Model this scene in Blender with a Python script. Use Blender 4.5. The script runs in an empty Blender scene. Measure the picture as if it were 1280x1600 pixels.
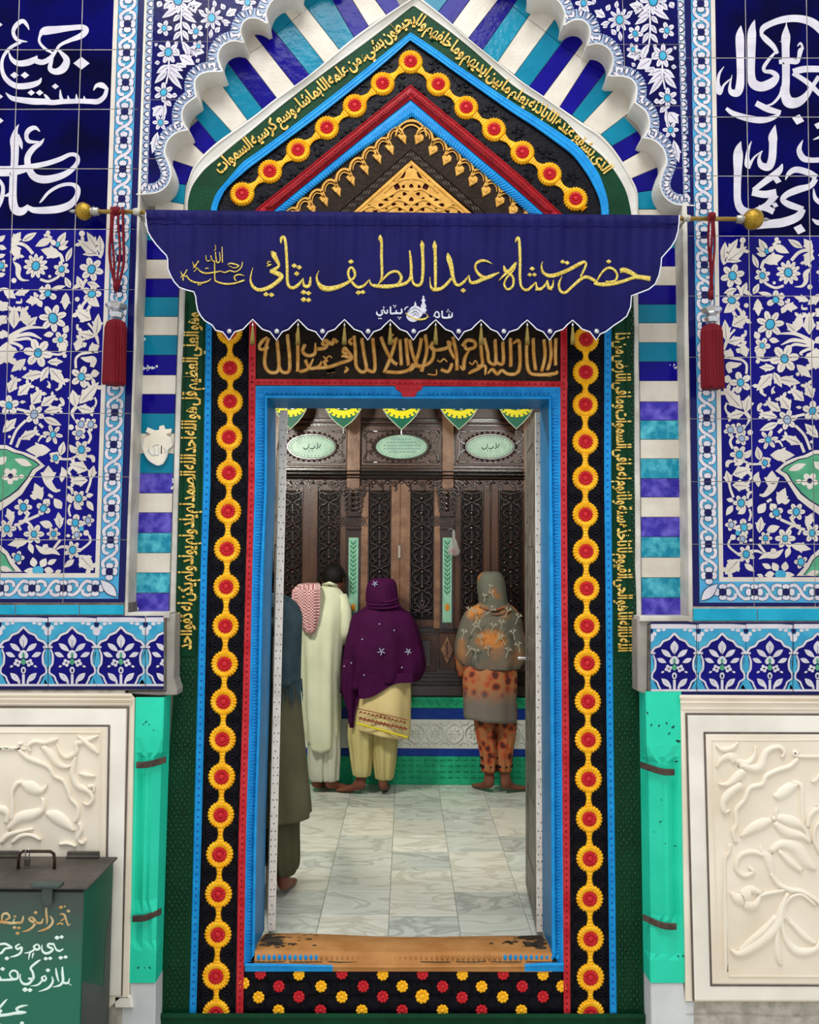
import bpy, math, random
import numpy as np
from mathutils import Vector, Matrix
from mathutils.geometry import tessellate_polygon
random.seed(7)
R = math.radians
SC = bpy.context.scene
COL = SC.collection

# ------------------------------------------------------------------ camera
FPX = 1300.0                       # focal length in pixels of a 1280x1600 frame
EYE = Vector((0, 0, 1.6))
PITCH, YAW, ROLL = R(3.65), R(0.22), R(0.40)
_f0 = Vector((math.sin(YAW) * math.cos(PITCH), math.cos(YAW) * math.cos(PITCH), math.sin(PITCH)))
_r0 = _f0.cross(Vector((0, 0, 1))).normalized()
_u0 = _r0.cross(_f0)
C_R = _r0 * math.cos(ROLL) + _u0 * math.sin(ROLL)
C_U = _u0 * math.cos(ROLL) - _r0 * math.sin(ROLL)
C_F = _f0
cam_d = bpy.data.cameras.new('camera')
cam_d.sensor_fit = 'VERTICAL'
cam_d.sensor_height = 36.0
cam_d.lens = 36.0 * FPX / 1600.0
cam_d.clip_start = 0.05
cam = bpy.data.objects.new('camera', cam_d)
COL.objects.link(cam)
M4 = Matrix.Identity(4)
for i_ in range(3):
    M4[i_][0], M4[i_][1], M4[i_][2], M4[i_][3] = C_R[i_], C_U[i_], -C_F[i_], EYE[i_]
cam.matrix_world = M4
SC.camera = cam

# ------------------------------------------------------------------ light
SC.view_settings.view_transform = 'Standard'
SC.view_settings.look = 'None'
SC.view_settings.gamma = 1.0
SC.view_settings.use_curve_mapping = False
SC.view_settings.exposure = 0.28
world = bpy.data.worlds.new('sky')
SC.world = world
world.use_nodes = True
wn = world.node_tree.nodes['Background']
wn.inputs[0].default_value = (0.93, 0.97, 1.0, 1)
wn.inputs[1].default_value = 0.80

def area_light(name, loc, target, size, power, color=(1, 1, 1), size_y=None):
    d = bpy.data.lights.new(name, 'AREA')
    d.energy = power
    d.color = color
    d.size = size
    if size_y:
        d.shape = 'RECTANGLE'
        d.size_y = size_y
    o = bpy.data.objects.new(name, d)
    COL.objects.link(o)
    o.location = loc
    o.rotation_euler = (Vector(target) - Vector(loc)).to_track_quat('-Z', 'Y').to_euler()
    return o

# overhead light added to bring out the facade relief, and the two ceiling lamps of the inner room
area_light('relief_light', (-0.6, 0.3, 7.4), (0, 3.3, 1.2), 3.2, 260, (1.0, 0.985, 0.96))
area_light('room_lamp_light', (-1.2, 4.2, 2.8), (0.25, 6.2, 0.2), 0.35, 45, (1.0, 0.97, 0.88))
area_light('room_lamp_light', (0.75, 4.2, 2.85), (0.3, 6.2, 0.2), 0.6, 20, (1.0, 0.97, 0.90))

# ------------------------------------------------------------------ measuring: a photo pixel carried to the upright plane y = Y
Y0 = 3.35                          # face of the tiled facade
YP = 3.45                          # ground of the painted doorway, set back from it
def W(px, py, Y=Y0):
    d = C_F + C_R * ((px - 640.0) / FPX) - C_U * ((py - 800.0) / FPX)
    t = Y / d.y
    return EYE + d * t

def lin(h):
    h = h.lstrip('#')
    o = []
    for k in (0, 2, 4):
        c = int(h[k:k + 2], 16) / 255.0
        o.append(c / 12.92 if c <= 0.04045 else ((c + 0.055) / 1.055) ** 2.4)
    return (o[0], o[1], o[2], 1.0)

# ------------------------------------------------------------------ materials
MATS = {}
def mat(name, col, rough=0.5, col2=None, scale=8.0, bump=0.0, bscale=60.0, metal=0.0, spec=0.2, coat=0.0,
        stretch=None, rand=0.0, lo=0.35, hi=0.65, detail=4.0, alpha=None, kind='noise', sheen=0.0, emit=None):
    if name in MATS:
        return MATS[name]
    m = bpy.data.materials.new(name)
    m.use_nodes = True
    nt = m.node_tree
    N, L = nt.nodes, nt.links
    b = N['Principled BSDF']
    b.inputs['Base Color'].default_value = lin(col)
    b.inputs['Roughness'].default_value = rough
    b.inputs['Metallic'].default_value = metal
    b.inputs['Specular IOR Level'].default_value = spec
    b.inputs['Coat Weight'].default_value = coat
    b.inputs['Coat Roughness'].default_value = 0.12
    if sheen:
        b.inputs['Sheen Weight'].default_value = sheen
    if alpha is not None:
        b.inputs['Alpha'].default_value = alpha
    tc = N.new('ShaderNodeTexCoord')
    mp = N.new('ShaderNodeMapping')
    L.new(tc.outputs['Object'], mp.inputs[0])
    if stretch:
        mp.inputs['Scale'].default_value = stretch
    out = None
    if col2:
        if kind == 'voronoi':
            t = N.new('ShaderNodeTexVoronoi')
            t.inputs['Scale'].default_value = scale
            fac = t.outputs['Distance']
        elif kind == 'wave':
            t = N.new('ShaderNodeTexWave')
            t.inputs['Scale'].default_value = scale
            t.inputs['Distortion'].default_value = 6.0
            t.inputs['Detail'].default_value = 4.0
            fac = t.outputs['Fac']
        else:
            t = N.new('ShaderNodeTexNoise')
            t.inputs['Scale'].default_value = scale
            t.inputs['Detail'].default_value = detail
            fac = t.outputs['Fac']
        L.new(mp.outputs[0], t.inputs['Vector'])
        rp = N.new('ShaderNodeValToRGB')
        rp.color_ramp.elements[0].position = lo
        rp.color_ramp.elements[1].position = hi
        rp.color_ramp.elements[0].color = lin(col)
        rp.color_ramp.elements[1].color = lin(col2)
        L.new(fac, rp.inputs[0])
        out = rp.outputs[0]
    if rand > 0:
        oi = N.new('ShaderNodeObjectInfo')
        mr = N.new('ShaderNodeMapRange')
        mr.inputs[3].default_value = 1 - rand
        mr.inputs[4].default_value = 1 + rand
        L.new(oi.outputs['Random'], mr.inputs[0])
        hs = N.new('ShaderNodeHueSaturation')
        L.new(mr.outputs[0], hs.inputs['Value'])
        if out:
            L.new(out, hs.inputs['Color'])
        else:
            hs.inputs['Color'].default_value = lin(col)
        out = hs.outputs[0]
    if out:
        L.new(out, b.inputs['Base Color'])
    if bump > 0:
        t2 = N.new('ShaderNodeTexNoise')
        t2.inputs['Scale'].default_value = bscale
        t2.inputs['Detail'].default_value = 3.0
        L.new(mp.outputs[0], t2.inputs['Vector'])
        bp = N.new('ShaderNodeBump')
        bp.inputs['Strength'].default_value = min(1.0, bump)
        bp.inputs['Distance'].default_value = 0.004
        L.new(t2.outputs['Fac'], bp.inputs['Height'])
        L.new(bp.outputs[0], b.inputs['Normal'])
    if emit:
        b.inputs['Emission Color'].default_value = lin(emit[0])
        b.inputs['Emission Strength'].default_value = emit[1]
    MATS[name] = m
    return m

cobalt = mat('cobalt_glaze', '#0a075e', 0.16, '#0f0b74', 6, 0.25, 25, rand=0.12, spec=0.1)
cobalt_dk = mat('deep_cobalt_glaze', '#01012a', 0.14, '#02024a', 5, 0.2, 22, rand=0.35, spec=0.05)
stripe_blue = mat('stripe_cobalt_glaze', '#0a0270', 0.14, '#100880', 7, 0.35, 30, rand=0.1, spec=.12)
worn_sheen_blue = mat('worn_blue_painted_sheen', '#342a98', 0.25, '#6e62c6', 26, 1.0, 40, rand=0.1, lo=.4, hi=.75)  # worn glaze; paler mottling painted in for its shimmering reflections
stripe_teal = mat('stripe_turquoise_glaze', '#056f8c', 0.14, '#0b7b97', 8, 0.4, 34, rand=0.08, spec=.15)
worn_sheen_teal = mat('worn_turquoise_painted_sheen', '#137f9a', 0.25, '#5cbfcb', 28, 1.0, 46, rand=0.06, lo=.4, hi=.75)  # worn glaze, with glints put into the colour as pale mottling
stripe_white = mat('stripe_cream_glaze', '#d3cbbe', 0.3, '#c4baac', 10, 0.3, 60, rand=0.04)
gl_white = mat('white_glaze', '#d0cbd2', 0.25, '#bfbac4', 14)
gl_cream = mat('cream_glaze', '#d2c9bf', 0.25, '#c2b8ad', 9)
gl_turq = mat('turquoise_glaze', '#2e8db4', 0.2, '#45a2bf', 14)
gl_lblue = mat('light_blue_glaze', '#4f9fc8', 0.2, '#3f93c0', 14)
gl_green = mat('green_glaze', '#3f8a66', 0.2, '#56a07a', 14)
gl_line = mat('outline_glaze', '#17173f', 0.3)
gl_navy = mat('navy_glaze', '#0b0b4c', 0.2)
gl_petal = mat('pale_petal_glaze', '#8597b4', 0.25, '#9aa9c0', 10)
grout = mat('grout', '#b9b2a6', 0.9, '#9c958a', 30)
grout_dk = mat('dirty_grout', '#6e6963', 0.9, '#544f4b', 30)
plaster = mat('grey_plaster', '#dedad2', 0.55, '#b9b4aa', 5, 0.5, 30, lo=0.35, hi=0.8)
plaster_md = mat('weathered_plaster', '#cfcac1', 0.6, '#a59f95', 7, 0.6, 30, lo=0.35, hi=0.7)
plaster_dk = mat('dull_grey_plaster', '#a29c93', 0.65, '#847e76', 6, 0.6, 18, lo=0.3, hi=0.7)
whitewash = mat('whitewash', '#d2d4d4', 0.7, '#bfc1c2', 4, 0.4, 30)

# ------------------------------------------------------------------ mesh builder
class MB:
    def __init__(s):
        s.v, s.f, s.m = [], [], []
    def add(s, vs, fs, m=0):
        o = len(s.v)
        s.v.extend([tuple(p) for p in vs])
        for f in fs:
            s.f.append([i + o for i in f])
            s.m.append(m)
    def poly(s, pts, m=0):
        s.add(pts, [list(range(len(pts)))], m)
    def prism(s, pts, Ya, Yb, m=0, bevel=0.0):
        """outline in photo pixels, front face on y = Ya, back on y = Yb (Yb > Ya); optional bevel shrinks the front"""
        n = len(pts)
        if area2(pts) < 0:
            pts = pts[::-1]
        back = [W(x, y, Ya) for x, y in pts]
        fr = [p.copy() for p in back]
        if bevel > 0:
            cx = sum(p.x for p in fr) / n; cz = sum(p.z for p in fr) / n
            ins = inset3([(p.x, p.z) for p in fr], bevel)
            fr = [Vector((a, Ya, b)) for a, b in ins]
            mid = [Vector((p.x, Ya + bevel, p.z)) for p in back]
            bk = [Vector((p.x, Yb, p.z)) for p in back]
            vs = fr + mid + bk
            fs = [list(range(n))[::-1]]
            for i in range(n):
                j = (i + 1) % n
                fs.append([i, j, n + j, n + i]); fs.append([n + i, n + j, 2 * n + j, 2 * n + i])
        else:
            bk = [Vector((p.x, Yb, p.z)) for p in back]
            vs = fr + bk
            fs = [list(range(n))[::-1]]
            for i in range(n):
                j = (i + 1) % n
                fs.append([i, j, n + j, n + i])
        s.add(vs, fs, m)
    def box(s, x0, x1, y0, y1, z0, z1, m=0, bev=0.0):
        if bev > 0:
            b = min(bev, (x1 - x0) * .45, (y1 - y0) * .45, (z1 - z0) * .45)
            P = []
            for (dx, dy, dz) in ((0, b, b), (b, 0, b), (b, b, 0)):
                P.append([(x0 + dx, y0 + dy, z0 + dz), (x1 - dx, y0 + dy, z0 + dz), (x1 - dx, y1 - dy, z0 + dz), (x0 + dx, y1 - dy, z0 + dz),
                          (x0 + dx, y0 + dy, z1 - dz), (x1 - dx, y0 + dy, z1 - dz), (x1 - dx, y1 - dy, z1 - dz), (x0 + dx, y1 - dy, z1 - dz)])
            vs = P[0] + P[1] + P[2]
            X = lambda i: i; Yv = lambda i: 8 + i; Z = lambda i: 16 + i
            fs = [[X(0), X(4), X(7), X(3)], [X(1), X(2), X(6), X(5)], [Yv(0), Yv(1), Yv(5), Yv(4)], [Yv(2), Yv(3), Yv(7), Yv(6)],
                  [Z(0), Z(3), Z(2), Z(1)], [Z(4), Z(5), Z(6), Z(7)],
                  [X(0), Yv(0), Yv(4), X(4)], [Yv(1), X(1), X(5), Yv(5)], [X(2), Yv(2), Yv(6), X(6)], [Yv(3), X(3), X(7), Yv(7)],
                  [Z(0), Z(1), Yv(1), Yv(0)], [Z(2), Z(3), Yv(3), Yv(2)], [Yv(4), Yv(5), Z(5), Z(4)], [Yv(6), Yv(7), Z(7), Z(6)],
                  [X(3), Z(3), Z(0), X(0)], [Z(2), X(2), X(1), Z(1)], [X(4), Z(4), Z(7), X(7)], [Z(5), X(5), X(6), Z(6)]]
            for i in range(8):
                fs.append([X(i), Yv(i), Z(i)])
            s.add(vs, fs, m)
        else:
            vs = [(x0, y0, z0), (x1, y0, z0), (x1, y1, z0), (x0, y1, z0), (x0, y0, z1), (x1, y0, z1), (x1, y1, z1), (x0, y1, z1)]
            s.add(vs, [[0, 1, 5, 4], [1, 2, 6, 5], [2, 3, 7, 6], [3, 0, 4, 7], [4, 5, 6, 7], [3, 2, 1, 0]], m)
    def pbox(s, px0, py0, px1, py1, Ya, Yb, m=0, bev=0.002):
        """upright block whose front face spans these photo pixels at depth Ya"""
        a, b = W(px0, py0, Ya), W(px1, py1, Ya)
        s.box(min(a.x, b.x), max(a.x, b.x), Ya, Yb, min(a.z, b.z), max(a.z, b.z), m, bev)
    def tube(s, pts, r, n=8, m=0, cap=True, flat=1.0):
        """tube through 3-D points; r is one radius or a list"""
        pts = [Vector(p) for p in pts]
        k = len(pts)
        rs = r if isinstance(r, (list, tuple)) else [r] * k
        t0 = (pts[1] - pts[0]).normalized()
        nrm = t0.orthogonal().normalized()
        vs = []
        for i in range(k):
            if i == 0: t = pts[1] - pts[0]
            elif i == k - 1: t = pts[-1] - pts[-2]
            else: t = pts[i + 1] - pts[i - 1]
            if t.length < 1e-9: t = t0
            t = t.normalized()
            nrm = (nrm - t * nrm.dot(t))
            if nrm.length < 1e-6: nrm = t.orthogonal()
            nrm.normalize()
            bn = t.cross(nrm)
            for j in range(n):
                a = 2 * math.pi * j / n
                vs.append(pts[i] + (nrm * math.cos(a) + bn * math.sin(a)) * rs[i])
        fs = []
        for i in range(k - 1):
            for j in range(n):
                q = (j + 1) % n
                fs.append([i * n + j, i * n + q, (i + 1) * n + q, (i + 1) * n + j])
        if cap:
            fs.append(list(range(n))[::-1]); fs.append([(k - 1) * n + j for j in range(n)])
        s.add(vs, fs, m)
    def lathe(s, prof, c, axis='z', n=20, m=0):
        """prof: list of (radius, height along axis); c: centre of height 0"""
        vs = []
        c = Vector(c)
        for (r, h) in prof:
            for j in range(n):
                a = 2 * math.pi * j / n
                u, w = r * math.cos(a), r * math.sin(a)
                if axis == 'z': vs.append(c + Vector((u, w, h)))
                elif axis == 'x': vs.append(c + Vector((h, u, w)))
                else: vs.append(c + Vector((u, h, w)))
        fs = []
        for i in range(len(prof) - 1):
            for j in range(n):
                q = (j + 1) % n
                fs.append([i * n + j, i * n + q, (i + 1) * n + q, (i + 1) * n + j])
        fs.append(list(range(n))[::-1]); fs.append([(len(prof) - 1) * n + j for j in range(n)])
        s.add(vs, fs, m)
    def rail(s, path, prof, m=0, closed=False):
        """relief moulding: path = photo-pixel polyline on the facade; prof = [(offset_px, Y), ...] across the path (offset to the left of travel)"""
        n = len(path)
        nr = []
        for i in range(n):
            a = path[i - 1] if (i > 0 or closed) else path[i]
            b = path[(i + 1) % n] if (i < n - 1 or closed) else path[i]
            c = path[i]
            d1 = norm2((c[0] - a[0], c[1] - a[1])); d2 = norm2((b[0] - c[0], b[1] - c[1]))
            if d1 == (0, 0): d1 = d2
            if d2 == (0, 0): d2 = d1
            n1 = (d1[1], -d1[0]); n2 = (d2[1], -d2[0])
            q = (n1[0] + n2[0], n1[1] + n2[1])
            l = math.hypot(*q)
            if l < 1e-6: q = n1
            else:
                q = (q[0] / l, q[1] / l)
                k = max(0.45, q[0] * n1[0] + q[1] * n1[1])
                q = (q[0] / k, q[1] / k)
            nr.append(q)
        vs = []
        for i in range(n):
            for (o, Y) in prof:
                vs.append(W(path[i][0] + nr[i][0] * o, path[i][1] + nr[i][1] * o, Y))
        k = len(prof)
        fs = []
        for i in range(n if closed else n - 1):
            j = (i + 1) % n
            for q in range(k - 1):
                fs.append([i * k + q, i * k + q + 1, j * k + q + 1, j * k + q])
        s.add(vs, fs, m)
    def ridge(s, P, Yb, h, w=None, m=0, n=5, sharp=False, ends=True):
        """raised stroke with sloping flanks: photo-pixel points (x, y[, width]) on ground y = Yb, standing h proud"""
        Q = [p if len(p) == 3 else (p[0], p[1], w) for p in P]
        S = Q if sharp else cat_rom(Q, n)
        prof = ((-.5, 0), (-.28, 1), (.28, 1), (.5, 0))
        vs = []; k = len(S)
        for i in range(k):
            a = S[max(0, i - 1)]; b = S[min(k - 1, i + 1)]
            d = norm2((b[0] - a[0], b[1] - a[1])); ww = max(.3, S[i][2])
            for (o, z) in prof:
                e = 1.0 if (0 < i < k - 1 or not ends) else 0.0
                qx, qy = S[i][0] - d[1] * o * ww, S[i][1] + d[0] * o * ww
                vs.append(W(qx, qy, (Yb(qx, qy) if callable(Yb) else Yb) - h * z * e))
        fs = []
        for i in range(k - 1):
            for q in range(3):
                fs.append([i * 4 + q, i * 4 + q + 1, i * 4 + 5 + q, i * 4 + 4 + q])
        s.add(vs, fs, m)
    def dome(s, cx, cy, r, Yb, h, m=0, n=10, ry=None):
        ry = ry or r
        vs = [W(cx + r * math.cos(2 * math.pi * i / n), cy + ry * math.sin(2 * math.pi * i / n), Yb) for i in range(n)]
        vs += [W(cx + .6 * r * math.cos(2 * math.pi * i / n), cy + .6 * ry * math.sin(2 * math.pi * i / n), Yb - h * .8) for i in range(n)]
        vs.append(W(cx, cy, Yb - h))
        fs = [[i, (i + 1) % n, n + (i + 1) % n, n + i] for i in range(n)] + [[n + i, n + (i + 1) % n, 2 * n] for i in range(n)]
        s.add(vs, fs, m)
    def build(s, name, mats, parent=None, smooth=False):
        me = bpy.data.meshes.new(name)
        me.from_pydata(s.v, [], s.f)
        if not isinstance(mats, (list, tuple)): mats = [mats]
        for mt in mats: me.materials.append(mt)
        if len(mats) > 1:
            me.polygons.foreach_set('material_index', s.m)
        if smooth:
            me.polygons.foreach_set('use_smooth', [True] * len(me.polygons))
        me.update()
        o = bpy.data.objects.new(name, me)
        COL.objects.link(o)
        if parent: o.parent = parent
        return o

def area2(p):
    return sum(p[i][0] * p[(i + 1) % len(p)][1] - p[(i + 1) % len(p)][0] * p[i][1] for i in range(len(p)))
def norm2(d):
    l = math.hypot(*d)
    return (0, 0) if l < 1e-9 else (d[0] / l, d[1] / l)
def inset3(pts, d):
    n = len(pts); A = area2(pts); sg = 1 if A > 0 else -1
    out = []
    for i in range(n):
        a, c, b = pts[i - 1], pts[i], pts[(i + 1) % n]
        d1 = norm2((c[0] - a[0], c[1] - a[1])); d2 = norm2((b[0] - c[0], b[1] - c[1]))
        n1 = (-d1[1] * sg, d1[0] * sg); n2 = (-d2[1] * sg, d2[0] * sg)
        q = (n1[0] + n2[0], n1[1] + n2[1]); l = math.hypot(*q)
        if l < 1e-6: out.append((c[0] + n1[0] * d, c[1] + n1[1] * d)); continue
        q = (q[0] / l, q[1] / l); k = max(0.4, q[0] * n1[0] + q[1] * n1[1])
        out.append((c[0] + q[0] * d / k, c[1] + q[1] * d / k))
    return out

def tag(o, label=None, cat=None, group=None, kind=None):
    if label: o['label'] = label
    if cat: o['category'] = cat
    if group: o['group'] = group
    if kind: o['kind'] = kind
    return o
def empty(name, loc, label=None, cat=None, group=None, kind=None):
    o = bpy.data.objects.new(name, None)
    COL.objects.link(o)
    o.empty_display_size = 0.05
    o['at'] = 0
    del o['at']
    return tag(o, label, cat, group, kind)
def set_base(root, loc):
    """move the Empty to the thing's base and keep its children where they are"""
    root.location = loc
    for ch in root.children:
        ch.matrix_parent_inverse = Matrix.Translation(-Vector(loc))

# ------------------------------------------------------------------ 2-D drawing in photo pixels
def cat_rom(P, n=6, closed=False):
    """Catmull-Rom through tuples of any length"""
    k = len(P)
    if k < 3: return list(P)
    out = []
    rng = range(k) if closed else range(k - 1)
    for i in rng:
        p0 = P[(i - 1) % k] if (closed or i > 0) else P[i]
        p1 = P[i]; p2 = P[(i + 1) % k]
        p3 = P[(i + 2) % k] if (closed or i < k - 2) else P[i + 1]
        for j in range(n):
            t = j / n
            out.append(tuple(0.5 * ((2 * b) + (-a + c) * t + (2 * a - 5 * b + 4 * c - d) * t * t + (-a + 3 * b - 3 * c + d) * t ** 3)
                             for a, b, c, d in zip(p0, p1, p2, p3)))
    if not closed: out.append(tuple(P[-1]))
    return out
def brush(P, w=None, n=6, sharp=False):
    """outline quads of a stroke; points (x, y, width) or (x, y) with one width; returns list of convex quads"""
    Q = [p if len(p) == 3 else (p[0], p[1], w) for p in P]
    S = Q if sharp else cat_rom(Q, n)
    L, Rr = [], []
    for i in range(len(S)):
        a = S[max(0, i - 1)]; b = S[min(len(S) - 1, i + 1)]
        d = norm2((b[0] - a[0], b[1] - a[1]))
        h = max(0.05, S[i][2]) * 0.5
        L.append((S[i][0] - d[1] * h, S[i][1] + d[0] * h)); Rr.append((S[i][0] + d[1] * h, S[i][1] - d[0] * h))
    return [[L[i], L[i + 1], Rr[i + 1], Rr[i]] for i in range(len(S) - 1)]
def nib(P, w, ang=-50, n=6, thin=0.22):
    """broad-nib pen stroke: nib width w held at ang degrees (photo pixels, y down)"""
    S = cat_rom([p[:2] for p in P], n)
    hx, hy = math.cos(R(ang)) * w / 2, math.sin(R(ang)) * w / 2
    out = []
    for i in range(len(S) - 1):
        a, b = S[i], S[i + 1]
        out.append([(a[0] - hx, a[1] - hy), (b[0] - hx, b[1] - hy), (b[0] + hx, b[1] + hy), (a[0] + hx, a[1] + hy)])
    out += brush([(p[0], p[1], w * thin) for p in S], sharp=True)
    return out
def blob(cx, cy, rx, ry=None, ang=0, n=10):
    ry = rx if ry is None else ry
    c, s = math.cos(R(ang)), math.sin(R(ang))
    return [(cx + rx * math.cos(t) * c - ry * math.sin(t) * s, cy + rx * math.cos(t) * s + ry * math.sin(t) * c)
            for t in [2 * math.pi * i / n for i in range(n)]]
def diamond(cx, cy, r, ang=20, k=0.8):
    c, s = math.cos(R(ang)), math.sin(R(ang))
    return [(cx + x * c - y * s, cy + x * s + y * c) for x, y in ((-r, 0), (0, -r * k), (r, 0), (0, r * k))]
def petal(x0, y0, x1, y1, w, n=6, tip=0.55):
    """leaf shape from base to tip; widest at share tip"""
    dx, dy = x1 - x0, y1 - y0
    l = math.hypot(dx, dy) or 1
    ux, uy = dx / l, dy / l
    a, b = [], []
    for i in range(n + 1):
        t = i / n
        e = (t / tip) if t < tip else (1 - t) / (1 - tip)
        h = w * 0.5 * math.sin(max(0, min(1, e)) * math.pi / 2)
        a.append((x0 + dx * t - uy * h, y0 + dy * t + ux * h)); b.append((x0 + dx * t + uy * h, y0 + dy * t - ux * h))
    return [[a[i], a[i + 1], b[i + 1], b[i]] for i in range(n)]
def tri(poly):
    if len(poly) == 3: return [poly]
    if len(poly) == 4: return [[poly[0], poly[1], poly[2]], [poly[0], poly[2], poly[3]]]
    vv = [Vector((p[0], p[1], 0)) for p in poly]
    return [[poly[i] for i in t] for t in tessellate_polygon([vv])]
def clip_half(poly, a, b):
    """keep the part of poly to the inner side of edge a->b (inner = positive cross in photo px)"""
    out = []
    n = len(poly)
    ex, ey = b[0] - a[0], b[1] - a[1]
    s = [ex * (p[1] - a[1]) - ey * (p[0] - a[0]) for p in poly]
    for i in range(n):
        j = (i + 1) % n
        if s[i] >= 0: out.append(poly[i])
        if (s[i] > 0 and s[j] < 0) or (s[i] < 0 and s[j] > 0):
            t = s[i] / (s[i] - s[j])
            out.append((poly[i][0] + (poly[j][0] - poly[i][0]) * t, poly[i][1] + (poly[j][1] - poly[i][1]) * t))
    return out
def clip(poly, cell):
    for i in range(len(cell)):
        poly = clip_half(poly, cell[i], cell[(i + 1) % len(cell)])
        if len(poly) < 3: return []
    return poly

class Paint:
    """glaze drawn on tiles: convex pieces in photo pixels, material number and coat number"""
    def __init__(s):
        s.p = []
    def put(s, polys, m, coat=0):
        for q in polys:
            for t in tri(q):
                if abs(area2(t)) > 0.02:
                    xs = [p[0] for p in t]; ys = [p[1] for p in t]
                    s.k = (getattr(s, 'k', 0) + 1) % 23
                    s.p.append((t, m, coat + s.k * 0.04, min(xs), max(xs), min(ys), max(ys)))
    def on(s, cell, Y, mats, parent, name='glaze_motif', step=0.0005):
        """the share of the drawing that falls on one tile becomes a child of that tile"""
        xs = [p[0] for p in cell]; ys = [p[1] for p in cell]
        x0, x1, y0, y1 = min(xs), max(xs), min(ys), max(ys)
        b = MB()
        for (t, m, c, a0, a1, b0, b1) in s.p:
            if a1 < x0 or a0 > x1 or b1 < y0 or b0 > y1: continue
            if area2(t) < 0: t = t[::-1]
            q = clip(t, cell)
            if len(q) >= 3:
                b.poly([W(x, y, Y - 0.0006 - c * step) for x, y in q], m)
        if not b.f: return None
        return b.build(name, mats, parent)
# ================================================================== THE TILED FACADE
def zf(ox, oy, s):
    """readings taken on an enlarged crop (origin ox, oy, scale s) back to photo pixels"""
    def f(P):
        if isinstance(P[0], (int, float)):
            return (ox + P[0] / s, oy + P[1] / s) + tuple(w / s for w in P[2:])
        return [(ox + p[0] / s, oy + p[1] / s) + tuple(w / s for w in p[2:]) for p in P]
    return f
def lerp_tab(tab, y):
    if y <= tab[0][0]: return tab[0][1] + (tab[1][1] - tab[0][1]) * (y - tab[0][0]) / (tab[1][0] - tab[0][0])
    for a, b in zip(tab, tab[1:]):
        if y <= b[0]: return a[1] + (b[1] - a[1]) * (y - a[0]) / (b[0] - a[0])
    a, b = tab[-2], tab[-1]
    return b[1] + (b[1] - a[1]) * (y - b[0]) / (b[0] - a[0])

def mapL(p): return (178.0 - 0.033 * p[1] + p[0], p[1])
def mapR(p):
    y = p[1] + 13.5 - 0.008 * p[1]
    return (1117.5 + 0.0145 * y - p[0], y)
def toUV(p):                      # left-hand photo pixel to panel coordinates
    return (p[0] - (178.0 - 0.033 * p[1]), p[1])

GL = [gl_cream, gl_white, gl_turq, gl_lblue, gl_green, gl_line, gl_navy, gl_petal]
CRE, WHI, TUR, LBL, GRE, LIN, NAV, PET = range(8)

class UV(Paint):
    """a drawing in panel coordinates that can be laid on the left or (mirrored) on the right wall"""
    def laid(s, mp):
        q = Paint()
        for (t, m, c, *_r) in s.p:
            t2 = [mp(p) for p in t]
            xs = [p[0] for p in t2]; ys = [p[1] for p in t2]
            q.p.append((t2, m, c, min(xs), max(xs), min(ys), max(ys)))
        return q

PNL = UV()
def put(polys, m, c=0): PNL.put([[toUV(p) for p in q] for q in polys], m, c)
def flower(Z, cx, cy, r, n=6, a=0, cr=0.32, m=CRE, cm=TUR, fat=0.62, oval=1.0):
    cx, cy, = Z((cx, cy)); r = Z((0, 0))[0] * 0 + r / Z_S
    for i in range(n):
        t = R(a) + 2 * math.pi * i / n
        put([blob(cx + math.cos(t) * r * 0.62, cy + math.sin(t) * r * 0.62 * oval, r * 0.42, r * fat * 2.2 / n * 1.25, math.degrees(t), 8)], m, 0)
        put([brush([(cx + math.cos(t) * r * .35, cy + math.sin(t) * r * .35, .5), (cx + math.cos(t) * r * .8, cy + math.sin(t) * r * .8, .25)], sharp=True)[0]], LIN, 2)
    put([blob(cx, cy, r * cr * 1.25, r * cr * 1.45, a, 9)], LIN, 1)
    put([blob(cx, cy, r * cr, r * cr * 1.2, a, 9)], cm, 2)
def leaf(Z, x0, y0, x1, y1, w, m=CRE, vein=True, lobes=0):
    a = Z((x0, y0)); b = Z((x1, y1)); w /= Z_S
    w *= 1.22
    put(petal(a[0], a[1], b[0], b[1], w, 6, 0.42), m)
    dx, dy = b[0] - a[0], b[1] - a[1]
    l = math.hypot(dx, dy) or 1; ux, uy = dx / l, dy / l
    for k in range(lobes):
        t = 0.25 + 0.5 * k / max(1, lobes - 1) if lobes > 1 else 0.4
        for sg in (1, -1):
            px_, py_ = a[0] + dx * t, a[1] + dy * t
            put([petal(px_, py_, px_ + ux * l * .22 - sg * uy * w * .66, py_ + uy * l * .22 + sg * ux * w * .66, w * .4, 3)[i] for i in range(3)], m)
    if vein:
        put(brush([(a[0] + dx * .15, a[1] + dy * .15, .7), (a[0] + dx * .8, a[1] + dy * .8, .25)], sharp=True), LIN, 2)
def stem(Z, pts, w, m=CRE): put(brush([Z(p) for p in pts], w / Z_S), m)
def vstem(Z, pts, m=CRE): put(brush([Z(p) for p in pts]), m)
def dot(Z, x, y, r, m=CRE): put([blob(*Z((x, y)), r / Z_S)], m)

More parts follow.
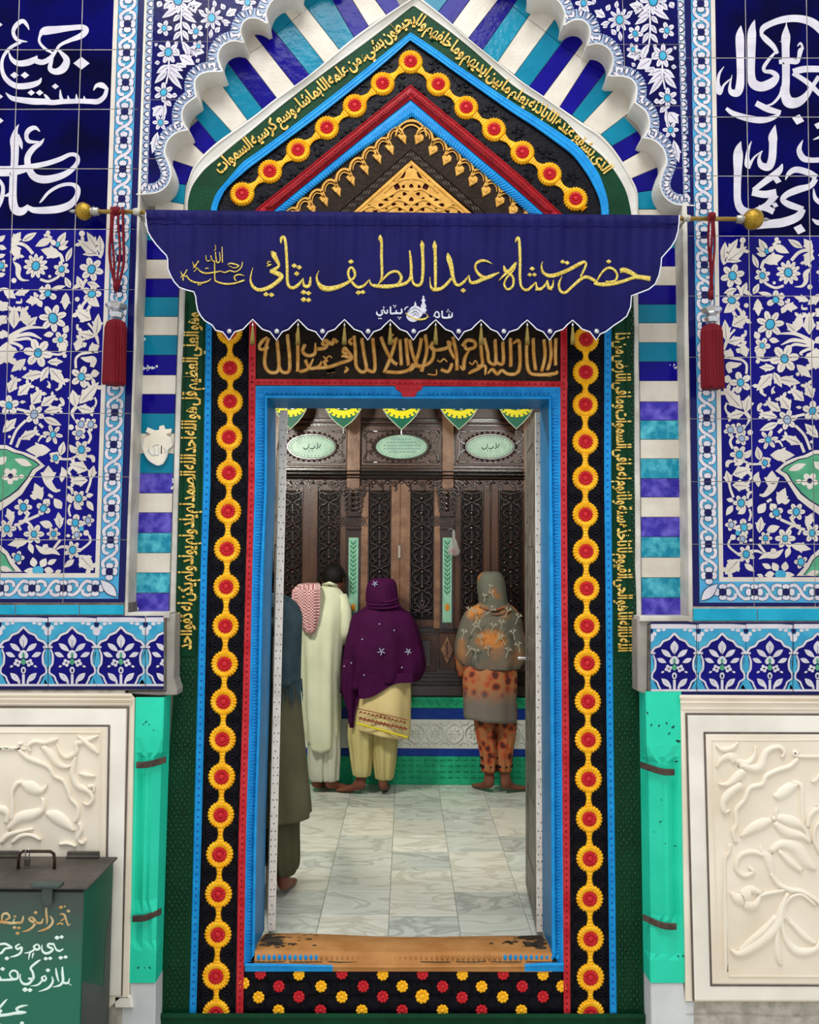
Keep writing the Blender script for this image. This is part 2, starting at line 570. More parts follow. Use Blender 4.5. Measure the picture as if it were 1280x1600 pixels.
# --- flowers, read off three enlarged crops of the left panel
Z_S = 5.818
Z = zf(0, 340, Z_S)
stem(Z, [(70, 655), (20, 650), (-60, 690)], 26); stem(Z, [(100, 250), (170, 235), (240, 262), (300, 330)], 30)
leaf(Z, 110, 240, 190, 130, 60, lobes=1, vein=False); leaf(Z, 200, 215, 335, 135, 50); leaf(Z, 120, 240, 170, 380, 70, lobes=2, vein=False)
flower(Z, 325, 440, 110, 11, 10, 0.3, fat=0.75); flower(Z, 560, 468, 72, 6, 20, 0.33)
vstem(Z, [(120, 400, 6), (165, 450, 50), (165, 520, 40), (200, 565, 24), (265, 570, 6)]); dot(Z, 127, 572, 24); dot(Z, 452, 535, 15)
leaf(Z, 470, 190, 320, 262, 60, vein=False); stem(Z, [(470, 190), (430, 160), (400, 165)], 26); dot(Z, 437, 137, 21)
leaf(Z, 520, 260, 600, 130, 56); leaf(Z, 510, 255, 455, 195, 40, vein=False); leaf(Z, 520, 270, 625, 210, 40); leaf(Z, 530, 285, 620, 265, 34, vein=False)
put([blob(*Z((525, 245)), 5.2, 3.4, -60)], LIN, 2); put([blob(*Z((525, 245)), 4.4, 2.6, -60)], TUR, 3)
leaf(Z, 555, 345, 370, 290, 80, lobes=1, vein=False); stem(Z, [(500, 320), (550, 340), (572, 405)], 30)
leaf(Z, 600, 400, 655, 270, 42); stem(Z, [(365, 560), (440, 580), (520, 545), (545, 515)], 24)
leaf(Z, 640, 640, 590, 540, 46); leaf(Z, 650, 650, 790, 575, 34, vein=False)
# right column of the first tile row
leaf(Z, 900, 350, 705, 200, 74, lobes=2); leaf(Z, 890, 300, 790, 130, 60, lobes=1); leaf(Z, 915, 330, 905, 160, 62); leaf(Z, 900, 320, 750, 335, 40); dot(Z, 745, 145, 28)
stem(Z, [(930, 270), (925, 320), (905, 365)], 30)
flower(Z, 832, 470, 108, 6, 15, 0.3)
leaf(Z, 745, 640, 700, 530, 50); stem(Z, [(745, 660), (760, 600), (790, 560)], 28); leaf(Z, 790, 590, 910, 630, 46)
flower(Z, 835, 695, 86, 5, 70, 0.33); leaf(Z, 790, 720, 905, 810, 70, vein=False); stem(Z, [(800, 740), (755, 790), (735, 850)], 26); stem(Z, [(820, 800), (785, 860)], 30); dot(Z, 702, 742, 22)
leaf(Z, 830, 930, 685, 840, 90, lobes=2); leaf(Z, 875, 1070, 895, 870, 64, lobes=1); leaf(Z, 870, 1080, 705, 1045, 60, lobes=2); vstem(Z, [(800, 960, 20), (850, 1020, 22), (880, 1090, 30), (895, 1150, 14)])
stem(Z, [(705, 970), (705, 1010), (730, 1030)], 22)
leaf(Z, 690, 1215, 740, 1080, 60, lobes=2, vein=False); leaf(Z, 740, 1170, 790, 1140, 40, vein=False); leaf(Z, 805, 1215, 905, 1160, 70, lobes=1, vein=False)
# second tile row
leaf(Z, 30, 650, 145, 735, 60, lobes=1, vein=False); leaf(Z, 130, 700, 270, 660, 46, lobes=1, vein=False); vstem(Z, [(195, 735, 8), (190, 770, 22), (145, 770, 22)])
flower(Z, 435, 690, 86, 3, 30, 0.3, fat=.36); leaf(Z, 380, 690, 385, 620, 50, vein=False); leaf(Z, 460, 655, 600, 620, 36, vein=False); stem(Z, [(320, 680), (320, 705), (350, 710)], 26)
leaf(Z, 360, 745, 232, 765, 60, lobes=1, vein=False); leaf(Z, 345, 750, 380, 815, 46, vein=False); leaf(Z, 600, 680, 590, 840, 60, lobes=1, vein=False)
flower(Z, 482, 915, 125, 7, -20, 0.3, fat=0.6); flower(Z, 550, 1110, 74, 5, 30, 0.28)
leaf(Z, 125, 1010, 130, 800, 80, lobes=2); leaf(Z, 240, 980, 205, 810, 70, lobes=2, vein=False); leaf(Z, 240, 990, 340, 900, 50, lobes=1)
vstem(Z, [(80, 1100, 60), (160, 1040, 36), (260, 1000, 30), (390, 1000, 14)]); vstem(Z, [(80, 1100, 40), (180, 1070, 30), (280, 1060, 34), (380, 1105, 8)]); vstem(Z, [(80, 1110, 30), (160, 1110, 24), (260, 1100, 26), (330, 1150, 6)])
vstem(Z, [(80, 1130, 30), (150, 1150, 26), (200, 1180, 26), (180, 1200, 6)]); leaf(Z, 60, 1130, 60, 1330, 130, lobes=2, vein=False); leaf(Z, 60, 1090, 20, 1020, 50, vein=False)
leaf(Z, 580, 1050, 620, 980, 50, vein=False); leaf(Z, 490, 1055, 395, 1070, 44, vein=False); leaf(Z, 545, 1150, 600, 1215, 70, lobes=1, vein=False)
flower(Z, 345, 1230, 130, 6, 10, 0.24, fat=0.62); stem(Z, [(450, 1235), (540, 1245), (600, 1215)], 20); dot(Z, 588, 1255, 20)
# left part-tiles
leaf(Z, -20, 220, 48, 160, 40, vein=False); leaf(Z, -20, 260, 60, 285, 40, vein=False); leaf(Z, -20, 360, 50, 335, 34, vein=False); flower(Z, 10, 437, 60, 6, 0, .4); leaf(Z, -20, 530, 50, 510, 36, vein=False)
leaf(Z, -20, 840, 75, 770, 70, lobes=1, vein=False); leaf(Z, -20, 900, 65, 960, 70, lobes=1, vein=False); leaf(Z, -20, 1090, 50, 1040, 60, vein=False)
Z = zf(0, 540, Z_S)
leaf(Z, 235, 120, 100, 240, 62, lobes=1, vein=False); dot(Z, 222, 208, 18); leaf(Z, 430, 150, 575, 145, 50, lobes=1); leaf(Z, 450, 200, 595, 360, 80, lobes=2); leaf(Z, 440, 190, 365, 330, 56, lobes=1); leaf(Z, 400, 250, 195, 290, 70, lobes=1)
vstem(Z, [(430, 320, 8), (450, 350, 20), (440, 385, 40)]); vstem(Z, [(545, 350, 8), (535, 390, 20), (505, 405, 20)])
leaf(Z, 80, 430, 150, 280, 70, lobes=2); leaf(Z, 160, 455, 285, 335, 66, lobes=2); flower(Z, 82, 545, 92, 5, -20, .3); leaf(Z, 180, 515, 235, 510, 24, vein=False); stem(Z, [(150, 575), (240, 595)], 24)
leaf(Z, 285, 535, 380, 400, 76, lobes=2); leaf(Z, 370, 550, 510, 450, 62, lobes=2); leaf(Z, 400, 600, 570, 570, 60, lobes=2); flower(Z, 310, 625, 92, 6, 15, .33, cm=PET)
vstem(Z, [(545, 475, 22), (565, 500, 36), (575, 535, 22), (550, 550, 8)]); leaf(Z, 390, 655, 560, 725, 56); stem(Z, [(355, 710), (390, 745)], 26)
leaf(Z, 25, 790, 150, 660, 66, lobes=1); stem(Z, [(235, 680), (150, 770), (95, 900)], 24); leaf(Z, 175, 850, 355, 770, 60, lobes=2); stem(Z, [(185, 840), (150, 925)], 26); dot(Z, 86, 828, 14)
flower(Z, 480, 808, 90, 6, 10, .26, fat=.45); vstem(Z, [(420, 830, 20), (380, 825, 22), (345, 875, 10)])
leaf(Z, 460, 950, 235, 950, 90, lobes=1, vein=False); leaf(Z, 550, 1000, 580, 870, 56); leaf(Z, 450, 980, 560, 1040, 60, vein=False); flower(Z, 505, 1020, 56, 5, 0, .4); stem(Z, [(550, 1030), (640, 1030), (720, 990)], 20)
# green cartouche by the frame edge
put([[Z(p) for p in q] for q in [[(-172, 900), (60, 905), (150, 950), (240, 975), (320, 1010), (410, 1095), (330, 1150), (270, 1240), (200, 1350), (100, 1430), (0, 1500), (-172, 1500)]]], CRE, 1)
put([[Z(p) for p in q] for q in [[(-172, 930), (60, 940), (120, 970), (200, 985), (260, 1015), (320, 1045), (365, 1085), (300, 1125), (250, 1210), (170, 1310), (90, 1370), (-10, 1430), (-172, 1430)]]], LIN, 2)
put([[Z(p) for p in q] for q in [[(-172, 940), (60, 948), (118, 978), (196, 995), (254, 1025), (310, 1052), (350, 1086), (292, 1120), (240, 1205), (160, 1300), (84, 1360), (-10, 1418), (-172, 1418)]]], GRE, 3)
for (x, y, r_, c_) in ((95, 1185, 80, 5),):
    cx, cy = Z((x, y))
    for i in range(5):
        t = R(20 + 72 * i); put([blob(cx + math.cos(t) * 8, cy + math.sin(t) * 8, 5.6, 4.8, 20 + 72 * i)], CRE, 4)
    put([blob(cx, cy, 4.2)], NAV, 5)
put(petal(*Z((60, 1010)), *Z((-20, 1080)), 12), CRE, 4); put(petal(*Z((130, 1030)), *Z((290, 1090)), 11), CRE, 4); put([blob(*Z((195, 1190)), 4.5, 3.5)], CRE, 4)
flower(Z, 740, 285, 100, 5, 0, .28, fat=.56); stem(Z, [(790, 330), (815, 375)], 26); leaf(Z, 825, 255, 905, 250, 60, vein=False); stem(Z, [(690, 205), (690, 120), (735, 75)], 22)
vstem(Z, [(735, 110, 10), (790, 125, 50), (850, 130, 60), (835, 195, 36)]); stem(Z, [(735, 75), (860, 55)], 24)
leaf(Z, 720, 530, 900, 330, 84, lobes=2); leaf(Z, 690, 560, 660, 400, 74, lobes=1); leaf(Z, 700, 560, 860, 600, 62, lobes=2); vstem(Z, [(700, 550, 36), (655, 610, 30), (680, 680, 8)]); stem(Z, [(860, 470), (875, 520), (840, 590)], 18)
flower(Z, 738, 715, 62, 5, 0, .4, cm=PET); flower(Z, 825, 718, 62, 5, 20, .4, cm=PET); flower(Z, 720, 798, 64, 5, 40, .36, cm=PET); stem(Z, [(800, 770), (825, 830), (800, 890)], 24); dot(Z, 645, 742, 26)
flower(Z, 740, 945, 84, 6, 0, .33); leaf(Z, 690, 980, 630, 900, 48, vein=False); leaf(Z, 700, 990, 785, 1045, 50, vein=False); vstem(Z, [(785, 1005, 10), (840, 1015, 40), (850, 1060, 24)])
leaf(Z, 800, 1130, 630, 1075, 80, lobes=2); leaf(Z, 820, 1220, 855, 1090, 56, lobes=1); stem(Z, [(650, 1110), (625, 1150), (645, 1175)], 22); leaf(Z, 600, 1200, 560, 1100, 44, vein=False); leaf(Z, 440, 1260, 440, 1090, 90, lobes=1, vein=False)
Z = zf(0, 740, Z_S)
vstem(Z, [(420, 0, 90), (440, 80, 70), (500, 150, 40), (550, 150, 14)]); leaf(Z, 560, 80, 570, -40, 40, vein=False)
leaf(Z, 800, 60, 635, 70, 70, lobes=2); stem(Z, [(830, -10), (820, 80), (785, 175)], 22)
leaf(Z, 380, 240, 315, 85, 74, lobes=1, vein=False); leaf(Z, 350, 215, 270, 200, 50, vein=False)
flower(Z, 212, 305, 80, 6, 0, .36); leaf(Z, 120, 440, 65, 315, 60, lobes=1, vein=False); flower(Z, 395, 315, 66, 4, 30, .42); leaf(Z, 400, 290, 450, 230, 60, vein=False)
stem(Z, [(265, 350), (210, 440), (130, 470)], 26); stem(Z, [(355, 375), (250, 420), (170, 440)], 26); stem(Z, [(170, 440), (250, 440), (300, 500)], 22); stem(Z, [(160, 460), (190, 515)], 22)
flower(Z, 62, 500, 86, 6, 0, .3); flower(Z, 308, 550, 92, 6, 0, .26); flower(Z, 487, 548, 62, 6, 0, .34); leaf(Z, 480, 480, 360, 440, 60, vein=False); leaf(Z, 545, 500, 530, 350, 60, lobes=1); leaf(Z, 560, 320, 490, 225, 64, vein=False); stem(Z, [(440, 190), (480, 215)], 26)
leaf(Z, 260, 610, 70, 650, 62, lobes=1, vein=False); leaf(Z, 265, 630, 300, 730, 44, vein=False); vstem(Z, [(325, 650, 10), (390, 700, 60), (480, 705, 50), (545, 740, 6)]); leaf(Z, 400, 690, 430, 640, 50, vein=False); stem(Z, [(490, 680), (550, 600)], 24)
flower(Z, 160, 765, 62, 5, 0, .45); leaf(Z, 310, 850, 300, 760, 56, vein=False); leaf(Z, 370, 850, 420, 770, 56, vein=False); leaf(Z, 430, 825, 515, 780, 40, vein=False); leaf(Z, 330, 880, 215, 885, 44, vein=False); leaf(Z, 400, 870, 490, 890, 50, vein=False)
put([blob(*Z((345, 880)), 9, 7)], TUR, 2); leaf(Z, 500, 900, 560, 880, 30, vein=False)
put([[Z(p) for p in [(-172, 640), (0, 650), (70, 710), (120, 800), (200, 892), (140, 892), (-172, 892)]]], CRE, 1)
put([[Z(p) for p in [(-172, 690), (0, 700), (50, 740), (90, 820), (140, 885), (-172, 892)]]], LIN, 2)
put([[Z(p) for p in [(-172, 698), (0, 710), (44, 748), (82, 824), (130, 884), (-172, 890)]]], GRE, 3); put(petal(*Z((110, 885)), *Z((-10, 850)), 9), CRE, 4)
flower(Z, 715, 225, 74, 6, 0, .38); leaf(Z, 780, 205, 850, 190, 36, vein=False); leaf(Z, 790, 245, 850, 340, 46, vein=False); leaf(Z, 650, 270, 620, 180, 50, vein=False); leaf(Z, 670, 280, 745, 325, 46, vein=False); vstem(Z, [(610, 120, 16), (650, 140, 30), (655, 190, 10)]); stem(Z, [(640, 280), (625, 330), (640, 390)], 20)
flower(Z, 685, 448, 78, 4, 10, .36, fat=.6); flower(Z, 800, 425, 56, 5, 0, .4, cm=PET); flower(Z, 697, 555, 50, 5, 0, .45, cm=PET); put([blob(*Z((740, 500)), 4)], TUR, 3); leaf(Z, 760, 520, 810, 560, 46, vein=False); leaf(Z, 640, 565, 598, 565, 26, vein=False)
stem(Z, [(810, 560), (820, 620), (740, 690)], 20); flower(Z, 660, 695, 82, 7, 0, .34); vstem(Z, [(510, 690, 10), (560, 665, 24), (620, 670, 16)])
leaf(Z, 720, 740, 850, 880, 96, lobes=2); leaf(Z, 675, 780, 580, 855, 44, vein=False)
# --- guilloche border (vertical run at u 7..38, horizontal run along the foot)
FV = [-8, 37, 82, 128.5, 174, 219, 264, 310.5, 356.5, 403.5, 451, 499, 547.5, 596, 644.5, 694.5, 745, 794, 843.5, 893]
BRD = UV()
BRD.put([[(7, -60), (38.5, -60), (38.5, 935.5), (7, 935.5)]], LBL, 0)
BRD.put([[(-400, 902), (38.5, 902), (38.5, 935.5), (-400, 935.5)]], LBL, 0)
BRD.put([[(0, -60), (7, -60), (7, 902.5), (0, 902.5)]], CRE, 0); BRD.put([[(-400, 895.5), (7, 895.5), (7, 902.5), (-400, 902.5)]], CRE, 0)
BRD.put([[(38.5, -60), (49, -60), (49, 943), (38.5, 943)], [(-400, 935.5), (39, 935.5), (39, 943), (-400, 943)]], NAV, 0)
BRD.put([[(37.6, -60), (38.5, -60), (38.5, 935), (37.6, 935)], [(7, -60), (7.7, -60), (7.7, 902), (7, 902)]], LIN, 1)
def guilloche(P, A, B, tr):
    """one repeat between flower centres A and B; tr maps (across, along) to panel coordinates"""
    L = B - A
    def br(pts, w, m, c): P.put([[tr(p) for p in q] for q in brush([(a, A + b * L, w) for a, b in pts])], m, c)
    br([(-1, .10), (0, .30), (1, .5), (0, .7), (-1, .9)], 8, TUR, 1)
    for pts in ([(9, .14), (10.5, .3), (5, .46), (-5, .58), (-11, .72), (-9, .88)], [(-9, .14), (-11, .26), (-8.5, .4), (-2, .42)], [(9, .88), (11, .76), (8.5, .62), (2, .60)]):
        br(pts, 6.6, LIN, 2); br(pts, 5.2, WHI, 3)
def gflower(P, c, tr):
    for dx, dy, rx, ry in ((0, -9.2, 6, 4.6), (0, 9.2, 6, 4.6), (-8.6, 0, 4.2, 6.2), (8.6, 0, 4.2, 6.2)):
        P.put([[tr((p[0], c + p[1])) for p in blob(dx, dy, rx + .8, ry + .8, 0, 8)]], LIN, 4)
        P.put([[tr((p[0], c + p[1])) for p in blob(dx, dy, rx, ry, 0, 8)]], WHI, 5)
    P.put([[tr((p[0], c + p[1])) for p in blob(0, 0, 6.2)]], LIN, 6); P.put([[tr((p[0], c + p[1])) for p in blob(0, 0, 5.2)]], NAV, 7)
trv = lambda p: (22.5 + p[0], p[1])
trh = lambda p: (p[1], 919 + p[0])
for a, b in zip(FV, FV[1:]): guilloche(BRD, a, b, trv)
for c in FV: gflower(BRD, c, trv)
FH = [-30 - 49.5 * k for k in range(7)][::-1]
FH = [1 - 148.2 + 49.5 * k for k in range(-5, 4)]
for a, b in zip(FH, FH[1:]): guilloche(BRD, a, b, trh)
for c in FH: gflower(BRD, c, trh)
BRD.put(petal(8, 905, 36, 933, 17), LIN, 6); BRD.put(petal(9, 906, 35, 932, 14.5), WHI, 7)

# --- large white lettering on the plain upper tiles
TXL, TXR = Paint(), Paint()
Z = zf(0, 0, 4.571)
def tl(*S):
    for s_ in S: TXL.put(brush(Z(s_)), WHI, 1)
tl([(208, 214, 5), (192, 178, 22), (160, 150, 30), (112, 185, 32), (95, 235, 26), (125, 285, 24), (195, 298, 6)],
   [(150, 300, 20), (75, 340, 24), (22, 410, 22), (14, 490, 26), (40, 560, 34), (110, 612, 40), (200, 612, 44), (272, 590, 34), (296, 556, 6)],
   [(62, 366, 5), (82, 420, 26), (130, 452, 40), (200, 446, 46), (245, 425, 40), (266, 398, 6)],
   [(245, 430, 40), (300, 445, 38), (355, 420, 36), (395, 370, 22), (430, 322, 22), (500, 288, 28), (580, 255, 42), (615, 218, 40), (590, 194, 36), (500, 200, 40), (400, 212, 52), (320, 222, 58), (288, 252, 22), (282, 300, 18), (325, 350, 20), (390, 385, 12)],
   [(385, 372, 10), (366, 440, 26), (358, 492, 34), (400, 512, 44), (452, 488, 58), (476, 430, 46), (440, 380, 26), (405, 350, 8)],
   [(668, 646, 6), (690, 612, 26), (730, 610, 40), (772, 640, 16)], [(762, 640, 26), (745, 690, 32), (700, 724, 38), (640, 724, 36), (570, 722, 34), (500, 724, 34), (440, 726, 36), (380, 732, 36), (320, 726, 42), (240, 724, 46), (150, 714, 40), (84, 700, 32), (40, 662, 4)],
   [(606, 720, 26), (600, 686, 5)], [(548, 716, 26), (545, 672, 5)], [(492, 716, 26), (484, 682, 5)], [(446, 722, 28), (434, 690, 22), (430, 640, 6)], [(352, 722, 28), (330, 690, 22), (314, 672, 5)],
   [(134, 888, 4), (112, 935, 30), (102, 1000, 60), (106, 1060, 58), (104, 1150, 54), (96, 1250, 54), (92, 1350, 54), (92, 1440, 60), (112, 1500, 62), (160, 1508, 54), (206, 1468, 24)], [(128, 960, 16), (146, 1020, 30), (158, 1066, 5)],
   [(200, 1480, 30), (240, 1500, 42), (320, 1502, 50), (420, 1492, 54), (500, 1462, 50), (548, 1404, 38), (553, 1345, 38), (510, 1316, 26), (430, 1326, 24), (350, 1372, 22), (300, 1430, 16), (282, 1450, 5)],
   [(-40, 1222, 72), (60, 1222, 72), (140, 1212, 62), (240, 1188, 40), (340, 1166, 36), (430, 1136, 34), (500, 1104, 28), (548, 1112, 28), (553, 1160, 30), (500, 1222, 38), (420, 1262, 48), (320, 1282, 56), (244, 1262, 52), (204, 1196, 46), (198, 1122, 44), (236, 1062, 40), (290, 1022, 26), (316, 988, 4)],
   [(286, 940, 5), (250, 912, 28), (206, 930, 36), (188, 970, 30), (208, 1010, 28), (290, 1014, 10)],
   [(-20, 1270, 20), (20, 1330, 26), (12, 1420, 30), (-20, 1500, 20)], [(30, 1400, 6), (60, 1392, 26), (80, 1380, 26)])
for x, y, r_ in ((582, 452, 58), (103, 537, 31), (178, 537, 31), (395, 617, 26), (223, 662, 27), (283, 662, 27), (2, 690, 20), (0, 862, 26), (0, 176, 18)):
    TXL.put([diamond(*Z((x, y)), r_ / 4.571, 0, 0.78)], WHI, 1)
Z = zf(1100, 0, 4.444)
def tr_(*S):
    for s_ in S: TXR.put(brush(Z(s_)), WHI, 1)
tr_([(258, 178, 4), (252, 220, 40), (250, 270, 60), (253, 400, 54), (255, 520, 52), (250, 600, 58), (232, 645, 52), (195, 640, 44), (180, 606, 20), (196, 520, 4)], [(140, 462, 4), (108, 512, 18), (98, 575, 24), (108, 635, 46), (122, 655, 12)], [(120, 640, 22), (140, 590, 16), (196, 540, 8)],
    [(354, 138, 4), (340, 185, 38), (333, 245, 60), (330, 400, 54), (330, 520, 52), (345, 580, 66), (400, 602, 66), (470, 576, 64), (505, 530, 40), (470, 500, 32), (425, 495, 24), (418, 465, 26), (455, 410, 22), (498, 362, 14)],
    [(512, 372, 22), (482, 322, 36), (430, 272, 40), (396, 236, 24)], [(398, 246, 16), (412, 196, 40), (480, 158, 42), (560, 134, 48), (640, 128, 50), (720, 142, 56), (780, 175, 60), (830, 230, 50)],
    [(578, 112, 4), (573, 170, 8), (570, 250, 60), (568, 330, 54), (570, 450, 54), (570, 560, 54), (566, 650, 62), (590, 708, 78), (650, 710, 66), (706, 670, 46), (750, 606, 30), (800, 530, 30)], [(562, 276, 76), (568, 292, 30)],
    [(522, 430, 30), (600, 424, 40), (645, 428, 34), (660, 400, 26), (672, 350, 34), (694, 332, 10)], [(650, 322, 6), (672, 300, 16), (690, 340, 14)],
    [(620, 500, 44), (700, 480, 46), (820, 480, 44)], [(618, 508, 30), (680, 545, 34), (740, 590, 36), (810, 660, 30)],
    [(548, 600, 26), (530, 660, 22), (480, 718, 16), (430, 735, 10)], [(362, 716, 40), (450, 760, 44), (535, 782, 30)], [(530, 790, 10), (480, 818, 32), (400, 834, 44), (300, 820, 46), (205, 788, 36), (155, 752, 22)],
    [(258, 982, 4), (242, 1030, 46), (238, 1085, 68), (235, 1200, 54), (232, 1320, 50), (236, 1400, 50), (262, 1455, 56), (320, 1475, 50), (400, 1470, 40)],
    [(332, 980, 4), (312, 1030, 20), (302, 1090, 28), (306, 1145, 44), (320, 1170, 10)], [(318, 1150, 22), (350, 1092, 14), (408, 1048, 8)], [(404, 1050, 6), (384, 1100, 22), (400, 1148, 44), (450, 1158, 54), (474, 1100, 54), (480, 1000, 54), (480, 945, 60), (496, 868, 4)],
    [(546, 1138, 8), (520, 1190, 46), (440, 1250, 44), (345, 1322, 34)], [(335, 1336, 44), (420, 1350, 50), (504, 1340, 58)], [(500, 1350, 50), (440, 1420, 40), (360, 1456, 24)], [(380, 1440, 30), (440, 1450, 40), (486, 1470, 44)],
    [(566, 1250, 4), (590, 1205, 30), (640, 1178, 42), (720, 1196, 44), (784, 1232, 40)], [(776, 1240, 40), (740, 1290, 38), (650, 1318, 50), (575, 1352, 42), (548, 1390, 36), (600, 1424, 46), (690, 1452, 36)], [(690, 1450, 40), (650, 1506, 56), (550, 1544, 62), (450, 1556, 56), (360, 1572, 40)],
    [(688, 972, 4), (662, 1040, 36), (690, 1098, 44), (750, 1112, 36), (830, 1108, 36)], [(760, 970, 6), (810, 950, 20)], [(762, 1310, 8), (776, 1380, 30), (830, 1420, 34)], [(752, 1520, 6), (790, 1545, 36), (830, 1540, 30)])
for x, y, r_ in ((655, 830, 44), (795, 872, 30), (510, 1252, 30), (495, 1424, 24), (665, 1592, 44)):
    TXR.put([diamond(*Z((x, y)), r_ / 4.444, 15, 0.85)], WHI, 1)

def cell_px(mp, u0, u1, v0, v1, g=0.55):
    q = [mp(p) for p in ((u0 + g, v0 + g), (u1 - g, v0 + g), (u1 - g, v1 - g), (u0 + g, v1 - g))]
    return q if area2(q) > 0 else q[::-1]
VS = [-16, 77.5, 170.5, 263.5, 358, 452.5, 549, 646, 745, 843.5, 942]
VS = [-109] + VS
def side_wall(side):
    mp = mapL if side == 'left' else mapR
    US = [-400.5, -344, -246, -148, -49, 48.5] if side == 'left' else [-400.5, -336, -240, -143, -47.5, 48.5]
    x_out = -300 if side == 'left' else 1580
    wl = MB()
    lo = mp((49, -120)); hi = mp((49, 943))
    wl.prism([(x_out, -330), (lo[0], lo[1] - 210), hi, (mp((49, 1100))[0], 1640), (x_out, 1640)], Y0 + 0.0012, Y0 + 0.15)
    top = wl.build('wall_' + side, [grout], None)
    tag(top, None, None, None, 'structure')
    top['label'] = 'blue and white glazed tile wall on the %s of the painted doorway' % side
    # the panel is symmetrical: its far half, beyond the picture, repeats this one
    for P_ in (PNL, BRD):
        if getattr(P_, 'whole', False): continue
        P_.whole = True
        for (t, m_, c_, a0, a1, b0, b1) in list(P_.p):
            if P_ is PNL or a0 >= -1:
                P_.p.append(([(-352 - p[0], p[1]) for p in t], m_, c_, -352 - a1, -352 - a0, b0, b1))
    art = PNL.laid(mp); brd = BRD.laid(mp)
    txt = TXL if side == 'left' else TXR
    rows = list(zip([-330 + 13.5 * 0, -202.0] + VS, [-202.0] + VS))[1:]
    for v0, v1 in rows:
        for u0, u1 in zip(US, US[1:]):
            c = cell_px(mp, u0, u1, v0, v1)
            b = MB(); b.prism(c, Y0, Y0 + 0.007, 0, 0.001)
            plain = v1 <= 359
            t = b.build('tile', [cobalt_dk if plain else cobalt], top)
            if plain:
                if -120 < v0: txt.on(c, Y0, GL, t, 'glazed_lettering')
            else:
                art2 = Paint(); fr = [mp(p) for p in ((-352, 358), (0, 358), (0, 895.5), (-352, 895.5))]
                if area2(fr) < 0: fr = fr[::-1]
                xs = [p[0] for p in c]; ys = [p[1] for p in c]
                for (q, m, k, a0, a1, b0, b1) in art.p:
                    if a1 < min(xs) or a0 > max(xs) or b1 < min(ys) or b0 > max(ys): continue
                    q2 = clip(q if area2(q) > 0 else q[::-1], fr)
                    if len(q2) >= 3:
                        xx = [p[0] for p in q2]; yy = [p[1] for p in q2]
                        art2.p.append((q2, m, k, min(xx), max(xx), min(yy), max(yy)))
                art2.on(c, Y0, GL, t)
            if u1 > 0 or v1 > 900 or u0 < -336: brd.on(c, Y0, GL, t, 'glaze_border')
    return top
wall_left = side_wall('left')
wall_right = side_wall('right')

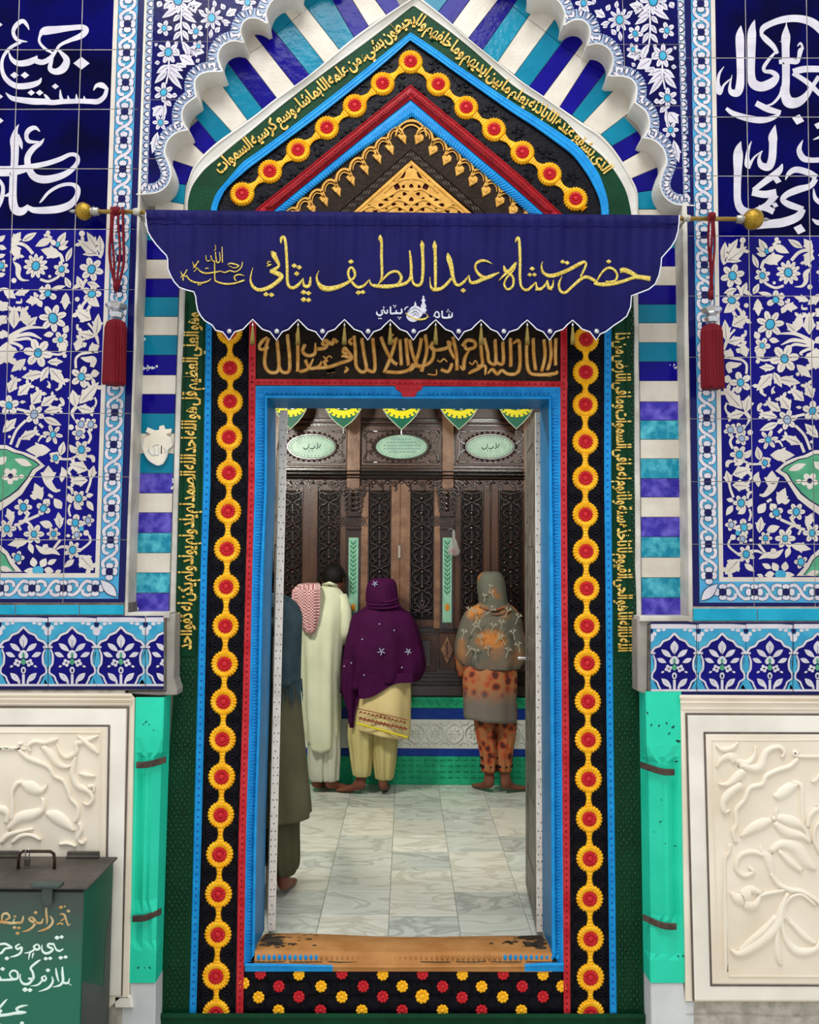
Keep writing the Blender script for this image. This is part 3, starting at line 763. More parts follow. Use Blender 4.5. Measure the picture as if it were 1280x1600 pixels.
# ------------------------------------------------------------------ turquoise fillet and the cartouche frieze below each panel
FRZ = Paint()
def frieze_unit(cx, top, s, dx=0):
    """one pointed cartouche with its flower; cx, top in photo px"""
    def T(P): return [(cx + (p[0] - 540) * s, top + (p[1] - 155) * s) + tuple(q * s for q in p[2:]) for p in P]
    half = [(540, 190), (500, 232), (455, 250), (430, 285), (390, 300), (362, 340)]
    other = [(1080 - x, y) for x, y in half]
    body = [(362, 340), (398, 360), (392, 450), (402, 480), (372, 510), (368, 545), (400, 560), (420, 612)]
    FRZ.put([T([(362, 120), (718, 120), (718, 155), (362, 155)])], WHI, 1)
    arch = half + [(362, 155), (540, 155)]
    FRZ.put([T([(362, 156), (540, 156), (540, 190)] + half[1:])], TUR, 1); FRZ.put([T([(718, 156), (540, 156), (540, 190)] + other[1:])], TUR, 1)
    for H in (half, other):
        FRZ.put(brush(T([(x, y, 22) for x, y in H]), sharp=True), LIN, 2); FRZ.put(brush(T([(x, y, 17) for x, y in H]), sharp=True), WHI, 3)
    for sg in (-1, 1):
        def S(P): return T([(540 + sg * (p[0] - 540),) + tuple(p[1:]) for p in P])
        vase = [(714, 345), (735, 360), (755, 430), (752, 470), (728, 498), (724, 530), (760, 550), (775, 585), (800, 612)]
        FRZ.put([S([(718, 350), (728, 360), (742, 440), (738, 475), (718, 490)])], TUR, 2)
        FRZ.put([S([(718, 540), (745, 556), (768, 612), (718, 612)])], TUR, 2)
        FRZ.put(brush(S([(700, 352, 8), (684, 400, 16), (686, 460, 16), (705, 492, 14), (706, 530, 13), (672, 556, 14), (660, 585, 14), (645, 612, 14)])), WHI, 3)
        FRZ.put([S([(718, 352), (704, 360), (694, 440), (698, 475), (718, 492)]), S([(718, 496), (711, 500), (712, 535), (690, 560), (665, 612), (718, 612)])], TUR, 2)
        FRZ.put([S([(684, 332), (722, 332), (722, 347), (684, 347)])], WHI, 4)
        FRZ.put(petal(*S([(560, 372)])[0][:2], *S([(640, 312)])[0][:2], 40 * s), WHI, 3)
        FRZ.put(petal(*S([(600, 412)])[0][:2], *S([(672, 380)])[0][:2], 36 * s), WHI, 3)
        FRZ.put(petal(*S([(562, 600)])[0][:2], *S([(638, 530)])[0][:2], 44 * s), WHI, 3); FRZ.put(brush(S([(570, 612, 14), (585, 570, 14), (615, 550, 6)])), WHI, 3)
        for a in range(4):
            FRZ.put([blob(*S([(585 + 17 * math.cos(R(90 * a + 20)), 456 + 17 * math.sin(R(90 * a + 20)))])[0][:2], 13 * s)], WHI, 3)
        FRZ.put([blob(*S([(582, 456)])[0][:2], 9 * s, 6 * s)], LIN, 4); FRZ.put([blob(*S([(628, 482)])[0][:2], 13 * s, 8 * s, 20 * sg)], WHI, 3)
        FRZ.put([blob(*S([(660, 168)])[0][:2], 18 * s, 12 * s), blob(*S([(620, 164)])[0][:2], 16 * s, 9 * s), blob(*S([(716, 225)])[0][:2], 24 * s, 30 * s), blob(*S([(690, 195)])[0][:2], 16 * s, 18 * s)], WHI, 3)
        FRZ.put([S([(700, 158), (722, 158), (722, 190), (706, 186)])], NAV, 4)
    FRZ.put(petal(*T([(540, 350)])[0][:2], *T([(540, 245)])[0][:2], 62 * s), WHI, 3); FRZ.put(brush(T([(540, 345, 5), (540, 290, 2)]), sharp=True), LIN, 4)
    FRZ.put([blob(*T([(540, 385)])[0][:2], 26 * s, 24 * s), blob(*T([(520, 402)])[0][:2], 17 * s, 22 * s), blob(*T([(560, 402)])[0][:2], 17 * s, 22 * s)], WHI, 3)
    FRZ.put([blob(*T([(540, 398)])[0][:2], 10 * s, 20 * s)], GRE, 5); FRZ.put([blob(*T([(540, 448)])[0][:2], 17 * s, 24 * s)], GRE, 5)
    FRZ.put([blob(*T([(540, 510)])[0][:2], 19 * s, 26 * s)], WHI, 3); FRZ.put([blob(*T([(540, 512)])[0][:2], 8 * s, 14 * s)], LIN, 4)
    FRZ.put([T([(530, 540), (550, 540), (550, 612), (530, 612)])], WHI, 3)
    FRZ.put([T([(362, 612), (720, 612), (720, 628), (362, 628)])], WHI, 4); FRZ.put([T([(362, 628), (720, 628), (720, 652), (362, 652)])], NAV, 1)
    FRZ.put([T([(362, 102), (720, 102), (720, 126), (362, 126)])], NAV, 1)
S76 = 76.2 / 360.0
for k in range(-3, 4): frieze_unit(36.6 + 76.2 * k, 972.0, S76)
for k in range(0, 6): frieze_unit(1054.0 + 74.6 * k, 982.3, 74.6 / 360.0)
def frieze(side):
    wl = MB()
    if side == 'left':
        x0, x1, y0, y1 = -300, 257.5, 945, 1079
        wl.prism([(x0, y0 - 3), (202, y0 - 3), (202, 965), (258.5, 966), (258.5, y1), (x0, y1)], Y0 + 0.0008, Y0 + 0.11)
        joints = [-78, 75.2, 227.3]; xs = [-231] + joints + [256.2]
        ty0, ty1 = 962.3, 1077
        fil = [-220, -98, 24, 124, 194]; fy0, fy1 = 945.5, 960.5
    else:
        wl.prism([(1014, 976), (1079, 976), (1079, 952), (1580, 952), (1580, 1086), (1013, 1086)], Y0 + 0.0008, Y0 + 0.11)
        xs = [1016.5, 1088.7, 1239.0, 1388, 1537]
        ty0, ty1 = 972.5, 1085.5
        fil = [1083, 1184, 1284, 1384, 1484]; fy0, fy1 = 951, 970
    root = wl.build('wall_%s_frieze' % side if False else 'trim_%d' % (1 if side == 'left' else 2), [grout_dk])
    tag(root, 'cartouche tile frieze below the %s floral tile panel' % side, None, None, 'structure')
    for a, b in zip(xs, xs[1:]):
        c = [(a + .6, ty0), (b - .6, ty0), (b - .6, ty1), (a + .6, ty1)]
        m = MB(); m.prism(c, Y0 - 0.002, Y0 + 0.006, 0, 0.001)
        t = m.build('tile', [cobalt], root)
        FRZ.on(c, Y0 - 0.002, GL, t)
    for a, b in zip(fil, fil[1:]):
        m = MB(); m.prism([(a + .6, fy0), (b - .6, fy0), (b - .6, fy1), (a + .6, fy1)], Y0 - 0.001, Y0 + 0.006, 0, 0.0015)
        m.build('fillet_tile', [mat('fillet_glaze', '#0b8fb0', 0.18, '#1d9fbe', 8, 0.3, 30)], root)
    m = MB()
    yy = 966 if side == 'left' else 975.5
    return root
frieze('left'); frieze('right')
# ================================================================== CUSPED ARCH, SPANDRELS AND STRIPED TILE BORDER
SEGS = [[(213, 303), (234, 302), (248, 299), (260.8, 289), (266.4, 275), (265, 262.5)],
        [(265, 262.5), (260.8, 251), (256.8, 241.4), (257.3, 231.6), (262, 219), (272, 209), (283.3, 204), (293, 202.7)],
        [(293, 202.7), (287.5, 196.4), (284, 186.6), (284, 175.3), (289, 164), (298.8, 155.6), (306, 151)],
        [(306, 151), (303.5, 137), (304.4, 125.6), (311.9, 116), (325, 111.6), (338, 111), (346.7, 111)],
        [(346.7, 111), (341, 97), (340.4, 84.4), (346.7, 71.7), (358, 64.7), (369, 63.3), (380.5, 66)],
        [(380.5, 66), (376.5, 56.3), (376, 45), (380.5, 33.8), (390, 28), (401.6, 28), (411.4, 32.3), (417, 36)],
        [(417, 36), (415, 22.5), (418.4, 11), (424, 2), (434, -6), (450, -9), (463, -7), (469, -8)],
        [(469, -8), (468, -24), (478, -40), (500, -48), (520, -44), (528, -48)],
        [(528, -48), (530, -66), (548, -84), (578, -92), (590, -96)],
        [(590, -96), (596, -118), (620, -140), (649.5, -160)]]
def MR(p): return (1299.0 - p[0], p[1] + 1 + 0.055 * p[1]) + tuple(p[2:])
OUT = []
for sg in SEGS:
    c = cat_rom(sg, 4)
    OUT += c if not OUT else c[1:]
Z_S = 1.0
SPN = UV(); 
# spandrel drawing, in photo pixels of the left side
Z_S = 5.333
Z = zf(190, 0, Z_S)
_put_keep = put
def put(polys, m, c=0): SPN.put(polys, m, c)
def daisy(cx, cy, r, n=6, a=0):
    flower(Z, cx, cy, r, n, a, 0.3, m=WHI, cm=TUR, fat=.55)
for (cx, cy, r, n, a) in ((390, 435, 95, 7, 10), (350, 770, 82, 6, 30), (355, 235, 66, 5, 0), (620, 260, 66, 5, 30), (750, 150, 95, 9, 0), (325, 1020, 66, 6, 0), (470, 0, 110, 8, 0), (1050, 20, 70, 6, 0), (640, 385, 50, 5, 0),
                          (760, -330, 100, 8, 0), (470, -420, 100, 8, 0), (1200, -260, 90, 7, 0), (980, -500, 90, 7, 10), (1500, -420, 90, 7, 0), (620, -620, 90, 7, 0), (1350, -650, 90, 7, 0)):
    daisy(cx, cy, r, n, a)
def lv(x0, y0, x1, y1, w, l=0): leaf(Z, x0, y0, x1, y1, w, WHI, True, l)
stem(Z, [(490, -60), (500, 60), (495, 200), (505, 345), (540, 450)], 14, WHI); stem(Z, [(395, 480), (390, 600), (370, 700)], 14, WHI); stem(Z, [(355, 830), (370, 930), (340, 990)], 12, WHI)
for a in ((480, 60, 335, 150, 46), (500, 80, 600, 130, 40), (500, 110, 625, 190, 40), (485, 120, 430, 180, 34), (505, 180, 580, 260, 36), (490, 190, 440, 260, 34), (510, 250, 560, 340, 34), (490, 260, 430, 335, 34), (510, 345, 570, 465, 44), (470, 350, 440, 372, 26),
          (540, 60, 670, 30, 60, 1), (560, 20, 620, 110, 44), (400, 20, 350, 75, 40), (330, 10, 300, 60, 44), (560, 400, 690, 440, 70, 1), (640, 440, 560, 400, 30), (480, 460, 610, 540, 66, 1), (620, 520, 650, 490, 26), (470, 530, 540, 560, 34), (320, 520, 275, 525, 30), (440, 400, 480, 465, 40), (300, 380, 275, 365, 24),
          (390, 540, 515, 590, 40), (385, 560, 515, 660, 40), (380, 590, 505, 745, 44), (395, 540, 290, 610, 44), (380, 590, 275, 695, 44), (470, 520, 470, 590, 40), (420, 790, 465, 800, 36), (370, 840, 415, 885, 36),
          (340, 880, 260, 970, 64, 1), (300, 1100, 255, 1280, 50, 1), (355, 870, 345, 990, 24), (870, 130, 960, 75, 50, 1), (830, 170, 910, 190, 30), (850, 190, 890, 215, 26), (780, 270, 820, 225, 36), (740, 320, 750, 240, 30), (860, 80, 830, 30, 36), (780, 60, 770, 0, 30), (690, 120, 640, 80, 30),
          (950, 20, 980, 0, 40), (1090, 30, 1000, 85, 40), (600, 470, 560, 380, 20),
          (480, -100, 340, -160, 46), (500, -120, 620, -200, 46), (490, -220, 380, -300, 46), (520, -260, 620, -330, 46), (880, -160, 760, -220, 50), (900, -180, 1040, -160, 50), (880, -60, 960, -120, 40), (1150, -120, 1260, -60, 40), (1060, -300, 960, -330, 50), (1320, -330, 1420, -300, 50), (600, -480, 700, -440, 50), (800, -560, 900, -620, 50), (1150, -430, 1230, -480, 50), (1600, -600, 1750, -560, 50), (1750, -760, 1900, -720, 50), (1550, -760, 1450, -800, 50), (330, -260, 290, -160, 40), (330, -600, 290, -500, 40), (2000, -900, 2150, -800, 50), (900, -820, 1000, -760, 50)):
    lv(*a)
put = _put_keep
# scale-shaped petals down the outer edge and along the cusps
y = -320
while y < 296:
    x = 229.5 - .034 * y
    x = 226.5 - .033 * y + 3
    SPN.put([[(x - .5, y), (x + 10.5, y), (x + 10.5, y + 13), (x - .5, y + 13)]], PET, 0)
    SPN.put([[(x, y + 6.2), (x + 4, y + 1.6), (x + 9.4, y + 1.2), (x + 10, y + 6.2), (x + 9.4, y + 11), (x + 4, y + 10.8)]], LIN, 1)
    SPN.put([[(x + 2, y + 6.2), (x + 5, y + 3), (x + 8.6, y + 2.4), (x + 9.2, y + 6.2), (x + 8.6, y + 10), (x + 5, y + 9.4)]], WHI, 2)
    y += 12.3
acc = 0.0
for i in range(len(OUT) - 1):
    a, b = OUT[i], OUT[i + 1]
    d = norm2((b[0] - a[0], b[1] - a[1])); L = math.hypot(b[0] - a[0], b[1] - a[1])
    nx, ny = d[1], -d[0]                      # away from the opening: up and to the left
    SPN.put([[a, b, (b[0] + nx * 15, b[1] + ny * 15), (a[0] + nx * 15, a[1] + ny * 15)]], PET, 0)
    acc += L
    if acc > 6.4:
        acc = 0
        SPN.put(petal(b[0] + nx * 1.5, b[1] + ny * 1.5, b[0] + nx * 15, b[1] + ny * 15, 7.0, 5, .6), LIN, 1)
        SPN.put(petal(b[0] + nx * 3, b[1] + ny * 3, b[0] + nx * 14, b[1] + ny * 14, 4.6, 4, .6), WHI, 2)
SPT = None
def spandrel(side):
    mp = (lambda p: p) if side == 'left' else MR
    reg = OUT + [(649.5, -330), (236, -330), (226.5 + 11 - 8, -330), (216.5, 303)]
    reg = [p for p in OUT] + [(649.5, -330), (237, -330), (217, 303)]
    tris = [t for t in tri(reg)]
    root = wall_left if side == 'left' else wall_right
    # slab edge: the cusped soffit that steps back 10 cm to the striped border
    path = [mp(p) for p in OUT]
    b = MB()
    prof = [(-0.8, Y0 + 0.0005), (0.3, Y0 - 0.0022), (1.6, Y0 - 0.0022), (2.2, Y0 + 0.003)]
    vs = []
    n = len(path)
    for i in range(n):
        a_ = path[max(0, i - 1)]; c_ = path[min(n - 1, i + 1)]
        d = norm2((c_[0] - a_[0], c_[1] - a_[1])); s_ = 1 if side == 'left' else -1
        nx, ny = -d[1] * s_, d[0] * s_          # toward the opening
        p = path[i]
        e = W(p[0], p[1], Y0)
        vs.append(W(p[0] - nx * .8, p[1] - ny * .8, Y0 + .0004)); vs.append(W(p[0] - nx * .3, p[1] - ny * .3, Y0 - .0025)); vs.append(W(p[0] + nx * 1.2, p[1] + ny * 1.2, Y0 - .0025))
        q = W(p[0] + nx * 2.0, p[1] + ny * 2.0, Y0)
        vs.append(q + Vector((0, .004, 0)))
        q2 = W(p[0] + nx * 3.2, p[1] + ny * 3.2, Y0)
        vs.append(Vector((q2.x, Y0 + .05, q2.z))); vs.append(Vector((q2.x, YP + .012, q2.z)))
    fs = []
    for i in range(n - 1):
        for k in range(5): fs.append([i * 6 + k, i * 6 + k + 1, i * 6 + 7 + k, i * 6 + 6 + k])
    b.add(vs, fs)
    b.build('arch_soffit', [plaster], root, False)
    # plaster ground of the slab
    g = MB()
    for t in tris: g.poly([W(*mp(p), Y0 + .0012) for p in t])
    g.build('spandrel_ground', [grout], root)
    xs = [lambda y, k=k: 326 - .03 * y + 97.5 * k for k in range(-1, 5)]
    ys = [-330, -305, -212, -120, -28, 64.7, 155.6, 247.7, 345]
    art = SPN.laid(mp)
    OM = [mp(p) for p in OUT]
    def side_near(x, y): return any(abs(x - p[0]) < 22 and abs(y - p[1]) < 22 for p in OM)
    for v0, v1 in zip(ys, ys[1:]):
        for k in range(-1, 4):
            x = lambda kk, yy: (226.5 - .033 * yy + 3) if kk == -1 else 326 - .03 * yy + 97.5 * kk
            c = [(x(k, v0) + .45, v0 + .45), (x(k + 1, v0) - .45, v0 + .45), (x(k + 1, v1) - .45, v1 - .45), (x(k, v1) + .45, v1 - .45)]
            m = MB(); ok = False
            for t in tris:
                q = clip(t if area2(t) > 0 else t[::-1], c)
                if len(q) >= 3 and abs(area2(q)) > 2:
                    m.poly([W(*mp(p), Y0) for p in q]); ok = True
            if not ok: continue
            t_ = m.build('tile', [mat('spandrel_glaze', '#07063c', 0.16, '#0a0956', 6, 0.2, 25, rand=.15, spec=.1)], root)
            cc = [mp(p) for p in c]
            if area2(cc) < 0: cc = cc[::-1]
            # the drawing is also cut along the cusps
            A = Paint()
            rt = [[mp(p) for p in t] for t in tris]
            rt = [t if area2(t) > 0 else t[::-1] for t in rt]
            cx0, cx1 = min(p[0] for p in cc), max(p[0] for p in cc); cy0, cy1 = min(p[1] for p in cc), max(p[1] for p in cc)
            near = [t for t in rt if not (max(p[0] for p in t) < cx0 or min(p[0] for p in t) > cx1 or max(p[1] for p in t) < cy0 or min(p[1] for p in t) > cy1)]
            for (q, mm, kk, a0, a1, b0, b1) in art.p:
                if a1 < cx0 or a0 > cx1 or b1 < cy0 or b0 > cy1: continue
                if not side_near(0.5 * (a0 + a1), 0.5 * (b0 + b1)):
                    A.p.append((q, mm, kk, a0, a1, b0, b1)); continue
                for t in near:
                    q2 = clip(q, t)
                    if len(q2) >= 3:
                        xx = [p[0] for p in q2]; yy = [p[1] for p in q2]
                        A.p.append((q2, mm, kk, min(xx), max(xx), min(yy), max(yy)))
            A.on(cc, Y0, GL, t_)
spandrel('left'); spandrel('right')

# ------------------------------------------------------------------ wall behind the arch with its radiating striped tiles
root = MB()
WT = 3.66
def wpoly(P, Ya): return [W(x, y, Ya) for x, y in P]
root.prism([(150, -330), (1150, -330), (1150, 560), (905, 560), (905, 700), (862, 640), (415, 640), (370, 700), (370, 560), (150, 560)][:0] or [(150, -330), (1150, -330), (1150, 610), (150, 610)], YP + 0.006, WT)
root.prism([(150, 610), (398, 610), (385, 1640), (150, 1640)], YP + 0.006, WT)
root.prism([(876, 610), (1150, 610), (1150, 1640), (886, 1640)], YP + 0.006, WT)
wall_front = root.build('wall_front', [plaster_dk])
tag(wall_front, 'thick plastered front wall of the shrine holding the doorway', None, None, 'structure')
B_, T_, Wt_ = 'b', 't', 'w'
LS = [((627, 11), (-12, -20)), ((604, 23.4), (-17, -23)), ((576, 40.6), (-25, -40.6)), ((554, 59.4), (-34, -59)), ((530.6, 78), (-50, -64)), ((507, 98.4), (-65, -83)), ((483.8, 117), (-59, -73)), ((462, 135.7), (-65, -82)),
      ((432.5, 153.3), (-55, -72)), ((410.7, 171), (-48.5, -64)), ((386.8, 187.8), (-39, -53)), ((362, 206), (-42, -46)), ((338, 223), (-35, -43)), ((319, 241.4), (-18, -17)), ((301.6, 261), (-31, -10.5)), ((290.3, 288.5), (-24, -3)), ((287.5, 319), (-21, -4)), ((287, 350), (-21, -3))]
LC = 'bwbtwtbwbtwtbwbtw'
LC = ['t', 'b', 'w', 'b', 't', 'w', 't', 'b', 'w', 'b', 't', 'w', 't', 'b', 'w', 'b', 't', 'w']
RS = [((660, 4.7), (8, -12)), ((683.8, 20.3), (15, -20)), ((707, 37.5), (27, -37)), ((732, 59.4), (45, -58)), ((754, 78), (45, -65)), ((777.5, 97), (47, -69)), ((804, 116.7), (46, -63)), ((826.7, 135.7), (50, -67)), ((849, 150.5), (48.7, -66)), ((873.8, 168.5), (44, -69)),
      ((894, 179.3), (46.6, -60)), ((911, 192), (48, -51)), ((939, 210), (38, -29)), ((956.9, 228), (41, -24)), ((972.5, 253), (25, -14)), ((986.6, 279), (35, -15)), ((995, 300.8), (20, -3)), ((997.5, 327), (23.5, 0)), ((998, 355), (23.5, 0))]
RC = ['w', 't', 'b', 'w', 'b', 't', 'w', 't', 'b', 'w', 'b', 't', 'w', 't', 'b', 'w', 'b', 't', 'w']
SM = {'b': stripe_blue, 't': stripe_teal, 'w': stripe_white, 'v': worn_sheen_blue, 's': worn_sheen_teal}
def shrink(P, d):
    return inset3(P, d)
capline = [(361.5, 105.5), (384.7, 87), (410, 70.3), (432.5, 52), (455, 34.5), (474.7, 18), (500, 0), (560, -45), (649, -110)]
def radiate(S, Cc, side):
    for i in range(len(S) - 1):
        (a, da), (b, db) = S[i], S[i + 1]
        la, lb = math.hypot(*da), math.hypot(*db)
        k = 120.0
        if side == 'left' and i >= 12 or side == 'right' and i >= 12: k = 46.0
        ua = (da[0] / la, da[1] / la); ub = (db[0] / lb, db[1] / lb)
        far_a = (a[0] + ua[0] * k, a[1] + ua[1] * k); far_b = (b[0] + ub[0] * k, b[1] + ub[1] * k)
        col = Cc[i + 1] if side == 'left' else Cc[i + 1]
        # main piece and the cap piece beyond the curved joint
        def cut(t): 
            return (a[0] + ua[0] * t, a[1] + ua[1] * t), (b[0] + ub[0] * t, b[1] + ub[1] * t)
        parts = [[a, b, far_b, far_a]]
        if 2 <= i <= 9:
            c1, c2 = cut(83.0)
            parts = [[a, b, c2, c1], [c1, c2, far_b, far_a]]
        for P in parts:
            if area2(P) < 0: P = P[::-1]
            P = shrink(P, 0.45)
            m = MB(); m.prism(P, YP + 0.0, YP + 0.0065, 0, 0.0008)
            m.build('tile', [SM[col]], wall_front)
LC2 = ['x', 't', 'b', 'w', 'b', 't', 'w', 't', 'b', 'w', 'b', 't', 'w', 't', 'b', 'w', 'b', 't', 'w']
# colour between seam i and i+1, read downwards from the apex
LCOL = ['b', 'w', 'b', 't', 'w', 't', 'b', 'w', 'b', 't', 'w', 't', 'b', 'w', 'b', 't', 'w']
RCOL = ['t', 'b', 'w', 'b', 't', 'w', 't', 'b', 'w', 'b', 't', 'w', 't', 'b', 'w', 'b', 't', 'w']
radiate(LS, ['x'] + LCOL, 'left')
radiate(RS, ['x'] + RCOL, 'right')
# level courses of the striped jambs
LY = [347, 376, 405.4, 435.6, 464, 494.6, 524, 554.7, 586, 616, 646, 677, 709, 739.6, 770.7, 801, 832.6, 864, 895, 926.6, 956]
LJ = ['t', 'b', 'w', 'b', 't', 'w', 't', 'b', 'w', 'b', 't', 'w', 't', 'v', 'w', 'v', 's', 'w', 's', 'v']
RY = [360, 388, 416, 446, 475.5, 504.6, 535, 565, 595, 627.6, 656.7, 686.6, 716.7, 747.6, 777, 808, 839, 871, 902.6, 934, 962]
RJ = ['t', 'b', 'w', 'b', 't', 'w', 't', 'b', 'w', 'v', 's', 'w', 's', 'v', 'w', 'v', 's', 'w', 's', 'v']
LXl = [(350, 226), (480, 222.5), (650, 217), (800, 213), (960, 208.5)]
LXr = [(350, 283), (450, 279.5), (650, 273), (800, 268.5), (960, 263.5)]
RXl = [(350, 997), (500, 998), (650, 1000.8), (800, 1002), (962, 1003)]
RXr = [(350, 1061), (500, 1063), (650, 1065.5), (800, 1068), (962, 1071)]
for YS, CJ, XL, XR in ((LY, LJ, LXl, LXr), (RY, RJ, RXl, RXr)):
    for i, c in enumerate(CJ):
        a, b = YS[i] + .4, YS[i + 1] - .4
        P = [(lerp_tab(XL, a), a), (lerp_tab(XR, a), a), (lerp_tab(XR, b), b), (lerp_tab(XL, b), b)]
        m = MB(); m.prism(P, YP, YP + .0065, 0, .0008)
        m.build('tile', [SM[c]], wall_front)
# plaster arrises either side of the jambs
def band(tabA, tabB, y0, y1, Ya, Yb, bev, mt, name='plaster_jamb', n=14):
    ys = [y0 + (y1 - y0) * i / n for i in range(n + 1)]
    random.seed(int(y0 + tabA[0][1]))
    P = [(lerp_tab(tabA, y) + random.uniform(-.5, .5), y) for y in ys] + [(lerp_tab(tabB, y) + random.uniform(-.4, .4), y) for y in ys[::-1]]
    if area2(P) < 0: P = P[::-1]
    m = MB(); m.prism(P, Ya, Yb, 0, bev)
    return m.build(name, [mt], wall_front)
J2L = [(-300, 235.5), (350, 213.8), (960, 194.5)]
J2R = [(-300, 1066), (350, 1074.5), (960, 1083)]
lipL = [(300, 219.5), (650, 208.5), (965, 199)]
lipR = [(310, 1066), (650, 1073), (968, 1077)]
band(J2L, lipL, 303, 966, Y0 - .003, YP + .01, .003, plaster_md)
band(lipR, J2R, 316, 972, Y0 - .003, YP + .01, .003, plaster_md)
for tab, xo in ((lipL, 1), (lipR, -1)):
    # reveal face falling back from the lip to the stripes
    pass
cream_line = [(x, y) for x, y in ((230.5 + 6, -330), (213.5 + 7.2, 303))]
band([(-330, 236.5), (303, 215.6)], [(-330, 240.5), (303, 219.8)], -330, 303, Y0 - .001, Y0 + .004, .0008, mat('cream_joint', '#d9d6c4', .6, '#c6c2ae', 20), 'joint_strip', 4)
band([(-330, 1059), (316, 1069.5)], [(-330, 1062), (316, 1073)], -330, 316, Y0 - .001, Y0 + .004, .0008, MATS['cream_joint'], 'joint_strip', 4)
# portal-side arrises
band([(330, 288), (450, 280.5), (650, 274), (960, 264.5)], [(330, 294), (500, 287.5), (650, 281.5), (880, 275.5), (960, 273.5)], 328, 962, YP - .012, YP + .006, .004, plaster_md)
band([(334, 987), (500, 991.6), (750, 992), (900, 993.7), (975, 996)], [(334, 997.5), (500, 998), (650, 1000), (975, 1003)], 334, 975, YP - .012, YP + .006, .004, plaster_md)
m = MB(); m.prism([(258.8, 966), (266, 960), (273.5, 960), (271.5, 1060), (277, 1078), (276, 1086), (246, 1087), (200, 1084), (200, 1080), (258.8, 1080)], Y0 + .01, YP + .006, 0, .004); m.build('plaster_ledge', [plaster_dk], wall_front)
m = MB(); m.prism([(996, 968), (1080, 968), (1080, 975), (1013, 975.5), (1012, 1086), (997, 1080)], Y0 + .012, YP + .006, 0, .004); m.build('plaster_ledge', [plaster_dk], wall_front)
m = MB(); m.prism([(199, 957), (265, 957), (265, 966), (199, 966)], Y0 - .002, YP + .006, 0, .003); m.build('plaster_ledge', [plaster_md], wall_front)
m = MB(); m.prism([(1000, 963), (1080, 963), (1080, 971), (1000, 971)], Y0 - .002, YP + .006, 0, .003); m.build('plaster_ledge', [plaster_md], wall_front)
# cresting moulding that edges the doorway's pointed head
GO = [(288.2, 345), (288.2, 328), (289, 309), (293, 288), (301.6, 262.5), (318.5, 241.4), (339.5, 222.4), (362, 206), (400, 179), (432, 153.5), (483.8, 117), (552.5, 59.5), (600, 26), (641.5, -1), (652, -5), (662, 1), (696, 28), (730.6, 59), (802.5, 117), (825, 134), (849, 150), (873.8, 167), (909.7, 192), (935, 208), (955.3, 228.5), (972.5, 252.5), (986.6, 278), (996, 300), (997.5, 333.6), (997.5, 350)]
GI = [(293.8, 345), (293.8, 328), (294.5, 311.7), (300.9, 290.6), (315.6, 269.5), (328, 257.5), (339.5, 248.4), (362, 229), (400, 198.5), (440, 165), (502.5, 117), (560, 75), (600, 45), (638, 15), (646, 10), (655, 15), (696, 44), (740, 79), (800, 132), (840, 158), (878.8, 185.6), (890, 196), (910, 218), (926, 231), (941, 243.8), (954, 259), (964.7, 273.4), (978.8, 300), (986.6, 333.6), (987, 350)]
def resample(P, n):
    d = [0]
    for a, b in zip(P, P[1:]): d.append(d[-1] + math.hypot(b[0] - a[0], b[1] - a[1]))
    out = []; k = 0
    for i in range(n):
        s_ = d[-1] * i / (n - 1)
        while k < len(P) - 2 and d[k + 1] < s_: k += 1
        t = (s_ - d[k]) / max(1e-9, d[k + 1] - d[k]); t = min(1, t)
        out.append((P[k][0] + (P[k + 1][0] - P[k][0]) * t, P[k][1] + (P[k + 1][1] - P[k][1]) * t))
    return out
def loft(m, A, Bp, prof, n=None, mi=0):
    """relief strip between two photo-pixel curves; prof = [(share from A to B, Y)]"""
    if n: A, Bp = resample(A, n), resample(Bp, n)
    k = len(prof); vs = []
    for a, b in zip(A, Bp):
        for t, Y in prof: vs.append(W(a[0] + (b[0] - a[0]) * t, a[1] + (b[1] - a[1]) * t, Y))
    fs = []
    for i in range(len(A) - 1):
        for q in range(k - 1): fs.append([i * k + q, i * k + q + 1, (i + 1) * k + q + 1, (i + 1) * k + q])
    m.add(vs, fs, mi)
m = MB(); loft(m, cat_rom(GO, 4), cat_rom(GI, 4), [(-.02, YP + .004), (0, YP - .014), (.12, YP - .018), (.25, YP - .012), (.8, YP - .004), (.9, YP - .006), (1.0, YP - .004), (1.02, YP + .006)])
m.build('arch_moulding', [plaster], wall_front)

# cream heart-shaped plaque fixed over the left striped jamb, and splashes of old whitewash
med = empty('plaster_plaque', None, 'cream heart-shaped plaque with raised script on the left striped tile border', 'ornament')
Z = zf(200, 500, 4.923)
mc = mat('cream_plaque', '#e2dac9', .4, '#d2c8b4', 12)
P = Z([(118, 930), (108, 960), (115, 1010), (150, 1075), (200, 1110), (235, 1120), (270, 1105), (300, 1050), (310, 995), (346, 962), (332, 908), (292, 882), (330, 868), (336, 835), (285, 840), (275, 808), (240, 816), (236, 846), (205, 848), (150, 825), (134, 860), (172, 880), (130, 905)])
m = MB(); m.prism(P if area2(P) > 0 else P[::-1], YP - .012, YP - .001, 0, .002); m.build('plaque_body', [mc], med)
m = MB(); m.ridge(Z([(122, 935, 9), (112, 965, 9), (120, 1010, 9), (155, 1072, 9), (205, 1108, 9), (235, 1116, 9), (268, 1100, 9), (296, 1048, 9), (306, 995, 9), (340, 962, 9), (328, 912, 9)]), YP - .012, .003); m.build('plaque_rim', [whitewash], med)
m = MB()
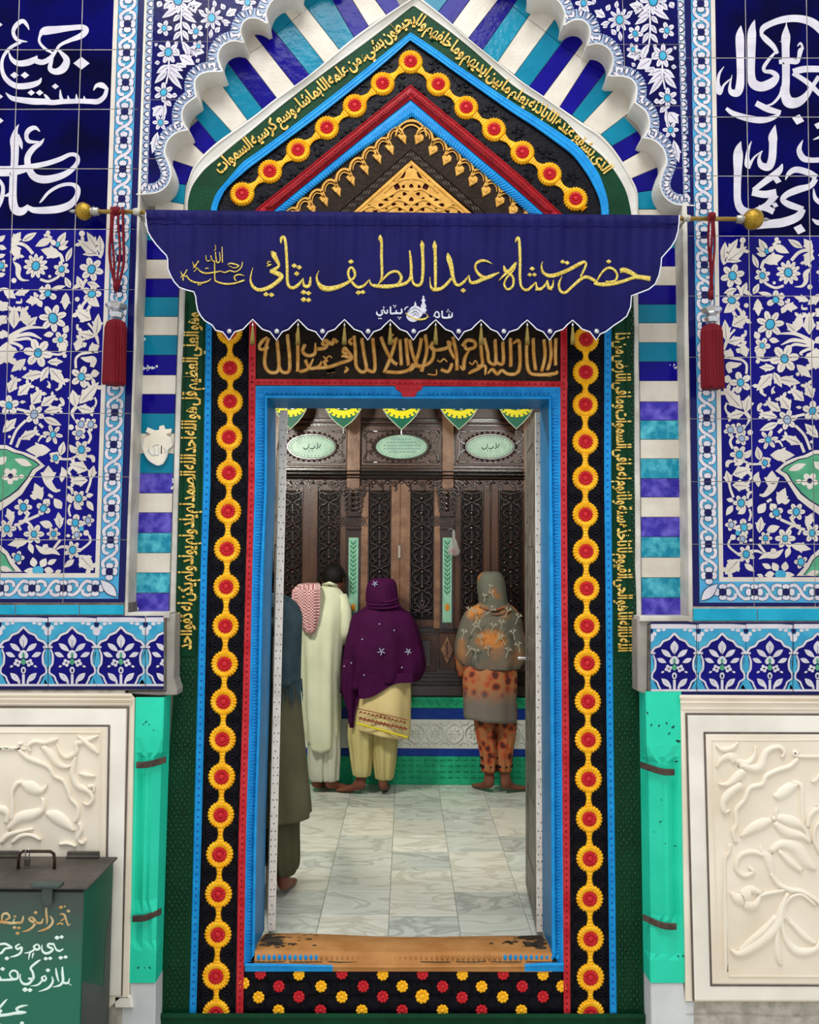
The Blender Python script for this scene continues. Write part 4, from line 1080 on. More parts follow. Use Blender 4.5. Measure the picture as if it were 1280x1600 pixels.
for q in ([(160, 960, 7), (170, 1020, 9), (200, 1035, 9), (205, 985, 7)], [(205, 1035, 7), (235, 1030, 9), (238, 975, 7)], [(258, 965, 7), (256, 1030, 9)], [(185, 975, 5), (215, 955, 7), (240, 962, 5)], [(165, 990, 5), (150, 1005, 7), (165, 1018, 5)], [(272, 975, 5), (290, 1000, 7), (275, 1020, 5)]): m.ridge(Z(q), YP - .012, .003)
m.build('raised_script', [whitewash], med)
set_base(med, W(245, 695, YP))
m = MB(); random.seed(31)
for cx, cy, n_, sx_, sy_ in ((230, 574, 16, 8, 5), (226, 531, 3, 2, 3), (1055, 572, 6, 5, 2.5), (270, 753, 8, 2, 10), (213, 950, 9, 2, 9)):
    for k in range(n_):
        x, y = cx + random.gauss(0, sx_ * .6), cy + random.gauss(0, sy_ * .6); r_ = random.uniform(.8, 2.4)
        m.poly([W(p[0], p[1], YP - .0006 - .00004 * (len(m.f) % 9)) for p in [(x + r_ * random.uniform(.6, 1.3) * math.cos(t), y + r_ * random.uniform(.6, 1.5) * math.sin(t)) for t in (0, .9, 1.8, 2.7, 3.6, 4.5, 5.4)]])
m.build('whitewash_splashes', [whitewash], wall_front)['kind'] = 'stuff'
# ================================================================== THE PAINTED DOORWAY
green = mat('dark_green_paint', '#08331d', .5, '#0a3f24', 8, .5, 120, spec=.12)
green_dot = mat('carved_green_paint', '#083019', .45, '#104628', 60, .8, 160, spec=.45)
blue_p = mat('sky_blue_paint', '#0f82c8', .38, '#1a93d6', 20, .5, 90)
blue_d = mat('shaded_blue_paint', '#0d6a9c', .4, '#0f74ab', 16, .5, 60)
blue_stud = mat('dark_blue_paint', '#0b5a98', .4)
blackr = mat('black_relief_paint', '#06050b', .42, '#0e0c15', 40, .6, 70, spec=.12)
yellow = mat('golden_yellow_paint', '#eaa20a', .38, '#f6bb22', 30, .4, 120)
redp = mat('red_paint', '#b3141f', .38, '#c4232b', 30, .5, 120)
red_dk = mat('dark_red_paint', '#7c0d18', .4)
red_hi = mat('rail_red_paint', '#b01522', .36, '#c8333a', 14, .5, 100)
goldp = mat('old_gold_paint', '#cf8f3e', .4, '#e8b56a', 40, .5, 150)
goldw = mat('gilded_relief', '#c9923c', .34, '#dfab52', 30, .5, 120)
brownp = mat('dark_brown_paint', '#22170f', .5, '#2e2018', 30, .6, 90, spec=.1)
orange = mat('worn_orange_paint', '#a8703a', .65, '#bb8650', 9, .6, 40, lo=.35, hi=.7)
dirt = mat('bare_dark_stain', '#2b241d', .8, '#4a4033', 25, .8, 60)

door = empty('carved_doorway', None, 'tall pointed doorway surround of carved painted relief, black, green, red and blue with yellow rosettes', 'doorway')
# --- left and right strip edges by photo height
LGo = [(450, 288), (500, 287), (650, 281), (760, 279.5), (900, 275), (1020, 273), (1080, 272), (1140, 267), (1300, 256), (1440, 254), (1600, 251)]
LBo = [(450, 323.5), (500, 322), (760, 317.4), (880, 313.7), (1140, 307), (1300, 303), (1590, 295.5)]
LBi = [(450, 333), (500, 331.3), (760, 329), (880, 324), (1140, 319), (1300, 315), (1590, 306.5)]
LRo = [(450, 391), (540, 389), (760, 388), (900, 384), (1140, 378), (1300, 373), (1590, 368.6)]
LRi = [(450, 402), (540, 400), (760, 398), (900, 394), (1140, 389), (1300, 384.5), (1590, 380)]
LCi = [(600, 413), (760, 412), (900, 405), (1140, 401), (1300, 395.4), (1520, 392)]
LVi = [(600, 418), (760, 417.5), (900, 412), (1140, 406.5), (1300, 401.5), (1520, 398)]
RGo = [(450, 991), (500, 991.6), (750, 992), (900, 993.7), (1060, 998), (1140, 999), (1400, 1004), (1600, 1006.5)]
RBo = [(450, 955.5), (560, 955.5), (750, 955.2), (900, 956.7), (1140, 959), (1400, 962), (1590, 964)]
RBi = [(450, 944.3), (560, 944.3), (750, 944), (900, 946), (1140, 948), (1400, 951), (1590, 953)]
RRo = [(450, 886), (560, 886.6), (750, 886), (1000, 887.6), (1140, 889.5), (1400, 891), (1590, 891.5)]
RRi = [(450, 875.5), (560, 875.9), (750, 876), (1000, 877.5), (1140, 878), (1400, 880), (1590, 881)]
RCi = [(600, 862), (750, 864), (900, 867), (1140, 868), (1400, 869), (1520, 870)]
RVi = [(600, 857.6), (900, 858.6), (1140, 860), (1400, 861.6), (1520, 862)]
def strip(A, Bt, y0, y1, prof, n=40):
    P = [(lerp_tab(A, y0 + (y1 - y0) * i / n), y0 + (y1 - y0) * i / n) for i in range(n + 1)]
    Q = [(lerp_tab(Bt, y0 + (y1 - y0) * i / n), y0 + (y1 - y0) * i / n) for i in range(n + 1)]
    m = MB(); loft(m, P, Q, prof); return m
G0 = YP - .002
flat = lambda h: [(0, YP + .005), (0, h), (1, h), (1, YP + .005)]
# gable curves
BO = [(329, 345), (329.3, 328), (332, 316), (337, 304), (343, 295), (351, 286), (364.7, 264 + 6), (380, 253), (400, 239), (440, 210), (500, 164), (560, 117), (600, 84), (641.7, 50.6), (680, 76), (720, 105), (797.5, 157.5), (840, 184), (884.7, 213.8), (902, 227), (915.6, 241.9), (928, 259), (938, 275.6), (949.4, 309.4), (952, 334.7), (952, 350)]
BI = [(339.5, 345), (339.5, 328), (342, 318), (346.6, 307.5), (352, 297), (360.6, 287.8), (373, 277), (388, 264), (404, 252), (444, 222), (504, 177), (562, 131), (602, 98), (641, 63.3), (679, 90), (718, 118), (793, 171), (836, 199), (879, 230), (896, 244), (908, 259), (919, 275), (929.7, 295), (937.5, 315), (939.8, 334.7), (940, 350)]
def halves(P, Q):
    i = min(range(len(P)), key=lambda k: P[k][1]); j = min(range(len(Q)), key=lambda k: Q[k][1])
    return ((P[:i + 1], Q[:j + 1]), (P[i:], Q[j:]))
def gloft(m, P, Q, prof, n, k=4):
    for a, b in halves(P, Q): loft(m, cat_rom(a, k), cat_rom(b, k), prof, n // 2)
mg = MB(); gloft(mg, GI, BO, [(-.01, YP + .004), (-.01, G0), (1.02, G0)], 120); mg.build('green_gable_border', [green], door)
mg = MB(); gloft(mg, BO, BI, [(0, YP + .004), (.0, YP - .010), (.12, YP - .014), (.3, YP - .012), (.5, YP - .015), (.7, YP - .012), (.88, YP - .014), (1, YP - .010), (1, YP + .004)], 90); mg.build('blue_gable_rail', [blue_p], door)
# the black field of the gable and jambs
kb = MB()
kb.poly([W(x, y, YP) for x, y in BI])
kb.build('black_gable_field', [blackr], door)
for side, A, Bt in (('l', LBi, LRo), ('r', RRo, RBi)):
    strip(A, Bt, 344, 1583, [(0, YP), (1, YP)]).build('black_jamb_field', [blackr], door)
for A, Bt in ((LGo, LBo), (RBo, RGo)):
    strip(A, Bt, 344, 1600, [(0, YP + .01), (0, G0), (1, G0), (1, YP + .01)]).build('green_border', [green], door)
for A, Bt in ((LBo, LBi), (RBi, RBo)):
    strip(A, Bt, 344, 1583, [(0, YP + .004), (.0, YP - .010), (.14, YP - .014), (.3, YP - .011), (.5, YP - .012), (.7, YP - .011), (.86, YP - .014), (1, YP - .010), (1, YP + .004)], 60).build('blue_rail', [blue_p], door)
for A, Bt in ((LRo, LRi), (RRi, RRo)):
    strip(A, Bt, 480, 1583, [(0, YP + .004), (.0, YP - .010), (.14, YP - .013), (.3, YP - .010), (.7, YP - .010), (.86, YP - .013), (1, YP - .010), (1, YP + .004)], 60).build('red_rail', [red_hi], door)
# studs sunk along the rails
def studs(tabA, tabB, y0, y1, pitch, r, Yb, h, mt, name, ry=None):
    m = MB(); y = y0
    while y < y1:
        m.dome((lerp_tab(tabA, y) + lerp_tab(tabB, y)) / 2, y, r, Yb, h, 0, 6, ry); y += pitch
    o = m.build(name, [mt], door); o['kind'] = 'stuff'
for A, Bt in ((LBo, LBi), (RBi, RBo)): studs(A, Bt, 470, 1578, 11.2, 2.0, YP - .0105, .003, blue_stud, 'rail_studs', 3.0)
for A, Bt in ((LRo, LRi), (RRi, RRo)): studs(A, Bt, 560, 1578, 9.6, 1.6, YP - .0095, .003, red_dk, 'rail_studs', 2.6)
m = MB()
cs = resample([((a[0] + b[0]) / 2, (a[1] + b[1]) / 2) for a, b in zip(resample(BO, 80), resample(BI, 80))], 74)
for x, y in cs: m.dome(x, y, 1.8, YP - .0115, .003, 0, 6)
o = m.build('rail_studs', [blue_stud], door); o['kind'] = 'stuff'
# --- yellow rosettes with red hearts and the links that chain them
def rosette_mesh():
    m = MB(); n = 48; r = 21.2 / FPX * YP
    rings = [(1.0, 0.0), (.97, .006), (.80, .0125), (.62, .010), (.5, .006)]
    vs = []
    for k, (q, h) in enumerate(rings):
        for j in range(n):
            a = 2 * math.pi * j / n
            t = 1.0 if j % 2 == 0 else (.93 if k < 2 else 1.0)
            hh = h + (.0016 if j % 2 == 0 else -.0012) * (1 if 0 < k < 4 else 0)
            vs.append((math.cos(a) * r * q * t, -hh, math.sin(a) * r * q * t))
    fs = []
    for k in range(len(rings) - 1):
        for j in range(n):
            fs.append([k * n + j, k * n + (j + 1) % n, (k + 1) * n + (j + 1) % n, (k + 1) * n + j])
    fs.append([4 * n + j for j in range(n)])
    m.add(vs, fs)
    return m
def heart_mesh(rpx, pet=14, h=.013):
    m = MB(); r = rpx / FPX * YP; n = pet * 4
    rings = [(1.0, 0.004), (.92, h * .8), (.6, h), (.38, h * .72), (.22, h * .95), (0.02, h * 1.05)]
    vs = []
    for k, (q, hh) in enumerate(rings):
        for j in range(n):
            a = 2 * math.pi * j / n
            s_ = abs(math.sin(a * pet / 2))
            t = (.86 + .14 * s_) if k < 2 else 1
            vs.append((math.cos(a) * r * q * t, -(hh - (.003 * (1 - s_) if 0 < k < 4 else 0)), math.sin(a) * r * q * t))
    fs = []
    for k in range(len(rings) - 1):
        for j in range(n): fs.append([k * n + j, k * n + (j + 1) % n, (k + 1) * n + (j + 1) % n, (k + 1) * n + j])
    fs.append([(len(rings) - 1) * n + j for j in range(n)])
    m.add(vs, fs); return m
ros0 = rosette_mesh().build('rosette', [yellow], door)
hrt0 = heart_mesh(12.4).build('rosette_heart', [redp], ros0)
ros0['label'] = 'yellow ridged rosette'; hrt0['label'] = 'red centre'
_first = [True]
def rosette(x, y, s=1.0, rot=0):
    if _first[0]: r, h = ros0, hrt0; _first[0] = False
    else:
        r = ros0.copy(); h = hrt0.copy(); COL.objects.link(r); COL.objects.link(h); h.parent = r; r.parent = door
    r.location = W(x, y, YP + .001); r.scale = (s, 1, s); r.rotation_euler = (0, R(rot), 0)
LF = [(359, 519), (360, 575.6), (360, 627.6), (358.4, 683.4), (358.4, 739.3), (357, 799), (355.3, 858), (354, 917), (352.7, 978), (351.3, 1037.4), (349.7, 1096.3), (348, 1155), (346.8, 1213.5), (345.5, 1273), (343.6, 1334.5), (341.8, 1396.5), (341, 1459.5), (338, 1524.5), (338, 1583)]
RF = [(915.5, 531), (915, 582), (914.5, 632.6), (914.7, 690.5), (914.7, 747.4), (914.7, 804), (915.5, 861.5), (916.5, 919.6), (917, 978), (917.5, 1036), (918.5, 1096), (919, 1155.5), (919.5, 1217), (920.5, 1279), (921.6, 1341), (921.3, 1403.6), (922.6, 1466), (922.6, 1526.5), (923, 1583)]
GF = [(378.8, 303.8), (422, 268.6), (466, 235.4), (511, 200.5), (554.5, 166), (598, 131.6), (641.7, 97.5), (685, 132.8), (728.6, 168.8), (772, 203.3), (816.3, 239), (858.8, 272.8), (899.3, 311.6)]
lk = None
def links(P):
    global lk
    for a, b in zip(P, P[1:]):
        m = MB()
        d = math.hypot(b[0] - a[0], b[1] - a[1])
        u = ((b[0] - a[0]) / d, (b[1] - a[1]) / d)
        pts = [(a[0] + u[0] * (17 + (d - 34) * t), a[1] + u[1] * (17 + (d - 34) * t), 8 + 9 * abs(t - .5) ** 1.5 * 2.2) for t in [i / 10 for i in range(11)]]
        vs = []
        for i, p in enumerate(pts):
            hw = p[2] / 2; rg = .0085 + (.002 if i % 2 else -.001)
            for o, z in ((-1, -.001), (-.72, rg * .85), (0, rg), (.72, rg * .85), (1, -.001)):
                vs.append(W(p[0] - u[1] * o * hw, p[1] + u[0] * o * hw, YP - z))
        m.add(vs, [[i * 5 + q, i * 5 + q + 1, i * 5 + 6 + q, i * 5 + 5 + q] for i in range(10) for q in range(4)])
        m.build('rosette_link', [yellow], door)
for P in (LF, RF): 
    links(P)
    for i, p in enumerate(P): rosette(p[0], p[1], 1.0 + .012 * math.sin(i * 2.3), i * 17)
links([(352, 327)] + GF + [(925, 340)])
for i, p in enumerate(GF): rosette(p[0], p[1], .955, i * 23)
# --- dark leaves carved between the rosettes
m = MB()
def darkleaf(cx, cy, sx, sy):
    for sg in (-1, 1):
        m.ridge([(cx + sg * 8, cy, 3), (cx + sg * 16, cy - sy, 6), (cx + sg * 24, cy, 3)], YP, .005)
        m.ridge([(cx + sg * 8, cy, 3), (cx + sg * 16, cy + sy, 6), (cx + sg * 24, cy, 3)], YP, .005)
        m.ridge([(cx + sg * 11, cy, 4), (cx + sg * 16, cy, 7), (cx + sg * 21, cy, 3)], YP, .006)
        for k in (-1, 1):
            m.ridge([(cx + sg * 25, cy + k * 2, 2.5), (cx + sg * 26, cy + k * 14, 3), (cx + sg * 22, cy + k * 20, 3.5), (cx + sg * 24, cy + k * 26, 2)], YP, .006)
for P in (LF, RF):
    for a, b in zip(P, P[1:]): darkleaf((a[0] + b[0]) / 2, (a[1] + b[1]) / 2, 8, 6)
for i in range(len(GF) - 1):
    a, b = GF[i], GF[i + 1]; s_ = 1 if i < 6 else -1
    cx, cy = (a[0] + b[0]) / 2, (a[1] + b[1]) / 2
    for (ox, oy) in ((s_ * 14, 24), (-s_ * 16, -16)):
        for k in range(5):
            t = R(72 * k + 20 * i); m.ridge([(cx + ox + math.cos(t) * 2, cy + oy + math.sin(t) * 2, 2), (cx + ox + math.cos(t) * 7, cy + oy + math.sin(t) * 6, 5), (cx + ox + math.cos(t) * 11, cy + oy + math.sin(t) * 10, 1.5)], YP, .005, n=2)
    for k in range(4):
        t = R(90 * k + 33 * i); m.ridge([(a[0] + math.cos(t) * 24, a[1] + math.sin(t) * 24, 2), (a[0] + math.cos(t + .25) * 27, a[1] + math.sin(t + .25) * 27, 4), (a[0] + math.cos(t + .5) * 25, a[1] + math.sin(t + .5) * 25, 1.5)], YP, .005, n=2)
o = m.build('black_leaf_carving', [blackr], door); o['kind'] = 'stuff'
# --- red rope moulding and blue toothed moulding of the inner gable
RO = [(399.8, 334), (399.8, 327.6), (460, 279), (520, 230), (580, 182), (641.7, 132), (700, 180), (760, 229), (820, 280), (879, 334.7), (882, 338)]
RI = [(424, 334), (429.4, 327.6), (480, 286), (535, 241), (588, 198), (641.7, 155.5), (694, 200), (745, 243), (795, 285), (851, 334.7), (855, 338)]
IB = [(441, 334), (447, 329), (497, 288), (547, 248), (597, 214), (644, 182), (690, 219), (735, 255), (780, 293), (826, 333), (830, 338)]
red_rope = mat('rope_red_paint', '#8c0d19', .36, '#a3141f', 30, .4, 120)
m = MB(); gloft(m, RO, RI, [(0, YP + .003), (0, YP - .010), (.08, YP - .016), (.2, YP - .012), (.28, YP - .013), (.5, YP - .020), (.74, YP - .013), (.82, YP - .012), (.92, YP - .016), (1, YP - .012), (1, YP + .003)], 80)
m.build('red_rope_moulding', [red_rope], door)
m = MB(); A, Bq = resample(RO, 150), resample(RI, 150)
apex = 75
for i in range(3, 147):
    j = min(149, max(0, i + (2 if i < apex else -2)))
    if abs(i - apex) < 3: continue
    a = (A[i][0] + (Bq[i][0] - A[i][0]) * .30, A[i][1] + (Bq[i][1] - A[i][1]) * .30); b = (A[j][0] + (Bq[j][0] - A[j][0]) * .72, A[j][1] + (Bq[j][1] - A[j][1]) * .72)
    c = ((a[0] + b[0]) / 2, (a[1] + b[1]) / 2)
    m.ridge([(a[0], a[1], 1.6), (c[0], c[1], 2.6), (b[0], b[1], 1.4)], YP - .0155, .0085, n=2)
o = m.build('rope_strands', [red_rope], door); o['kind'] = 'stuff'
m = MB(); gloft(m, RI, IB, [(0, YP + .003), (0, YP - .008), (.35, YP - .014), (.75, YP - .013), (.95, YP - .006), (1, YP + .003)], 80)
A, Bq = resample(RI, 110), resample(IB, 110)
for i in range(2, 109):
    q = lambda t: (A[i][0] + (Bq[i][0] - A[i][0]) * t, A[i][1] + (Bq[i][1] - A[i][1]) * t)
    m.ridge([q(.12) + (2.2,), q(.5) + (2.6,), q(.98) + (2.2,)], YP - .0105, .006, n=2)
m.build('blue_toothed_moulding', [blue_p], door)
# --- brown field, scrolling gilt hearts, brown bead band, pierced gilt panel
m = MB(); m.poly([W(x, y, YP - .001) for x, y in IB + [(830, 345), (441, 345)]]); m.build('brown_gable_field', [brownp], door)
HL = [(627.5, 216.5), (608, 233), (588.5, 247.5), (568.5, 264.5), (547, 281.5), (525, 298.5), (505, 314), (485.5, 327), (466, 342)]
HR = [(654.5, 216.5), (676.5, 234), (698, 249), (718, 266), (739, 282), (759.5, 298.5), (781, 314.5), (802, 328.5), (822, 343)]
for P, s_ in ((HL, -1), (HR, 1)):
    for i, (x, y) in enumerate(P):
        m = MB()
        d = (-.77, .64) if s_ < 0 else (.77, .64)
        # curl arching from this heart to the next one outward
        m.ridge([(x - s_ * 4, y - 6, 2), (x + s_ * 2, y - 15, 4.2), (x + s_ * 11, y - 17, 4.4), (x + s_ * 19, y - 10, 4.4), (x + s_ * 22, y + 3, 4.5), (x + s_ * 20, y + 8, 3)], YP - .001, .008)
        m.ridge([(x - s_ * 1, y - 6, 1.5), (x + s_ * 4, y - 11, 2.2), (x + s_ * 11, y - 12, 2.4), (x + s_ * 16, y - 6, 2.2), (x + s_ * 17, y + 2, 1.6)], YP - .001, .006)
        hx, hy = x, y
        m.prism([(hx - 7, hy - 5), (hx - 3, hy - 8), (hx, hy - 5.5), (hx + 4, hy - 8), (hx + 8, hy - 4), (hx + 7, hy + 2), (hx + s_ * -6 + 1, hy + 9)][:7], YP - .008, YP, 0, .003)
        m.ridge([(hx - 3, hy - 3, 2), (hx, hy + 1, 2.6), (hx + 3, hy - 3, 2)], YP - .008, .003, n=3)
        m.build('gilt_heart_scroll', [goldw], door)
m = MB(); m.ridge([(618, 214, 3), (622, 200, 4.4), (632, 191, 4.6), (643, 188.5, 5), (654, 191, 4.6), (663, 200, 4.4), (667, 214, 3)], YP - .001, .008); m.ridge([(627, 208, 2), (632, 199, 3), (643, 195, 3), (653, 199, 3), (658, 208, 2)], YP - .001, .006)
m.build('gilt_heart_scroll', [goldw], door)
KO = [(519, 336), (580, 284), (642.8, 229.8), (705, 283), (766, 336)]
KI = [(547, 336), (595, 293), (642.8, 251), (692, 293), (744, 336)]
m = MB(); gloft(m, KO, KI, [(0, YP), (0, YP - .008), (.1, YP - .011), (.22, YP - .007), (.8, YP - .007), (.92, YP - .011), (1, YP - .004)], 60); m.build('brown_bead_band', [brownp], door)
m = MB(); A, Bq = resample(KO, 40), resample(KI, 40)
for i in range(1, 39, 2):
    x, y = (A[i][0] + Bq[i][0]) / 2, (A[i][1] + Bq[i][1]) / 2
    sg = 1 if i < 20 else -1
    for k in (-1, 0, 1): m.ridge([(x + k * 4 - 1.5 * sg, y + 3, 1.2), (x + k * 4, y, 2), (x + k * 4 + 2 * sg, y - 4, 1)], YP - .006, .004, n=2)
o = m.build('bead_band_marks', [mat('dull_grey_relief', '#5d554c', .5)], door); o['kind'] = 'stuff'
m = MB(); m.poly([W(x, y, YP - .003) for x, y in [(545, 338), (642.8, 252), (744, 338)]]); m.build('gilt_panel_ground', [mat('deep_red_ground', '#4a1210', .6)], door)
m = MB()
# pierced plate: a gilt sheet with real openings, and leaf ridges on it
outl = [(546, 337), (642.8, 250.5), (741, 337)]
def tear(cx, cy, l, w_, a):
    c_, s_ = math.cos(R(a)), math.sin(R(a))
    return [(cx + x * l * c_ - y * w_ * s_, cy + x * l * s_ + y * w_ * c_) for x, y in ((-1, 0), (-.4, -.6), (.3, -1), (.9, -.7), (1, 0), (.9, .7), (.3, 1), (-.4, .6))]
HO = []
for x, y, l, w_, a in ((12.5, 273, 6.5, 3.6, 50), (24, 289, 11, 4.6, 118), (10, 303, 3.6, 3.2, 0), (30, 305, 4, 3.2, 30), (18, 311, 3.2, 3.2, 0), (39, 312, 4.4, 2.6, -20), (8, 319, 3.6, 3, 0), (27, 319, 4, 3, 0), (47, 320, 4.6, 3, 10), (64, 322, 4, 2.6, 0), (17, 327, 3.6, 3.2, 0), (37, 328, 3.6, 3.2, 0), (56, 330, 4, 3, 0), (75, 331, 4, 2.6, 0), (27, 334.5, 2.6, 2.2, 0), (9, 334, 3, 2.4, 0), (12, 291, 3.2, 2.6, 60)):
    HO += [tear(642.8 + x, y, l, w_, a), tear(642.8 - x, y, l, w_, 180 - a)]
for y, l in ((261, 2.4), (290, 3.4), (311, 3.6), (327, 3.4)): HO.append(tear(642.8, y, l, l * 1.1, 90))
loops = [outl] + HO
fl = [p for q in loops for p in q]
tt = tessellate_polygon([[Vector((x, y, 0)) for x, y in q] for q in loops])
m.add([W(x, y, YP - .012) for x, y in fl], [list(t) for t in tt])
for q in loops:
    k = len(q); m.add([W(x, y, YP - .012) for x, y in q] + [W(x, y, YP - .004) for x, y in q], [[i, (i + 1) % k, k + (i + 1) % k, k + i] for i in range(k)])
def GR(P, w):
    for f in (lambda x: x, lambda x: 1285.6 - x): m.ridge([(f(x), y, w) for x, y in P], YP - .012, .003)
GR([(642.8, 255), (600, 293), (551, 336)], 4); GR([(642, 279), (628, 281), (610, 292), (600, 302)], 3); GR([(634, 264), (622, 280), (606, 292)], 3); GR([(640, 298), (626, 296), (612, 304), (596, 312)], 3); GR([(642, 320), (622, 312), (604, 322), (584, 328)], 3); GR([(560, 334), (580, 322), (600, 330), (620, 322), (640, 332)], 3)
m.build('pierced_gilt_panel', [goldw], door)
# ------------------------------------------------------------------ rectangular inner frame
RT = MB(); loft(RT, [(389, 592), (640, 592.5), (887, 596)], [(389, 601.5), (640, 602.5), (887, 605)], [(0, YP + .003), (0, YP - .009), (.2, YP - .013), (.4, YP - .010), (.6, YP - .010), (.8, YP - .013), (1, YP - .009), (1, YP + .003)])
RT.prism([(616, 601), (662, 601), (659, 608), (652, 612), (648, 620), (630, 620), (626, 612), (619, 608)], YP - .014, YP, 0, .003)
for k in range(5): RT.ridge([(624 + k * 7.4, 604, 2), (624 + k * 7.4, 607, 4), (624 + k * 7.4, 610, 2)], YP - .014, .004, n=2)
RT.build('red_lintel_rail', [red_hi], door)
m = MB(); y = 0
for k in range(52): m.dome(404 + k * 9.2, 597.5 + k * .06, 2.4, YP - .0095, .003, 0, 6, 1.5)
o = m.build('rail_studs', [red_dk], door); o['kind'] = 'stuff'
# carved blue architrave: fluted outer step, bright rounded arris, plain reveal going 22 cm into the wall
IN_L = [(603, 402), (760, 398.5), (900, 394), (1140, 389), (1300, 384.5), (1517, 382)]
YR = 3.67
def rect_ring(pts0, pts1, Ya0, Ya1, m):
    n = len(pts0)
    vs = [W(x, y, Ya0) for x, y in pts0] + [W(x, y, Ya1) for x, y in pts1]
    m.add(vs, [[i, i + 1, n + i + 1, n + i] for i in range(n - 1)])
def frame_path(tl, tr_tab, yt_l, yt_r, yb):
    ys = [yb - (yb - yt_l) * i / 24 for i in range(25)]
    L = [(lerp_tab(tl, y), y) for y in ys]
    Rr_ = [(lerp_tab(tr_tab, y), y) for y in ys[::-1]]
    Rr_[0] = (lerp_tab(tr_tab, yt_r), yt_r)
    return L + Rr_
outer = frame_path(LRi, RRi, 603, 605, 1510)
mid = frame_path(LCi, RCi, 616.5, 618, 1500)
arr = frame_path(LVi, RVi, 622.5, 624, 1490)
m = MB()
n = len(outer)
vs = []
for P, Y in ((outer, YP + .004), (outer, YP - .008), (mid, YP - .001)): vs += [W(x, y, Y) for x, y in P]
m.add(vs, [[k * n + i, k * n + i + 1, (k + 1) * n + i + 1, (k + 1) * n + i] for k in range(2) for i in range(n - 1)])
A = resample(outer, 470); Bq = resample(mid, 470)
def flute(a, b): m.ridge([(a[0] + (b[0] - a[0]) * .08, a[1] + (b[1] - a[1]) * .08, 2.2), ((a[0] + b[0]) / 2, (a[1] + b[1]) / 2, 2.8), (a[0] + (b[0] - a[0]) * .96, a[1] + (b[1] - a[1]) * .96, 2.4)], YP - .003, .0065, n=2)
y = 622
while y < 1506:
    flute((lerp_tab(LRi, y), y), (lerp_tab(LCi, y), y)); flute((lerp_tab(RRi, y), y), (lerp_tab(RCi, y), y)); y += 5.0
x = 405
while x < 876:
    if not 612 < x < 665: flute((x, 604), (x, 616.5))
    x += 5.0
m.build('blue_fluted_architrave', [blue_p], door)
m = MB(); vs = []
for P, Y, dx in ((mid, YP + .002, 0), (mid, YP - .004, .12), (mid, YP - .011, .35), (arr, YP - .011, -.2), (arr, YP - .002, 0), (arr, YP + .012, 0)):
    for i, p in enumerate(P):
        q = (mid if P is arr else arr)[i]
        k = abs(dx)
        vs.append(W(p[0] + (q[0] - p[0]) * k, p[1] + (q[1] - p[1]) * k, Y))
m.add(vs, [[k * n + i, k * n + i + 1, (k + 1) * n + i + 1, (k + 1) * n + i] for k in range(5) for i in range(n - 1)])
m.build('blue_arris', [blue_p], door)
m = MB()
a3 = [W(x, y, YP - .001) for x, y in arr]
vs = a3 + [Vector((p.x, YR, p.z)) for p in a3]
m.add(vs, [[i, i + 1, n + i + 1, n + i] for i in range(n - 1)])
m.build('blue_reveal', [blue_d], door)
m = MB(); y = 640
while y < 1480:
    m.dome(lerp_tab(LCi, y) - 1, y, 1.4, YP - .004, .003, 0, 6, 1.8); m.dome(lerp_tab(RCi, y) + 1, y, 1.4, YP - .004, .003, 0, 6, 1.8); y += 7.2
x = 418
while x < 860:
    if not 612 < x < 665: m.dome(x, 615.5, 1.8, YP - .004, .003, 0, 6, 1.4)
    x += 7.2
o = m.build('architrave_studs', [blue_stud], door); o['kind'] = 'stuff'
# threshold: worn orange sill between the reveals, broken toothed edge, blue front band
zf_ = W(640, 1487, YP).z
m = MB()
nx_, ny_ = 60, 14
random.seed(3)
sx0, sx1 = W(392, 1495, YP).x, W(872, 1495, YP).x
vs = []; ix0, ix1 = a3[0].x, a3[-1].x
zb = W(640, 1517, YP).z
for j in range(ny_ + 1):
    t = j / ny_
    yv = YR + .03 - (YR + .03 - (YP - .012)) * t
    zz = .004 + (zf_ - .004) * math.sin(min(1, t * 1.25) * math.pi / 2)
    for i in range(nx_ + 1):
        u = i / nx_
        vs.append((ix0 + (ix1 - ix0) * u, yv + .006 * math.sin(u * 9 + 1), zz + .005 * math.sin(u * 6.3 + .8) * (1 - t) + random.uniform(-.0006, .0006)))
for i in range(nx_ + 1): vs.append((ix0 + (ix1 - ix0) * i / nx_, YP - .012, zb + .004))
m.add(vs, [[j * (nx_ + 1) + i, j * (nx_ + 1) + i + 1, (j + 1) * (nx_ + 1) + i + 1, (j + 1) * (nx_ + 1) + i] for j in range(ny_ + 1) for i in range(nx_)])
m.build('threshold', [orange], door, True)
# toothed bumps along the sill edge and the blue ends of the front band
m = MB(); mo = MB()
x = 404
while x < 874:
    w_ = min(1, abs(x - 640) / 235.0)
    tgt = m if w_ > .62 else mo
    tgt.dome(x, 1496, 2.9, YP - .010, .007, 0, 8, 4.6)
    x += 8.2
for P_, M_ in (([(383, 1505), (450, 1506), (520, 1508)], m), ([(820, 1506), (850, 1504), (881, 1504)], m), ([(520, 1508), (600, 1509), (820, 1507)], mo)):
    loft(M_, P_, [(p[0], 1518) for p in P_], [(0, YP), (0, YP - .014), (.3, YP - .018), (.6, YP - .014), (1, YP - .012), (1, YP)])
mo.build('worn_sill_moulding', [orange], door); m.build('blue_sill_moulding', [blue_p], door)
m = MB()
for k in range(4):
    m.ridge([(392 + k * 60, 1502 + (k % 2), 1.2), (412 + k * 60, 1503.4, 1.6), (444 + k * 60, 1502.6, 1.2)], YP - .0135, .001)
    m.ridge([(870 - k * 55, 1502 + (k % 2), 1.2), (850 - k * 55, 1503.2, 1.6), (822 - k * 55, 1502.6, 1.2)], YP - .0135, .001)
o = m.build('sill_grime', [dirt], door); o['kind'] = 'stuff'
